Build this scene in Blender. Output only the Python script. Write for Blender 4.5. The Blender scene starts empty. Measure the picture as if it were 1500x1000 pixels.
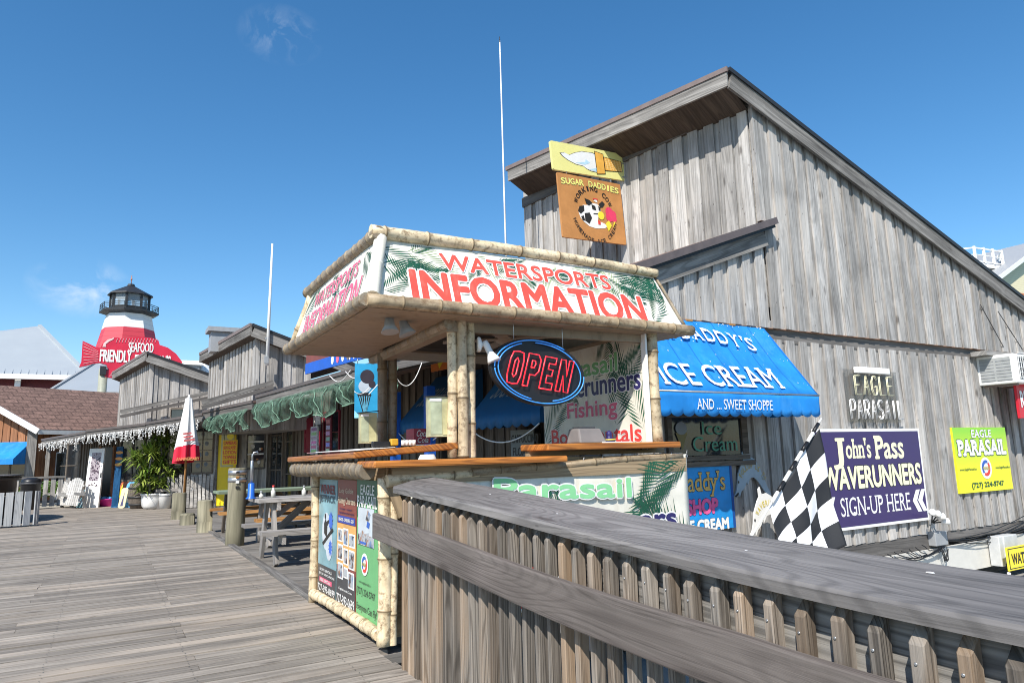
import bpy, math, random
from mathutils import Vector, Matrix
from math import sin, cos, pi, radians
random.seed(7)
S = bpy.context.scene
COL = S.collection

# ------------------------------------------------------------------ camera
FPX, CXP, CYP, EYE = 1000.0, 750.0, 500.0, 1.35
def _cr(px, py): return Vector(((px - CXP) / FPX, -(py - CYP) / FPX, -1.0))
_yc = _cr(159, 680).normalized()
_xc = _cr(2450, 620); _xc = (_xc - _yc * _xc.dot(_yc)).normalized()
_zc = _xc.cross(_yc)
ROT = Matrix((_xc, _yc, _zc))
CAM = Vector((0, 0, EYE))
cd = bpy.data.cameras.new('camera'); cam = bpy.data.objects.new('camera', cd); COL.objects.link(cam)
cam.matrix_world = Matrix.Translation(CAM) @ ROT.to_4x4()
cd.sensor_fit = 'HORIZONTAL'; cd.sensor_width = 36.0; cd.lens = FPX / 1500 * 36.0
cd.clip_start = 0.05; cd.clip_end = 6000
S.camera = cam

# ------------------------------------------------------------------ light
SUN_EL = radians(44.5); SUN_DIR = Vector((0.76, 0.65, 0)).normalized()   # the way shadows fall on the ground
W = bpy.data.worlds.new('World'); S.world = W; W.use_nodes = True
wn = W.node_tree; wn.nodes.clear()
wo = wn.nodes.new('ShaderNodeOutputWorld'); bg = wn.nodes.new('ShaderNodeBackground')
sky = wn.nodes.new('ShaderNodeTexSky'); sky.sky_type = 'NISHITA'; sky.sun_disc = False
sky.sun_elevation = SUN_EL; sky.sun_rotation = math.atan2(-SUN_DIR.x, -SUN_DIR.y)
sky.altitude = 0; sky.air_density = 1.0; sky.dust_density = 0.35; sky.ozone_density = 2.6
bg.inputs[1].default_value = 0.134
# two faint wisps of cloud, placed by direction in the sky
geo = wn.nodes.new('ShaderNodeTexCoord')
def wisp(direction, size, stretch, dens):
    d = Vector(direction).normalized()
    vm = wn.nodes.new('ShaderNodeVectorMath'); vm.operation = 'DISTANCE'
    sc = wn.nodes.new('ShaderNodeVectorMath'); sc.operation = 'MULTIPLY'; sc.inputs[1].default_value = (1, 1, stretch)
    wn.links.new(geo.outputs['Generated'], sc.inputs[0]); wn.links.new(sc.outputs[0], vm.inputs[0])
    vm.inputs[1].default_value = (d.x, d.y, d.z * stretch)
    mr = wn.nodes.new('ShaderNodeMapRange'); mr.inputs[1].default_value = size; mr.inputs[2].default_value = 0.0
    wn.links.new(vm.outputs['Value'], mr.inputs[0])
    nz = wn.nodes.new('ShaderNodeTexNoise'); nz.inputs['Scale'].default_value = 22; nz.inputs['Detail'].default_value = 7; nz.inputs['Roughness'].default_value = .6
    nz.inputs['Distortion'].default_value = .6
    wn.links.new(geo.outputs['Generated'], nz.inputs['Vector'])
    m2 = wn.nodes.new('ShaderNodeMapRange'); m2.inputs[1].default_value = .46; m2.inputs[2].default_value = .75
    wn.links.new(nz.outputs[0], m2.inputs[0])
    mm = wn.nodes.new('ShaderNodeMath'); mm.operation = 'MULTIPLY'; wn.links.new(mr.outputs[0], mm.inputs[0]); wn.links.new(m2.outputs[0], mm.inputs[1])
    m3 = wn.nodes.new('ShaderNodeMath'); m3.operation = 'MULTIPLY'; wn.links.new(mm.outputs[0], m3.inputs[0]); m3.inputs[1].default_value = dens
    return m3
def raydir(px, py): return ROT @ _cr(px, py)
w1 = wisp(raydir(412, 52), .055, 1.6, .42); w2 = wisp(raydir(118, 420), .06, 1.5, .8)
ad = wn.nodes.new('ShaderNodeMath'); ad.operation = 'ADD'; ad.use_clamp = True
wn.links.new(w1.outputs[0], ad.inputs[0]); wn.links.new(w2.outputs[0], ad.inputs[1])
mx = wn.nodes.new('ShaderNodeMix'); mx.data_type = 'RGBA'; mx.inputs[7].default_value = (5.5, 6.0, 6.6, 1)
hs = wn.nodes.new('ShaderNodeHueSaturation'); hs.inputs['Saturation'].default_value = 1.28; hs.inputs['Hue'].default_value = .4965
wn.links.new(sky.outputs[0], hs.inputs['Color'])
wn.links.new(ad.outputs[0], mx.inputs[0]); wn.links.new(hs.outputs[0], mx.inputs[6])
wn.links.new(mx.outputs[2], bg.inputs[0]); wn.links.new(bg.outputs[0], wo.inputs[0])
sl = bpy.data.lights.new('sun', 'SUN'); sl.energy = 4.9; sl.angle = radians(.53); sl.color = (1, .955, .88)
so = bpy.data.objects.new('sun', sl); COL.objects.link(so)
sd = Vector((SUN_DIR.x * cos(SUN_EL), SUN_DIR.y * cos(SUN_EL), -sin(SUN_EL)))
so.rotation_euler = sd.to_track_quat('-Z', 'Y').to_euler()
S.view_settings.view_transform = 'Standard'; S.view_settings.look = 'None'
S.view_settings.exposure = 0.40; S.view_settings.gamma = 1.0
S.render.engine = 'CYCLES'
try: S.cycles.filter_width = 1.0
except Exception: pass

# ------------------------------------------------------------------ rays through the reference to real planes
def ray(px, py): return ROT @ _cr(px, py)
def PZ(px, py, z): d = ray(px, py); return CAM + d * ((z - EYE) / d.z)
def PX(px, py, x): d = ray(px, py); return CAM + d * (x / d.x)
def PY(px, py, y): d = ray(px, py); return CAM + d * (y / d.y)
def proj(p):
    c = ROT.transposed() @ (Vector(p) - CAM); return (CXP + FPX * c.x / -c.z, CYP - FPX * c.y / -c.z)
def PP(px, py, o, n): d = ray(px, py); return CAM + d * ((Vector(o) - CAM).dot(n) / d.dot(n))

# ------------------------------------------------------------------ materials
class NT:
    def __init__(s, name):
        s.m = bpy.data.materials.new(name); s.m.use_nodes = True; s.t = s.m.node_tree
        s.b = s.t.nodes['Principled BSDF']; s.out = s.t.nodes['Material Output']
    def n(s, typ, **kw):
        x = s.t.nodes.new('ShaderNode' + typ)
        for k, v in kw.items(): setattr(x, k, v)
        return x
    def l(s, a, b): s.t.links.new(a, b)
    def noise(s, vec, scale, detail=4, rough=.55, dist=0):
        x = s.n('TexNoise'); x.inputs['Scale'].default_value = scale; x.inputs['Detail'].default_value = detail
        x.inputs['Roughness'].default_value = rough; x.inputs['Distortion'].default_value = dist
        if vec is not None: s.l(vec, x.inputs['Vector'])
        return x.outputs[0]
    def mul(s, vec, v):
        x = s.n('VectorMath', operation='MULTIPLY'); s.l(vec, x.inputs[0]); x.inputs[1].default_value = v; return x.outputs[0]
    def vadd(s, a, b):
        x = s.n('VectorMath', operation='ADD'); s.l(a, x.inputs[0]); s.l(b, x.inputs[1]); return x.outputs[0]
    def math(s, op, a, b=None, clamp=False):
        x = s.n('Math', operation=op); x.use_clamp = clamp
        for i, v in enumerate((a, b)):
            if v is None: continue
            if isinstance(v, (int, float)): x.inputs[i].default_value = v
            else: s.l(v, x.inputs[i])
        return x.outputs[0]
    def rng(s, v, a, b, c=0, d=1):
        x = s.n('MapRange'); s.l(v, x.inputs[0])
        for i, q in enumerate((a, b, c, d)): x.inputs[i + 1].default_value = q
        return x.outputs[0]
    def mix(s, f, a, b, mode='MIX'):
        x = s.n('Mix', data_type='RGBA', blend_type=mode)
        for i, v in ((0, f), (6, a), (7, b)):
            if isinstance(v, (int, float)): x.inputs[i].default_value = v
            elif isinstance(v, tuple): x.inputs[i].default_value = (*v[:3], 1)
            else: s.l(v, x.inputs[i])
        return x.outputs[2]
    def obj(s): return s.n('TexCoord').outputs['Object']
    def uv(s): return s.n('TexCoord').outputs['UV']
    def rnd(s): return s.math('FRACT', s.math('ADD', s.n('NewGeometry').outputs['Random Per Island'], s.math('MULTIPLY', s.n('ObjectInfo').outputs['Random'], 3.7)))
    def comb(s, x, y, z):
        c = s.n('CombineXYZ')
        for i, v in enumerate((x, y, z)):
            if isinstance(v, (int, float)): c.inputs[i].default_value = v
            else: s.l(v, c.inputs[i])
        return c.outputs[0]
    def bump(s, h, strength=.3, dist=.01):
        x = s.n('Bump'); x.inputs['Strength'].default_value = strength; x.inputs['Distance'].default_value = dist
        s.l(h, x.inputs['Height']); s.l(x.outputs[0], s.b.inputs['Normal'])
    def col(s, c):
        if isinstance(c, tuple): s.b.inputs['Base Color'].default_value = (*c[:3], 1)
        else: s.l(c, s.b.inputs['Base Color'])
    def rough(s, r):
        if isinstance(r, (int, float)): s.b.inputs['Roughness'].default_value = r
        else: s.l(r, s.b.inputs['Roughness'])

def wood(name, light, dark, crack=(.05, .045, .04), var=.35, rings=14, rough=.8, bump=.35, warm=None, ringw=.35, spec=.25, rs=(.42, 5.5), knots=0, stain=0, fw=.6, nails=0, crk=.70):
    k = NT(name); r = k.rnd(); uv = k.uv()
    off = k.comb(k.math('MULTIPLY', r, 53.1), k.math('MULTIPLY', r, 17.7), k.math('MULTIPLY', r, 9.3))
    v = k.vadd(uv, off)
    fine = k.noise(k.mul(v, (1.3, 75, 1)), 1, 5, .65)
    mid = k.noise(k.mul(v, (.55, 14, 1)), 1, 4, .6, .3)
    big = k.noise(k.mul(v, (.7, 2.2, 1)), 1, 3, .5)
    ringn = k.noise(k.mul(v, (rs[0], rs[1], 1)), 1, 1.5, .4, .15)
    ring = k.math('SINE', k.math('MULTIPLY', ringn, rings * 6.28))
    ring = k.rng(ring, .1, 1, 0, 1)
    c = k.mix(k.rng(mid, .3, .7), dark, light)
    c = k.mix(k.math('MULTIPLY', ring, ringw), c, tuple(x * .45 for x in dark))
    c = k.mix(k.rng(fine, .52, .72, 0, fw), c, tuple(x * .5 for x in dark))
    c = k.mix(k.rng(fine, crk, crk + .06, 0, .9), c, crack)
    if warm: c = k.mix(k.math('MULTIPLY', k.rng(big, .48, .68), .7), c, warm)
    def spots(sc, size, soft, c2, amt, cc, thr=0):
        vo = k.n('TexVoronoi'); k.l(k.mul(v, (*sc, 1)), vo.inputs['Vector']); vo.inputs['Scale'].default_value = 1; vo.inputs['Randomness'].default_value = 1
        f = k.rng(vo.outputs['Distance'], size + soft, size, 0, amt)
        if thr:
            sp = k.n('SeparateColor'); k.l(vo.outputs['Color'], sp.inputs[0]); f = k.math('MULTIPLY', f, k.math('GREATER_THAN', sp.outputs[0], thr))
        return k.mix(f, cc, c2)
    if knots: c = spots((1.4, 5), .06, .10, (.045, .035, .03), .85 * knots, c, .55); c = spots((3.5, 9), .05, .06, (.06, .045, .035), .8 * knots, c, .7)
    if nails: c = spots((4, 14), .055, .03, (.03, .022, .018), .9 * nails, c, .6)
    if stain:
        so_ = k.noise(k.obj(), .9, 5, .65); c = k.mix(k.rng(so_, .50, .72, 0, stain), c, tuple(x * .42 for x in dark)); so2 = k.noise(k.obj(), 2.7, 6, .7); c = k.mix(k.rng(so2, .55, .75, 0, stain * .8), c, tuple(min(1, x * 1.25) for x in light))
    val = k.math('ADD', k.math('MULTIPLY', k.math('FRACT', k.math('MULTIPLY', r, 7.31)), var * 1.6), 1 - var * .8)
    val = k.math('MULTIPLY', val, k.rng(big, .25, .75, .82, 1.15))
    hsv = k.n('HueSaturation'); k.l(c, hsv.inputs['Color']); k.l(val, hsv.inputs['Value'])
    k.col(hsv.outputs[0]); k.rough(rough); k.b.inputs['Specular IOR Level'].default_value = spec
    h = k.math('ADD', k.math('MULTIPLY', fine, -1), k.math('MULTIPLY', ring, -.35))
    k.bump(h, bump, .006)
    return k.m
def paint(name, c, rough=.5, var=.12, bump=.0, scale=6, dirt=None, metal=0, spec=.4):
    k = NT(name); o = k.obj(); n = k.noise(o, scale, 5, .6)
    cc = k.mix(k.rng(n, .3, .7), tuple(x * (1 - var) for x in c), tuple(min(1, x * (1 + var)) for x in c))
    if dirt:
        n2 = k.noise(k.mul(o, (1, 1, .35)), scale * 1.7, 6, .7)
        cc = k.mix(k.rng(n2, .52, .75, 0, .8), cc, dirt)
    k.col(cc); k.rough(k.rng(n, .2, .8, rough * .8, min(1, rough * 1.15))); k.b.inputs['Metallic'].default_value = metal
    k.b.inputs['Specular IOR Level'].default_value = spec
    if bump: k.bump(k.noise(o, scale * 5, 4), bump, .004)
    return k.m
def emit(name, c, s):
    k = NT(name); k.col(c); k.b.inputs['Emission Color'].default_value = (*c, 1); k.b.inputs['Emission Strength'].default_value = s; k.rough(.3)
    return k.m
def glassy(name, c, alpha=.35, rough=.08):
    k = NT(name); k.col(c); k.rough(rough); k.b.inputs['Alpha'].default_value = alpha; k.b.inputs['Specular IOR Level'].default_value = .6
    return k.m
def bamboo(name, c1, c2, node=(.07, .045, .025)):
    k = NT(name); r = k.rnd(); uv = k.uv(); o = k.obj()
    sx = k.n('SeparateXYZ'); k.l(uv, sx.inputs[0]); u = sx.outputs[0]
    off = k.comb(k.math('MULTIPLY', r, 31.), k.math('MULTIPLY', r, 11.), 0)
    v = k.vadd(uv, off)
    st = k.noise(k.mul(v, (.5, 6, 1)), 1.5, 5, .65)
    sp = k.noise(o, 17, 6, .72)
    c = k.mix(k.rng(st, .3, .7), c2, c1)
    c = k.mix(k.rng(k.noise(o, 5, 5, .65), .45, .7, 0, .7), c, tuple(x * .45 for x in c2)); c = k.mix(k.rng(k.noise(k.mul(v, (.7, 1.2, 1)), 2.2, 5, .7), .58, .7, 0, .6), c, tuple(min(1, x * 1.35) for x in c1)); c = k.mix(k.rng(sp, .50, .64, 0, .85), c, (.18, .11, .055))
    c = k.mix(k.rng(sp, .66, .76, 0, .8), c, (.07, .05, .035))
    f = k.math('FRACT', k.math('ADD', u, .5)); d = k.math('ABSOLUTE', k.math('SUBTRACT', f, .5))
    d2 = k.math('ADD', d, k.math('MULTIPLY', k.math('SUBTRACT', sp, .5), .03))
    c = k.mix(k.rng(d2, .022, .008), c, node)
    c = k.mix(k.rng(d, .12, .02, 0, .35), c, (.35, .25, .13))
    hv = k.n('HueSaturation'); k.l(c, hv.inputs['Color']); k.l(k.rng(r, 0, 1, .72, 1.18), hv.inputs['Value']); k.col(hv.outputs[0]); k.rough(.55); k.bump(k.math('ADD', st, k.math('MULTIPLY', sp, .6)), .3, .004)
    return k.m
MATS = {}
def mat(name, fn=None, *a, **kw):
    if name not in MATS: MATS[name] = fn(name, *a, **kw)
    return MATS[name]
GREYWALL = wood('grey_cedar', (.54, .515, .485), (.245, .232, .217), var=.32, rings=9, warm=(.42, .385, .345), ringw=.28, bump=.6, knots=.8, nails=.9, stain=.35, fw=.85)
GREYTRIM = wood('grey_trim', (.20, .185, .172), (.10, .092, .085), var=.25, rings=8)
GREYTRIM2 = wood('weathered_fascia', (.33, .31, .285), (.13, .12, .11), var=.3, rings=8, knots=.6, stain=.4, fw=.9)
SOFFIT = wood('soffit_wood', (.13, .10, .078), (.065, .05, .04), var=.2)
DECK = wood('deck_wood', (.37, .325, .275), (.21, .183, .155), var=.25, rings=7, warm=(.35, .29, .23), ringw=.3, knots=.7, stain=.3, fw=.8, nails=.5)
DECK2 = wood('side_deck_wood', (.25, .23, .21), (.15, .14, .125), var=.25, rings=7)
RAIL = wood('rail_wood', (.245, .228, .216), (.122, .113, .108), var=.12, rings=26, ringw=.36, rs=(.6, 3.2), knots=.7, stain=.3, fw=.95, crk=.665, nails=.4, rough=.62, spec=.35, bump=.3)
MIDR = wood('midrail_wood', (.225, .195, .175), (.12, .10, .09), var=.12, rings=26, ringw=.2, rs=(.5, 3.5), knots=.7, stain=.3, fw=.95, crk=.67, nails=.4, warm=(.24, .20, .19))
PICK = wood('picket_wood', (.36, .32, .275), (.13, .108, .088), var=.5, rings=15, ringw=.6, warm=(.30, .20, .12), bump=.6, knots=.6, fw=.9, rs=(.5, 9))
BACKR = wood('back_rail_wood', (.36, .34, .31), (.14, .13, .12), var=.2, rings=16, ringw=.6)
COUNTER = wood('varnished_wood', (.62, .24, .045), (.33, .10, .018), crack=(.06, .02, .01), var=.25, rings=16, rough=.35, spec=.5, bump=.3, knots=.9, ringw=.55, stain=.3)
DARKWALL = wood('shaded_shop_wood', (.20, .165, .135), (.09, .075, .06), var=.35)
REDWOOD = wood('brown_siding', (.40, .19, .095), (.27, .115, .055), var=.25, rings=6)
TABLEW = wood('table_wood', (.42, .39, .36), (.22, .20, .185), var=.3)
TABLEG = wood('green_table_wood', (.28, .36, .26), (.18, .22, .15), var=.25)
ORANGEW = wood('bench_orange_wood', (.50, .26, .09), (.30, .13, .04), var=.2)
PILE = wood('piling_wood', (.30, .27, .19), (.16, .15, .10), var=.2, rings=5)
PALING = wood('white_picket', (.66, .64, .60), (.48, .46, .43), var=.2)
BAMB = bamboo('bamboo_cane', (.56, .44, .28), (.27, .19, .115))
BAMBP = bamboo('pale_bamboo', (.80, .67, .46), (.62, .48, .29))
BAMBG = bamboo('grey_bamboo', (.36, .30, .22), (.20, .16, .11))
WHITE = paint('white_paint', (.80, .79, .76), .45, .04)
CREAM = paint('cream_banner', (.74, .70, .60), .5, .10, scale=5, dirt=(.60, .52, .40))
BLACK = paint('black_paint', (.015, .015, .017), .4, .2)
DGREY = paint('dark_grey', (.06, .06, .065), .5, .2)
MGREY = paint('mid_grey', (.30, .31, .32), .5, .1)
RED = paint('sign_red', (.70, .055, .045), .45, .05)
CORAL = paint('coral_red', (.76, .085, .06), .5, .14, scale=5, dirt=(.70, .20, .15))
PINKR = paint('faded_pink', (.72, .13, .22), .5, .1)
GREEN = paint('parasail_green', (.19, .46, .20), .5, .05)
MINT = paint('mint_green', (.26, .62, .30), .5, .05)
DKGREEN = paint('palm_green', (.012, .085, .045), .5, .3)
LEAFP = paint('palm_print_pale', (.22, .32, .12), .5, .3)
NAVY = paint('navy_ink', (.028, .022, .115), .45, .1)
PURPLE = paint('purple_board', (.045, .028, .115), .4, .06)
YEL = paint('sign_yellow', (.86, .70, .05), .45, .05)
CREAMY = paint('cream_letter', (.85, .82, .55), .45, .03)
BLUE = paint('sign_blue', (.02, .22, .62), .45, .06)
CYAN = paint('cyan_board', (.02, .33, .62), .45, .06)
AWN = paint('awning_blue', (.010, .21, .60), .8, .2, bump=.35, scale=2.2, dirt=(.06, .30, .66))
AWND = paint('canopy_blue_shaded', (.015, .11, .26), .7, .1)  # awning blue with the porch shade put into the colour
BEIGE = paint('soffit_beige', (.30, .23, .16), .7, .12, dirt=(.15, .11, .075))
DGLASS = paint('dark_window_glass', (.022, .027, .032), .08, .3, spec=.7)
METAL = paint('galvanised', (.45, .46, .47), .35, .1, metal=.8)
IRON = paint('black_iron', (.025, .026, .028), .5, .1)
SHOPEDGE = paint('dark_eave_edge', (.105, .085, .078), .5, .15)
BROWNMET = paint('brown_roof_edge', (.19, .145, .132), .55, .12)
LEDGEM = paint('ledge_edge', (.115, .092, .088), .5, .15)
ROOFBR = paint('brown_shingle', (.19, .125, .105), .85, .25, bump=.6, scale=10)
STUCCO = paint('pale_stucco', (.60, .58, .53), .8, .05, bump=.2)
CONC = paint('concrete', (.30, .29, .27), .85, .1, bump=.3)

# ------------------------------------------------------------------ mesh builder
class MB:
    def __init__(s): s.v = []; s.f = []; s.uv = []; s.mi = []; s.smooth = []
    def face(s, idx, uvs=None, mi=0, sm=False):
        s.f.append(idx); s.uv.append(uvs or [(0, 0)] * len(idx)); s.mi.append(mi); s.smooth.append(sm)
    def hexa(s, P, mi=0, uo=None):
        """eight points: bottom ring 0-3, top ring 4-7; uv follows the longest edge"""
        b = len(s.v); s.v += [Vector(p) for p in P]
        e = [(P[1] - P[0]).length, (P[3] - P[0]).length, (P[4] - P[0]).length]
        ax = e.index(max(e))
        o = Vector(P[0]); dirs = [(P[1] - P[0]), (P[3] - P[0]), (P[4] - P[0])]
        dirs = [d.normalized() if d.length > 1e-9 else Vector((0, 0, 1)) for d in dirs]
        for q in ((0, 3, 2, 1), (4, 5, 6, 7), (0, 1, 5, 4), (1, 2, 6, 5), (2, 3, 7, 6), (3, 0, 4, 7)):
            uvs = []
            for i in q:
                d = Vector(P[i]) - o; c = [d.dot(dirs[0]), d.dot(dirs[1]), d.dot(dirs[2])]
                u = c[ax]; w = c[(ax + 1) % 3] + c[(ax + 2) % 3]
                uvs.append((u, w))
            s.face([b + i for i in q], uvs, mi)
    def box(s, c, sz, R=None, mi=0):
        c = Vector(c); P = []
        for z in (-.5, .5):
            for x, y in ((-.5, -.5), (.5, -.5), (.5, .5), (-.5, .5)):
                d = Vector((x * sz[0], y * sz[1], z * sz[2])); P.append(c + (R @ d if R is not None else d))
        s.hexa(P, mi)
    def span(s, a, b, mi=0):
        a = Vector(a); b = Vector(b); s.box((a + b) / 2, [abs(x) for x in (b - a)], None, mi)
    def bar(s, p, q, w, h, up=(0, 0, 1), mi=0):
        p = Vector(p); q = Vector(q); d = (q - p); L = d.length; d.normalize()
        u = Vector(up); sd_ = d.cross(u)
        if sd_.length < 1e-5: sd_ = d.cross(Vector((1, 0, 0)))
        sd_.normalize(); u = sd_.cross(d)
        R = Matrix((d, sd_, u)).transposed()
        s.box((p + q) / 2, (L, w, h), R, mi)
    def ring_tube(s, pts, radii, seg=10, us=None, cap=True, mi=0):
        pts = [Vector(p) for p in pts]; rows = []; n = len(pts); acc = 0
        ref = None
        for i, p in enumerate(pts):
            d = (pts[min(i + 1, n - 1)] - pts[max(i - 1, 0)]).normalized()
            if ref is None: ref = d.orthogonal().normalized()
            ref = (ref - d * ref.dot(d)).normalized(); bi = d.cross(ref)
            if i: acc += (p - pts[i - 1]).length
            u = us[i] if us else acc
            b = len(s.v)
            for k in range(seg):
                a = 2 * pi * k / seg; s.v.append(p + (ref * cos(a) + bi * sin(a)) * radii[i])
            rows.append((b, u))
        for i in range(n - 1):
            b0, u0 = rows[i]; b1, u1 = rows[i + 1]
            for k in range(seg):
                k2 = (k + 1) % seg
                s.face([b0 + k, b0 + k2, b1 + k2, b1 + k], [(u0, k / seg), (u0, (k + 1) / seg), (u1, (k + 1) / seg), (u1, k / seg)], mi, True)
        if cap:
            s.face([rows[0][0] + k for k in range(seg)][::-1], [(.25, .1)] * seg, mi)
            s.face([rows[-1][0] + k for k in range(seg)], [(.25, .1)] * seg, mi)
    def tube(s, p, q, r, r2=None, seg=10, mi=0): s.ring_tube([p, q], [r, r if r2 is None else r2], seg, mi=mi)
    def bamboo(s, p, q, r, sp=.28, seg=12, off=None, r2=None):
        p = Vector(p); q = Vector(q); L = (q - p).length; d = (q - p) / L; r2 = r if r2 is None else r2
        side = d.orthogonal().normalized()
        off = random.random() if off is None else off
        rnb = random.Random(int((p.x * 131 + p.y * 71 + p.z * 37 + r * 999) * 10)); nodes = [-off * sp]
        while nodes[-1] < L + sp * 2: nodes.append(nodes[-1] + sp * rnb.uniform(.72, 1.3))
        pts = []; rad = []; us = []; ev = {0.0: None, L: None}
        def uat(d_):
            for i in range(len(nodes) - 1):
                if nodes[i] <= d_ <= nodes[i + 1]: return i + (d_ - nodes[i]) / (nodes[i + 1] - nodes[i])
            return 0.0
        for nd in nodes:
            for e in (-.022, -.008, 0, .008, .022): 
                if 0 < nd + e < L: ev[nd + e] = abs(e)
        for a_, b_ in zip(nodes[:-1], nodes[1:]):
            if 0 < (a_ + b_) / 2 < L: ev[(a_ + b_) / 2] = 9
        ph = rnb.uniform(0, 6); w1 = rnb.uniform(.6, 1.5)
        for d_ in sorted(ev):
            t = d_ / L; e = ev[d_]; rr = (r + (r2 - r) * t) * (1 + .03 * sin(d_ * 9 + ph))
            rad.append(rr * (1.0 if e is None else 1.12 if e == 0 else 1.06 if e < .01 else .965 if e < 1 else 1.0))
            pts.append(p + d * d_ + side * (sin(pi * t) * L * .008 * w1) + d.cross(side) * (sin(2 * pi * t + ph) * .004)); us.append(uat(d_))
        s.ring_tube(pts, rad, seg, us)
    def lathe(s, c, prof, seg=20, mi=0, axis=None):
        c = Vector(c); R = axis.to_3x3() if axis is not None else None
        rows = []
        for (r, z) in prof:
            b = len(s.v)
            for k in range(seg):
                a = 2 * pi * k / seg; d = Vector((r * cos(a), r * sin(a), z)); s.v.append(c + (R @ d if R else d))
            rows.append(b)
        for i in range(len(rows) - 1):
            for k in range(seg):
                k2 = (k + 1) % seg
                s.face([rows[i] + k, rows[i] + k2, rows[i + 1] + k2, rows[i + 1] + k], [(prof[i][1], k / seg * 2 * prof[i][0] * 3), (prof[i][1], (k + 1) / seg * 2 * prof[i][0] * 3), (prof[i + 1][1], (k + 1) / seg * 2 * prof[i][0] * 3), (prof[i + 1][1], k / seg * 2 * prof[i][0] * 3)], mi, True)
        s.face([rows[0] + k for k in range(seg)][::-1], None, mi); s.face([rows[-1] + k for k in range(seg)], None, mi)
    def prism(s, pts, n, t, mi=0):
        """extrude an outline (front face points) back by t along -n; caps are fan polygons"""
        pts = [Vector(p) for p in pts]; n = Vector(n).normalized(); b = len(s.v); k = len(pts)
        s.v += pts; s.v += [p - n * t for p in pts]
        U = (pts[1] - pts[0]).normalized(); Vv = n.cross(U)
        L = [((p - pts[0]).dot(U), (p - pts[0]).dot(Vv)) for p in pts]
        s.face([b + i for i in range(k)], L, mi); s.face([b + k + i for i in range(k)][::-1], L[::-1], mi)
        for i in range(k):
            j = (i + 1) % k; ln = (pts[j] - pts[i]).length
            s.face([b + i, b + k + i, b + k + j, b + j], [(0, 0), (0, t), (ln, t), (ln, 0)], mi)
    def flat(s, pts, uvs=None, mi=0):
        b = len(s.v); s.v += [Vector(p) for p in pts]; s.face(list(range(b, b + len(pts))), uvs, mi)
    def grid(s, fn, nu, nv, mi=0, sm=True, uvs=(1, 1), midx=None):
        b = len(s.v)
        for j in range(nv + 1):
            for i in range(nu + 1): s.v.append(Vector(fn(i / nu, j / nv)))
        for j in range(nv):
            for i in range(nu):
                a = b + j * (nu + 1) + i
                s.face([a, a + 1, a + nu + 2, a + nu + 1], [(i / nu * uvs[0], j / nv * uvs[1]), ((i + 1) / nu * uvs[0], j / nv * uvs[1]), ((i + 1) / nu * uvs[0], (j + 1) / nv * uvs[1]), (i / nu * uvs[0], (j + 1) / nv * uvs[1])], midx(i, j) if midx else mi, sm)

WLOC = {}
def wloc(o): return WLOC.get(o.name, Vector((0, 0, 0))) if o is not None else Vector((0, 0, 0))
def tag(o, label=None, cat=None, group=None, kind=None):
    if label: o['label'] = label
    if cat: o['category'] = cat
    if group: o['group'] = group
    if kind: o['kind'] = kind
    return o
def mk(name, mb, mats, parent=None, label=None, cat=None, group=None, kind=None, solid=0):
    if not isinstance(mats, (list, tuple)): mats = [mats]
    me = bpy.data.meshes.new(name)
    if parent is not None: org = wloc(parent)
    else:
        xs = [v.x for v in mb.v]; ys = [v.y for v in mb.v]; zs = [v.z for v in mb.v]
        org = Vector(((min(xs) + max(xs)) / 2, (min(ys) + max(ys)) / 2, min(zs)))
        if kind == 'structure': org = Vector((0, 0, 0))
    me.from_pydata([tuple(v - org) for v in mb.v], [], mb.f)
    uvl = me.uv_layers.new(name='UVMap'); flat = []
    for u in mb.uv:
        for a in u: flat += [a[0], a[1]]
    uvl.data.foreach_set('uv', flat)
    me.polygons.foreach_set('material_index', mb.mi); me.polygons.foreach_set('use_smooth', mb.smooth)
    for m in mats: me.materials.append(m)
    me.update()
    o = bpy.data.objects.new(name, me); COL.objects.link(o)
    if parent is not None: o.parent = parent
    else: o.location = org
    WLOC[o.name] = org
    if solid:
        md = o.modifiers.new('s', 'SOLIDIFY'); md.thickness = solid; md.offset = 0
    return tag(o, label, cat, group, kind)
def bev(o, w=.006, seg=1):
    md = o.modifiers.new('b', 'BEVEL'); md.width = w; md.segments = seg; md.limit_method = 'ANGLE'; md.angle_limit = radians(40)
    return o
def root(name, loc, label, cat, group=None):
    o = bpy.data.objects.new(name, None); COL.objects.link(o); o.location = loc; o.empty_display_size = .2
    WLOC[o.name] = Vector(loc)
    return tag(o, label, cat, group)
def copy_tree(o, delta, rz=0, label=None):
    c = o.copy(); COL.objects.link(c); c.location = o.location + Vector(delta); c.rotation_euler.z += rz
    if label: c['label'] = label
    def rec(src, dst):
        for ch in list(src.children):
            k = ch.copy(); COL.objects.link(k); k.parent = dst; k.matrix_parent_inverse = ch.matrix_parent_inverse; rec(ch, k)
    rec(o, c)
    return c

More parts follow.
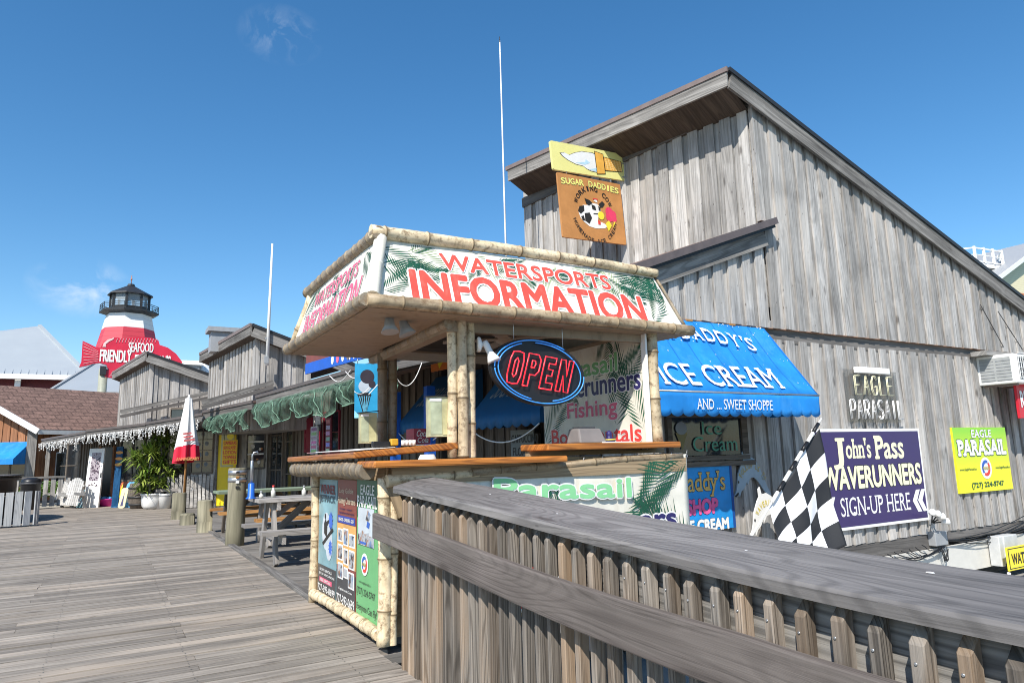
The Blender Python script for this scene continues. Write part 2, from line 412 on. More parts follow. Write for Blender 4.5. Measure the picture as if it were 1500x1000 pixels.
# ------------------------------------------------------------------ frames and lettering
class Fr:
    """a flat panel in the place: corner O, across U, up V, size w x h; N faces the reader"""
    def __init__(s, O, U, V, w=1, h=1):
        s.O = Vector(O); s.U = Vector(U).normalized(); s.V = Vector(V); s.V = (s.V - s.U * s.V.dot(s.U)).normalized()
        s.N = s.U.cross(s.V); s.w = w; s.h = h
    def pt(s, a, b, l=0): return s.O + s.U * (a * s.w) + s.V * (b * s.h) + s.N * l
    def m(s, a, b, l=0): return s.O + s.U * a + s.V * b + s.N * l
    def px(s, x, y):
        p = PP(x, y, s.O, s.N) - s.O; return (p.dot(s.U), p.dot(s.V))
    def sub(s, a0, b0, a1, b1, l=0): return Fr(s.pt(a0, b0, l), s.U, s.V, (a1 - a0) * s.w, (b1 - b0) * s.h)
    def board(s, mb, t=.02, r=0.0, mi=0, l=0, a0=0, b0=0, a1=1, b1=1):
        w0, h0, w1, h1 = a0 * s.w, b0 * s.h, a1 * s.w, b1 * s.h
        if r <= 0: pts = [(w0, h0), (w1, h0), (w1, h1), (w0, h1)]
        else:
            pts = []
            for cx, cy, st in ((w1 - r, h0 + r, -90), (w1 - r, h1 - r, 0), (w0 + r, h1 - r, 90), (w0 + r, h0 + r, 180)):
                for k in range(5):
                    a = radians(st + k * 22.5); pts.append((cx + r * cos(a), cy + r * sin(a)))
        mb.prism([s.m(a, b, l) for a, b in pts], s.N, t, mi)
    def ell(s, mb, a, b, ra, rb, l, t=.001, mi=0, seg=24, ang=0, st=0, en=360):
        pts = []
        for k in range(seg):
            q = radians(st + (en - st) * k / (seg if en - st >= 360 else seg - 1)); x, y = ra * cos(q), rb * sin(q)
            pts.append(s.m(a * s.w + x * cos(ang) - y * sin(ang), b * s.h + x * sin(ang) + y * cos(ang), l))
        mb.prism(pts, s.N, t, mi)
    def poly(s, mb, pts, l, t=.001, mi=0): mb.prism([s.pt(a, b, l) for a, b in pts], s.N, t, mi)
_fc = {}
def glyphs(body, bold=0.0, serif=False):
    key = (body, bold, serif)
    if key in _fc: return _fc[key]
    cu = bpy.data.curves.new('t', 'FONT'); cu.body = body; cu.size = 1; cu.offset = bold; cu.resolution_u = 3
    ob = bpy.data.objects.new('t', cu); me = bpy.data.meshes.new_from_object(ob)
    vs = [(v.co.x, v.co.y) for v in me.vertices]; fs = [list(p.vertices) for p in me.polygons]
    bpy.data.objects.remove(ob); bpy.data.meshes.remove(me); bpy.data.curves.remove(cu)
    if serif and vs:
        cnt = {}
        for f in fs:
            for i in range(len(f)):
                e = tuple(sorted((f[i], f[(i + 1) % len(f)]))); cnt[e] = cnt.get(e, 0) + 1

        add = []
        for (a, b), c in cnt.items():
            if c != 1: continue
            (xa, ya), (xb, yb) = vs[a], vs[b]
            if abs(ya - yb) > .004: continue
            wd = abs(xa - xb)
            if .05 < wd < .26:
                base = ya < .1
                x0, x1 = min(xa, xb) - .055, max(xa, xb) + .055
                y0, y1 = (ya, ya + .055) if base else (ya - .055, ya)
                if base or ya > .4: add.append((x0, y0, x1, y1))
        for x0, y0, x1, y1 in add:
            n = len(vs); vs += [(x0, y0), (x1, y0), (x1, y1), (x0, y1)]; fs.append([n, n + 1, n + 2, n + 3])
    _fc[key] = (vs, fs)
    return _fc[key]
def letter(parent, body, F, box, m, bold=.012, serif=False, shear=0, lift=.004, name='lettering', out=None, outm=None, spacing=None, arc=0, rise=0, thick=0):
    """box = (a0,b0,a1,b1) in metres on the frame. out = outline growth with outm. arc bends the line upward in the middle (metres)."""
    a0, b0, a1, b1 = box
    ex = max(0, bold); bold = 0.0
    vs0, fs0 = glyphs(body, bold, serif)
    if not vs0: return
    x0 = min(v[0] for v in vs0); x1 = max(v[0] for v in vs0); y0 = min(v[1] for v in vs0); y1 = max(v[1] for v in vs0)
    kx = (a1 - a0) / (x1 - x0); ky = (b1 - b0) / (y1 - y0); kk = min(kx, ky) * 1.15
    for grow, mm, lf, nm in ([(ex + out, outm, lift - .0022, 'lettering_outline')] if out else []) + [(ex, m, lift, name)]:
        mb = MB(); sh = [(0, 0)] + ([(grow * kk * cos(q * pi / 4), grow * kk * sin(q * pi / 4)) for q in range(8)] if grow > .001 else [])
        for si, (sx, sy) in enumerate(sh):
            base = len(mb.v)
            for j, (x, y) in enumerate(vs0):
                u = (x - x0) / (x1 - x0); v = (y - y0) / (y1 - y0)
                a = a0 + (a1 - a0) * u + shear * (b1 - b0) * v + sx; b = b0 + (b1 - b0) * v + arc * (1 - (2 * u - 1) ** 2) + rise * u + sy
                mb.v.append(F.m(a, b, lf + si * .00012 + (.00006 if (serif and j % 2) else 0)))
            for f in fs0: mb.face([base + i for i in f])
        mk(nm, mb, mm, parent)
def pxbox(F, ll, ur):
    a0, b0 = F.px(*ll); a1, b1 = F.px(*ur); return (a0, b0, a1, b1)
def palm(F, specs, lift, seed=1, wmul=1.0):
    """printed palm fronds clipped to a panel: specs = (a, b, angle, length, curl) in metres on the frame"""
    rn = random.Random(seed); mb = MB(); k = 0
    def clip(p): return (min(max(p[0], .0), F.w), min(max(p[1], .0), F.h))
    for (a, b, ang, L, curl) in specs:
        n = 17
        for i in range(n):
            t = i / n; th = ang + curl * t; x = a + L * t * cos(ang + curl * t * .5); y = b + L * t * sin(ang + curl * t * .5)
            ll = L * (.62 - .40 * t) * (.8 + .4 * rn.random()) * (.4 + t * 2 if t < .3 else 1)
            for sg in (-1, 1):
                q = th + sg * (.75 - .35 * t); wv = L * .0125 * wmul
                tip = (x + ll * cos(q), y + ll * sin(q)); mid = (x + ll * .5 * cos(q), y + ll * .5 * sin(q)); nx, ny = -sin(q) * wv, cos(q) * wv
                pts = [(x, y), (mid[0] + nx, mid[1] + ny), tip, (mid[0] - nx, mid[1] - ny)]
                pts = [clip(p) for p in pts]
                ar = abs((pts[2][0] - pts[0][0]) * (pts[3][1] - pts[1][1]) - (pts[3][0] - pts[1][0]) * (pts[2][1] - pts[0][1]))
                if ar < 2e-5: continue
                k += 1
                base = len(mb.v); mb.v += [F.m(p[0], p[1], lift + k * .000003) for p in pts]; mb.face([base, base + 1, base + 2, base + 3])
    return mb

def plankwall(mb, O, U, N, s0, s1, top, bot, per=.32, ow=.19, t=.024, up=Vector((0, 0, 1)), jit=.012, under=True, rn=None):
    """board-on-board siding: upright boards over a lower layer; top(s), bot(s) give heights"""
    rn = rn or random; O = Vector(O); U = Vector(U).normalized(); N = Vector(N).normalized(); s = s0; k = 0
    def brd(a, b, n0, n1):
        a = max(a, s0); b = min(b, s1)
        if b - a < .02: return
        za, zb, ya, yb = top(a), top(b), bot(a), bot(b)
        if za - ya < .03 and zb - yb < .03: return
        za = max(za, ya + .01); zb = max(zb, yb + .01)
        P = [O + U * a + N * n0 + up * ya, O + U * b + N * n0 + up * yb, O + U * b + N * n1 + up * yb, O + U * a + N * n1 + up * ya,
             O + U * a + N * n0 + up * za, O + U * b + N * n0 + up * zb, O + U * b + N * n1 + up * zb, O + U * a + N * n1 + up * za]
        if U.cross(Vector((0, 0, 1))).dot(N) > 0: pass
        mb.hexa([P[3], P[2], P[1], P[0], P[7], P[6], P[5], P[4]] if N.dot(U.cross(up)) > 0 else P)
    while s < s1:
        j = rn.uniform(-jit, jit); j2 = rn.uniform(-jit, jit)
        brd(s + j, s + ow + j2, t + rn.uniform(0, .006), 2 * t + rn.uniform(0, .008))
        if under: brd(s + ow - .03, s + per + .03, 0, t + rn.uniform(-.004, 0))
        s += per
    return mb
def catmull(P, n):
    P = [Vector(p) for p in P]; P = [P[0] * 2 - P[1]] + P + [P[-1] * 2 - P[-2]]; out = []
    m = len(P) - 3
    for k in range(n + 1):
        t = k / n * m; i = min(int(t), m - 1); t -= i; a, b, c, d = P[i:i + 4]
        out.append(.5 * ((2 * b) + (c - a) * t + (2 * a - 5 * b + 4 * c - d) * t * t + (3 * b - a - 3 * c + d) * t ** 3))
    return out
def sweep(mb, line, prof, up=Vector((0, 0, 1))):
    """rectangular board bent along a plan curve: prof = (n0, n1, z0, z1) offsets; uv along length"""
    n = len(line); L = 0; rows = []
    for i, p in enumerate(line):
        d = (line[min(i + 1, n - 1)] - line[max(i - 1, 0)]); d.z = 0; d.normalize(); nn = Vector((-d.y, d.x, 0))
        if i: L += (p - line[i - 1]).length
        n0, n1, z0, z1 = prof(i / (n - 1)) if callable(prof) else prof
        b = len(mb.v); mb.v += [p + nn * n0 + up * z0, p + nn * n1 + up * z0, p + nn * n1 + up * z1, p + nn * n0 + up * z1]; rows.append((b, L, n1 - n0, z1 - z0))
    for i in range(n - 1):
        b0, l0, w, h = rows[i]; b1, l1, _, _ = rows[i + 1]; vv = [0, w, w + h, 2 * w + h, 2 * w + 2 * h]
        for k in range(4):
            k2 = (k + 1) % 4
            mb.face([b0 + k, b0 + k2, b1 + k2, b1 + k], [(l0, vv[k]), (l0, vv[k + 1]), (l1, vv[k + 1]), (l1, vv[k])])
    mb.face([rows[0][0] + k for k in range(4)][::-1], [(0, 0), (0, .1), (.04, .1), (.04, 0)]); mb.face([rows[-1][0] + k for k in range(4)], [(0, 0), (0, .1), (.04, .1), (.04, 0)])

# ================================================================== ground, water, decks
UPZ = Vector((0, 0, 1))
wk = NT('harbour_water'); wk.col((.03, .10, .11)); wk.rough(.12); wk.bump(wk.noise(wk.obj(), 1.4, 4), .25, .05)
g = MB(); g.flat([(-900, -900, -2.2), (900, -900, -2.2), (900, 900, -2.2), (-900, 900, -2.2)]); mk('water', g, wk.m, kind='structure')
gk = NT('sandy_ground'); gk.col(gk.mix(gk.noise(gk.obj(), 3, 6, .6), (.30, .27, .22), (.42, .38, .31))); gk.rough(.95)
g = MB(); g.span((-60, 24.6, -2.0), (60, 160, -.06)); mk('ground', g, gk.m, kind='structure')
g = MB(); g.span((2.2, -4, -2.1), (40, 26, -1.35)); mk('lower_dock', g, CONC, kind='structure')

# fence: runs straight along the deck edge, its rails sagging towards the camera
FX = 1.70
def fence_x(y): return FX
def lerp(T, y):
    for (ya, za), (yb, zb) in zip(T[:-1], T[1:]):
        if yb <= y <= ya:
            t = (ya - y) / (ya - yb); return za + (zb - za) * t
    return T[0][1] if y > T[0][0] else T[-1][1]
rn = random.Random(3)
mb = MB(); y = -1.2; k = 0
while y < 27.5:
    w = .127 + rn.uniform(-.005, .002); xe = (1.80 if y > 4.86 else fence_x(y) + .03) + rn.uniform(-.012, .012)
    x = xe; x -= rn.choice([1.2, 2.4, 3.6, 3.0]); z = rn.uniform(-.003, .003)
    a, b = x, xe
    while b > -13:
        tilt = rn.uniform(-.002, .002)
        P = [Vector(p) for p in ((a + .003, y, -.04), (b, y, -.04), (b, y + w, -.04), (a + .003, y + w, -.04), (a + .003, y, z), (b, y, z + tilt), (b, y + w, z + tilt), (a + .003, y + w, z))]
        mb.hexa(P); b = a; a -= rn.choice([2.4, 3.6, 4.8]); z = rn.uniform(-.003, .003)
    y += .1455
bd = mk('boardwalk', mb, DECK, kind='structure')
mb = MB(); y = -1.2
while y < 27:
    yy = y + .07
    for xb in (-6.2, -4.4, -2.9, -1.2, -.3, .55, 1.45):
        if yy < 4.86 and xb > fence_x(yy): continue
        if yy > 15: continue
        for dx in (0, ):
            for dy in (-.035, .035):
                c = Vector((xb + rn.uniform(-.01, .01), yy + dy, .0045)); mb.flat([c + Vector((.005 * cos(q), .005 * sin(q), 0)) for q in (0, 1.05, 2.1, 3.14, 4.2, 5.2)])
    y += .1455
mk('boardwalk_nails', mb, IRON, kind='structure')
g = MB(); g.span((-13, -1.3, -.3), (1.70, 27.4, -.075)); mk('boardwalk_gap_shade', g, BLACK, kind='structure')  # solid black slab, paints the shade seen through the plank gaps
# side deck under the tables, boards running at a slant
mb = MB(); dvec = Vector((.97, -.24, 0)).normalized(); nv = Vector((.24, .97, 0)).normalized(); s = -6
while s < 22:
    z = -.02 + rn.uniform(-.003, .003)
    o = Vector((1.7, 7.0, 0)) + nv * s; t0 = (1.74 - o.x) / dvec.x
    b0 = o + dvec * t0; b1 = o + dvec * (t0 + (3.2 if b0.y < 8 else 6.0))
    if b0.y > 5.75:
        P = [Vector((p.x, p.y, zz)) + nv * ww for zz in (-.07, z) for p, ww in ((b0, 0), (b1, 0), (b1, .135), (b0, .135))]
        P = [P[0], P[1], P[2], P[3], P[4], P[5], P[6], P[7]]
        mb.hexa(P)
    s += .142
mk('side_deck', mb, DECK2, kind='structure')
g = MB(); g.span((1.72, 4.95, -.3), (5.0, 27.4, -.085)); mk('side_deck_joists', g, DGREY, kind='structure')
g = MB(); g.bar((1.80, 6.9, .012), (1.80, 22.5, .012), .10, .03); mk('deck_edge_strip', g, GREYTRIM2, kind='structure')

# ================================================================== railing in front
rl = root('boardwalk_railing', (1.3, 2.2, 0), 'weathered grey wooden railing with a wide cap board and pickets curving towards the camera', 'railing')
def table(P, y0=4.56, n=90):
    C_ = [(p.y, p.z) for p in catmull([(0, y, z) for y, z in P], 240)]
    return C_
NT_ = table([(5.2, 1.175), (4.56, 1.15), (3.73, 1.110), (2.94, 1.063), (2.15, 1.013), (1.61, .983), (1.11, .966), (.6, .958), (-.2, .955), (-.9, .955)])
FT_ = table([(5.4, 1.215), (4.93, 1.20), (3.66, 1.135), (2.70, 1.072), (2.0, 1.033), (1.5, 1.012), (1.1, 1.0), (.6, .994), (-.2, .99), (-.9, .99)])
near = []; far = []
for i in range(91):
    t = i / 90; yn = 4.56 - t * 5.1; yf_ = 4.93 - t * 5.47
    near.append(Vector((1.70, yn, lerp(NT_, yn)))); far.append(Vector((2.10, yf_, lerp(FT_, yf_))))
mb = MB(); L = 0; TH = .042
for i in range(91):
    a, b = near[i], far[i]
    if i: L += (a - near[i - 1]).length
    e = (a - b).normalized() * .010
    base = len(mb.v)
    mb.v += [b - UPZ * TH, a - UPZ * TH, a - UPZ * .009, a - e, b]
    if i:
        q = base - 5; w = (a - b).length
        vs = [0, w, w + .033, w + .046, 2 * w + .046, 2 * w + .09]
        for j in range(5):
            j2 = (j + 1) % 5
            mb.face([q + j, q + j2, base + j2, base + j], [(pL, vs[j]), (pL, vs[j + 1]), (L, vs[j + 1]), (L, vs[j])])
    pL = L
mb.face([4, 3, 2, 1, 0], [(0, 0), (.0, .3), (.02, .3), (.04, .3), (.04, 0)])
capo = mk('cap_board', mb, RAIL, rl)
mb = MB(); rn = random.Random(40)
for i, t in ((84, .55), (75, .6), (77, .2), (62, .75), (52, .5), (70, .35), (33, .4), (20, .6), (81, .15)):
    c = near[i] + (far[i] - near[i]) * t + UPZ * .0015; r = rn.uniform(.004, .011); dl = (near[i + 1] - near[i]).normalized(); dw = (far[i] - near[i]).normalized()
    mb.flat([c + dl * r * cos(q) * 1.3 + dw * r * sin(q) * rn.uniform(.7, 1.1) for q in (0, .9, 1.8, 2.7, 3.6, 4.5, 5.4)])
mk('dropping_spots', mb, WHITE, rl)
FM_ = FX - .052
ML = catmull([(FX, 4.84, .96), (FX, 3.64, .895), (FX, 2.65, .835), (FX, 1.98, .81), (FX, 1.52, .80), (FX, 1.05, .785), (FX, -.6, .77)], 60)
ML = [Vector((FM_, p.y, p.z)) for p in ML]
mb = MB(); sweep(mb, ML, (0, .038, -.175, 0)); o = bev(mk('mid_rail', mb, MIDR, rl), .007, 2)
BL = [Vector((p.x, p.y, p.z - .045)) for p in near if p.y < 4.4]
mb = MB(); sweep(mb, BL, (.082, .12, -.20, 0)); mk('back_rail', mb, BACKR, rl)
mb = MB(); sweep(mb, [Vector((FX, y, .12)) for y in (4.5, 3, 1, -.6)], (.126, .162, -.12, 0)); mk('bottom_rail', mb, BACKR, rl)
rn = random.Random(12); y = 4.44; k = 0
while y > .1:
    w = .036 + rn.uniform(-.004, .004); dp = .052; xa = FX + .014 + rn.uniform(-.002, .003)
    zt = lerp([(p.y, p.z) for p in near], y) - .062 + rn.uniform(-.008, .008); zb = -.06 + rn.uniform(-.03, .02); sk = rn.uniform(-.006, .006)
    mb = MB()
    mb.hexa([Vector(q) for q in ((xa, y, zb), (xa, y - w, zb), (xa + dp, y - w, zb), (xa + dp, y, zb), (xa, y + sk, zt - .028), (xa, y - w + sk, zt - .028), (xa + dp, y - w + sk, zt + .016), (xa + dp, y + sk, zt + .016))][::1])
    bev(mk('picket', mb, PICK, rl), .004, 1)
    if y < 2.2:
        mbn = MB(); p = Vector((xa - .002, y - w * .5, zt - .075)); R = Vector((-1, 0, 0)).to_track_quat('Z', 'Y').to_matrix().to_4x4(); mbn.lathe(p, [(.004, -.004), (.0045, 0), (.003, .0015)], 8, axis=R); mk('nail', mbn, METAL, rl)
    y -= .109 + rn.uniform(-.007, .007); k += 1
for py in (895, 933):
    p = PX(1232, py, FX + .08); mb = MB(); R = Vector((-1, -.15, 0)).to_track_quat('Z', 'Y').to_matrix().to_4x4()
    mb.lathe(p, [(.019, -.012), (.019, .0), (.012, .001), (.012, .016), (.006, .018)], 6, axis=R); mk('bolt', mb, METAL, rl)
for y in (4.4, 2.5, .6):
    mb = MB(); mb.span((FX + .165, y - .045, -1.3), (FX + .255, y + .045, lerp([(p.y, p.z) for p in near], y) - .05)); mk('post', mb, GREYTRIM2, rl)

# ================================================================== information kiosk
kx0, kx1, ky0, ky1 = 1.77, 4.73, 4.92, 6.95
ki = root('information_kiosk', (3.2, 5.9, 0), 'bamboo trimmed tiki kiosk with red watersports information lettering on its sloped roof', 'kiosk')
mb = MB(); mb.span((1.74, 4.90, -.10), (4.8, 7.2, -.03)); mk('side_deck_infill', mb, DECK2, kind='structure')
WPLY = wood('plywood_base', (.42, .31, .19), (.28, .20, .12), var=.1)
mb = MB(); mb.span((kx0 + .04, ky0 + .05, .06), (kx1 - .04, ky0 + .09, 1.27)); mk('front_panel', mb, WPLY, ki)
mb = MB(); mb.span((kx0 + .03, ky0 + .09, .06), (kx0 + .07, ky1, 1.27)); mk('side_panel', mb, WPLY, ki)
mb = MB(); mb.span((kx1 - .08, ky0 + .09, .06), (kx1 - .04, ky1, 1.3)); mk('side_panel', mb, WPLY, ki)
mb = MB(); mb.span((kx0 + .07, ky1 - .04, .06), (kx0 + .6, ky1, 1.27)); mk('back_panel', mb, WPLY, ki)
mb = MB(); mb.span((kx0 + .07, ky0 + .09, .0), (kx1 - .08, ky1 - .04, .06)); mk('kiosk_floor', mb, DGREY, ki)
def bam(name, p, q, r, m=None, sp=.28, off=None, r2=None, par=ki, label=None):
    mb = MB(); mb.bamboo(p, q, r, sp, 12, off, r2); return mk(name, mb, m or BAMB, par, label)
# corner posts and rails of the base
bam('bamboo_post', (kx0 + .0, ky0 - .0, .03), (kx0 - .0, ky0 - .0, 1.20), .052, BAMBP, .34, .3)
bam('bamboo_post', (kx0 + .06, ky0 - .02, .03), (kx0 + .06, ky0 - .02, 1.20), .03, BAMBP, .34, .6)
bam('bamboo_post', (kx0, ky1 - .05, .0), (kx0, ky1 - .05, 1.22), .042, BAMBP, .32, .1)
bam('bamboo_post', (kx1 + .0, ky0 - .02, .0), (kx1 + .0, ky0 - .02, 1.26), .03, BAMBP, .32, .1)
bam('bamboo_rail', (kx0 - .01, ky0 + .06, .085), (kx0 - .01, ky1 - .08, .085), .045, BAMBP, .24, .7)
# trapezoid brackets at the near corner
mb = MB(); mb.bar((kx0 - .0, ky0 - .03, 1.22), (kx0 + .12, ky0 - .05, .92), .07, .03, up=(0, 1, 0)); mk('bracket', mb, WPLY, ki)
# counters
mb = MB()
def slab(mb, pts, z0, z1, dz=0):
    n = len(pts)
    mb.prism([Vector((x, y, z1 + dz * (x - pts[0][0]))) for x, y in pts], UPZ, z1 - z0)
XE = PY(832, 668, 4.72).x
mb = MB(); mb.hexa([Vector(p) for p in ((1.62, 4.72, 1.275), (XE, 4.72, 1.275), (XE, 5.12, 1.275), (1.62, 5.12, 1.275), (1.62, 4.72, 1.325), (XE, 4.72, 1.325), (XE, 5.12, 1.325), (1.62, 5.12, 1.325))])
o = bev(mk('counter_top', mb, COUNTER, ki), .012, 2)
xl = 1.60; ux = PY(672, 652, 5.13).x
mb = MB(); zl = 1.345
mb.hexa([Vector(p) for p in ((xl, 5.13, zl), (ux, 5.13, zl + .055), (ux, 7.25, zl + .02), (xl - .03, 7.25, zl - .02), (xl, 5.13, zl + .05), (ux, 5.13, zl + .115), (ux, 7.25, zl + .07), (xl - .03, 7.25, zl + .03))])
o = bev(mk('counter_top', mb, COUNTER, ki), .012, 2)
rx = PY(797, 656, 4.86).x
mb = MB(); mb.span((rx, 4.80, 1.37), (PY(998, 655, 4.80).x, 5.25, 1.425)); o = bev(mk('counter_top', mb, COUNTER, ki), .01, 2)
mb = MB(); mb.span((rx + .02, 5.13, 1.325), (4.72, 5.2, 1.37)); mk('counter_rail', mb, WPLY, ki)
# bamboo rail under left counter seen end-on joints, and under the front counter
bam('bamboo_rail', (1.66, 4.98, 1.25), (1.63, 7.15, 1.25), .065, BAMBG, .15, .2)
pA = PY(566, 705, 4.86); pB = PY(826, 681, 4.86); pC = PY(998, 667, 4.86)
bam('bamboo_rail', pA, PY(700, 693, 4.86), .045, BAMBP, .55, .9, r2=.035); bam('bamboo_rail', PY(690, 692, 4.85), pB, .036, BAMB, .4, .2); bam('bamboo_rail', pB, pC, .034, BAMB, .36, .2)
mb = MB(); mb.span((1.80, 4.84, 1.15), (4.72, 4.86, 1.275)); mk('fascia_board', mb, WPLY, ki)
# front banner
F = Fr((1.93, 4.855, .12), (1, 0, 0), (0, 0, 1), 2.80, 1.13)
mb = MB()
def ban(u, v):
    p = F.pt(u, v); sag = .014 * abs(sin(u * 9 * pi)) * v; return p + Vector((0, .006 * sin(u * 11) + .004 * sin(v * 7 + u * 4), -.0 - sag)) + UPZ * (.06 * u * v)
mb.grid(ban, 48, 6)
bn = mk('front_banner', mb, CREAM, ki, 'cream vinyl banner with green and navy lettering', solid=.003)
F2 = Fr(F.O + Vector((0, -.016, 0)), F.U, F.V, F.w, F.h)
mk('palm_print', palm(F2, [(2.2, .75, .7, .75, .9), (2.8, .2, 2.2, .8, .5), (2.78, 1.1, 3.4, .7, .6), (.1, .9, -.3, .6, -.5), (1.2, .3, 1.2, .6, .5), (2.5, .1, 1.6, .7, .6)], .001, 5), DKGREEN, bn)
b = pxbox(F2, (724, 731), (922, 692)); dz = F2.px(922, 727)[1] - F2.px(724, 732)[1]
letter(bn, 'Parasail', F2, (b[0], F2.px(724, 732)[1], b[2], F2.px(724, 702)[1]), MINT, .03, lift=.009, out=.045, outm=WHITE, rise=dz)
b2 = F2.px(920, 778); b3 = F2.px(988, 742)
letter(bn, 'Waverunners', F2, (b3[0] - 2.05, b2[1] - .0, b3[0], b3[1]), NAVY, .03, lift=.009, out=.05, outm=WHITE)
letter(bn, 'Fishing', F2, (.75, .28, 1.9, .46), RED, .03, lift=.009, out=.05, outm=WHITE)
letter(bn, 'Boat Rentals', F2, (.4, .04, 2.3, .22), RED, .03, lift=.009, out=.05, outm=WHITE)
mb = MB()
for i in range(15):
    p = ban(i / 14, 1) + Vector((0, -.006, -.02)); mb.ring_tube([p + Vector((.012 * cos(q), 0, .012 * sin(q))) for q in [j * pi / 5 for j in range(11)]], [.003] * 11, 6)
    mb.tube(p, p + Vector((.01, .0, .055)), .003, seg=5)
mk('grommet', mb, METAL, bn)
# posters on the left side: reader stands at -x, so across runs towards -y
def posterframe(x0, x1, top, bot):
    ya = PX(x0, 800, kx0 - .0).y; yb = PX(x1, 800, kx0 - .0).y
    z1 = PX(x1, top, kx0).z; z0 = PX(x1, bot, kx0).z
    return Fr((kx0 + .02, ya, z0), (0, -1, 0), (0, 0, 1), ya - yb, z1 - z0)
PBLUE = paint('poster_teal', (.20, .36, .40), .35, .25, scale=4); PMAR = paint('poster_maroon', (.23, .055, .04), .35, .15); PDARK = paint('poster_charcoal', (.05, .05, .055), .35, .2)
PGRN = paint('poster_green', (.15, .42, .17), .35, .08); PDG = paint('poster_dark_green', (.03, .13, .07), .35, .1); PORG = paint('poster_sunset', (.70, .38, .12), .35, .15); SKYP = paint('poster_photo_sky', (.55, .60, .64), .35, .12)
kp = NT('poster_photo'); na = kp.n('TexNoise'); na.inputs['Scale'].default_value = 16; na.inputs['Detail'].default_value = 5; kp.l(kp.obj(), na.inputs['Vector'])
cp_ = kp.mix(kp.rng(na.outputs[0], .40, .50), (.05, .05, .06), (.42, .44, .46)); cp_ = kp.mix(kp.rng(kp.noise(kp.obj(), 23, 3), .55, .62, 0, .8), cp_, (.34, .14, .06)); cp_ = kp.mix(kp.rng(kp.noise(kp.obj(), 11, 3), .56, .66, 0, .8), cp_, (.10, .22, .42)); kp.col(cp_); kp.rough(.35); PHOTO = kp.m
def photo(mb, F, a0, b0, a1, b1, l, mi=0): F.sub(a0, b0, a1, b1).board(mb, .001, l=l, mi=mi)
f1 = posterframe(463.5, 489.5, 703, 896); f2 = posterframe(490.5, 518, 703.5, 909); f3 = posterframe(519, 550, 704, 926)
# poster one
mb = MB(); f1.board(mb, .006); p1 = mk('poster', mb, PBLUE, ki, 'teal poster with a wakeboarder and blue starbursts')
mb = MB(); f1.sub(0, 0, 1, .30).board(mb, .001, l=.0025); mk('poster_panel', mb, PDARK, p1)
mb = MB(); f1.ell(mb, .45, .58, .14, .17, .003); f1.ell(mb, .62, .48, .11, .14, .0035); mk('spray_print', mb, SKYP, p1)
mb = MB()
for (ca, cb, r) in ((.70, .67, .075), (.70, .46, .065)):
    pts = []
    for i in range(24): rr = r * (1 if i % 2 else .62); pts.append(f1.m(ca * f1.w + rr * cos(i * pi / 12), cb * f1.h + rr * 1.15 * sin(i * pi / 12), .005))
    mb.prism(pts, f1.N, .001)
mk('starburst_print', mb, paint('burst_blue', (.05, .14, .55), .4), p1)
mb = MB(); f1.poly(mb, [(.25, .48), (.30, .46), (.85, .60), (.80, .62)], .0065); f1.poly(mb, [(.35, .56), (.50, .53), (.52, .62), (.42, .68), (.34, .64)], .006); f1.ell(mb, .40, .70, .02, .025, .0065); f1.poly(mb, [(.36, .64), (.44, .60), (.62, .66), (.62, .68)], .0067)
mk('rider_print', mb, BLACK, p1)
letter(p1, 'WINNER', f1, (.08 * f1.w, .885 * f1.h, .92 * f1.w, .955 * f1.h), paint('dark_red_ink', (.25, .02, .03)), .012, True, lift=.005)
letter(p1, 'JETPACK', f1, (.05 * f1.w, .80 * f1.h, .92 * f1.w, .87 * f1.h), paint('dark_teal_ink', (.05, .10, .13)), .03, lift=.005)
letter(p1, 'BOAT RENTALS', f1, (.14 * f1.w, .255 * f1.h, .8 * f1.w, .275 * f1.h), WHITE, .01, lift=.005)
letter(p1, 'JET SKI & EXCURSIONS', f1, (.1 * f1.w, .22 * f1.h, .95 * f1.w, .24 * f1.h), WHITE, .01, lift=.005)
mb = MB(); f1.sub(.12, .165, .8, .20).board(mb, .001, l=.004); mk('poster_panel', mb, PINKR, p1); letter(p1, 'FREE RENTALS', f1, (.18 * f1.w, .173 * f1.h, .74 * f1.w, .193 * f1.h), WHITE, .02, lift=.006)
letter(p1, '727-393-0699', f1, (.04 * f1.w, .095 * f1.h, .97 * f1.w, .145 * f1.h), WHITE, .012, lift=.005)
letter(p1, 'Sign Up at Tiki Hut', f1, (.2 * f1.w, .058 * f1.h, .85 * f1.w, .078 * f1.h), WHITE, .01, lift=.005); letter(p1, 'Madeira Beach, Florida', f1, (.2 * f1.w, .025 * f1.h, .85 * f1.w, .045 * f1.h), WHITE, .01, lift=.005)
# poster two
mb = MB(); f2.board(mb, .006); p2 = mk('poster', mb, PMAR, ki, 'maroon fishing charters poster with photo collage')
mb = MB(); f2.sub(0, .34, 1, .66).board(mb, .001, l=.0025); mk('poster_panel', mb, PORG, p2)
mb = MB(); f2.sub(0, 0, 1, .30).board(mb, .001, l=.0025); mk('poster_panel', mb, PDARK, p2)
mb = MB(); f2.sub(.05, .665, .95, .72).board(mb, .001, l=.003); mk('poster_panel', mb, paint('poster_navy', (.03, .06, .35), .4), p2)
letter(p2, 'INSHORE - OFFSHORE - GULF', f2, (.1 * f2.w, .68 * f2.h, .9 * f2.w, .705 * f2.h), WHITE, .02, lift=.005)
letter(p2, 'Lady Goldie', f2, (.1 * f2.w, .885 * f2.h, .85 * f2.w, .935 * f2.h), paint('poster_buff', (.6, .5, .36)), .0, lift=.005, shear=.2)
letter(p2, 'Fishing Charters', f2, (.05 * f2.w, .80 * f2.h, .97 * f2.w, .865 * f2.h), paint('poster_buff', (.6, .5, .36)), .01, lift=.005)
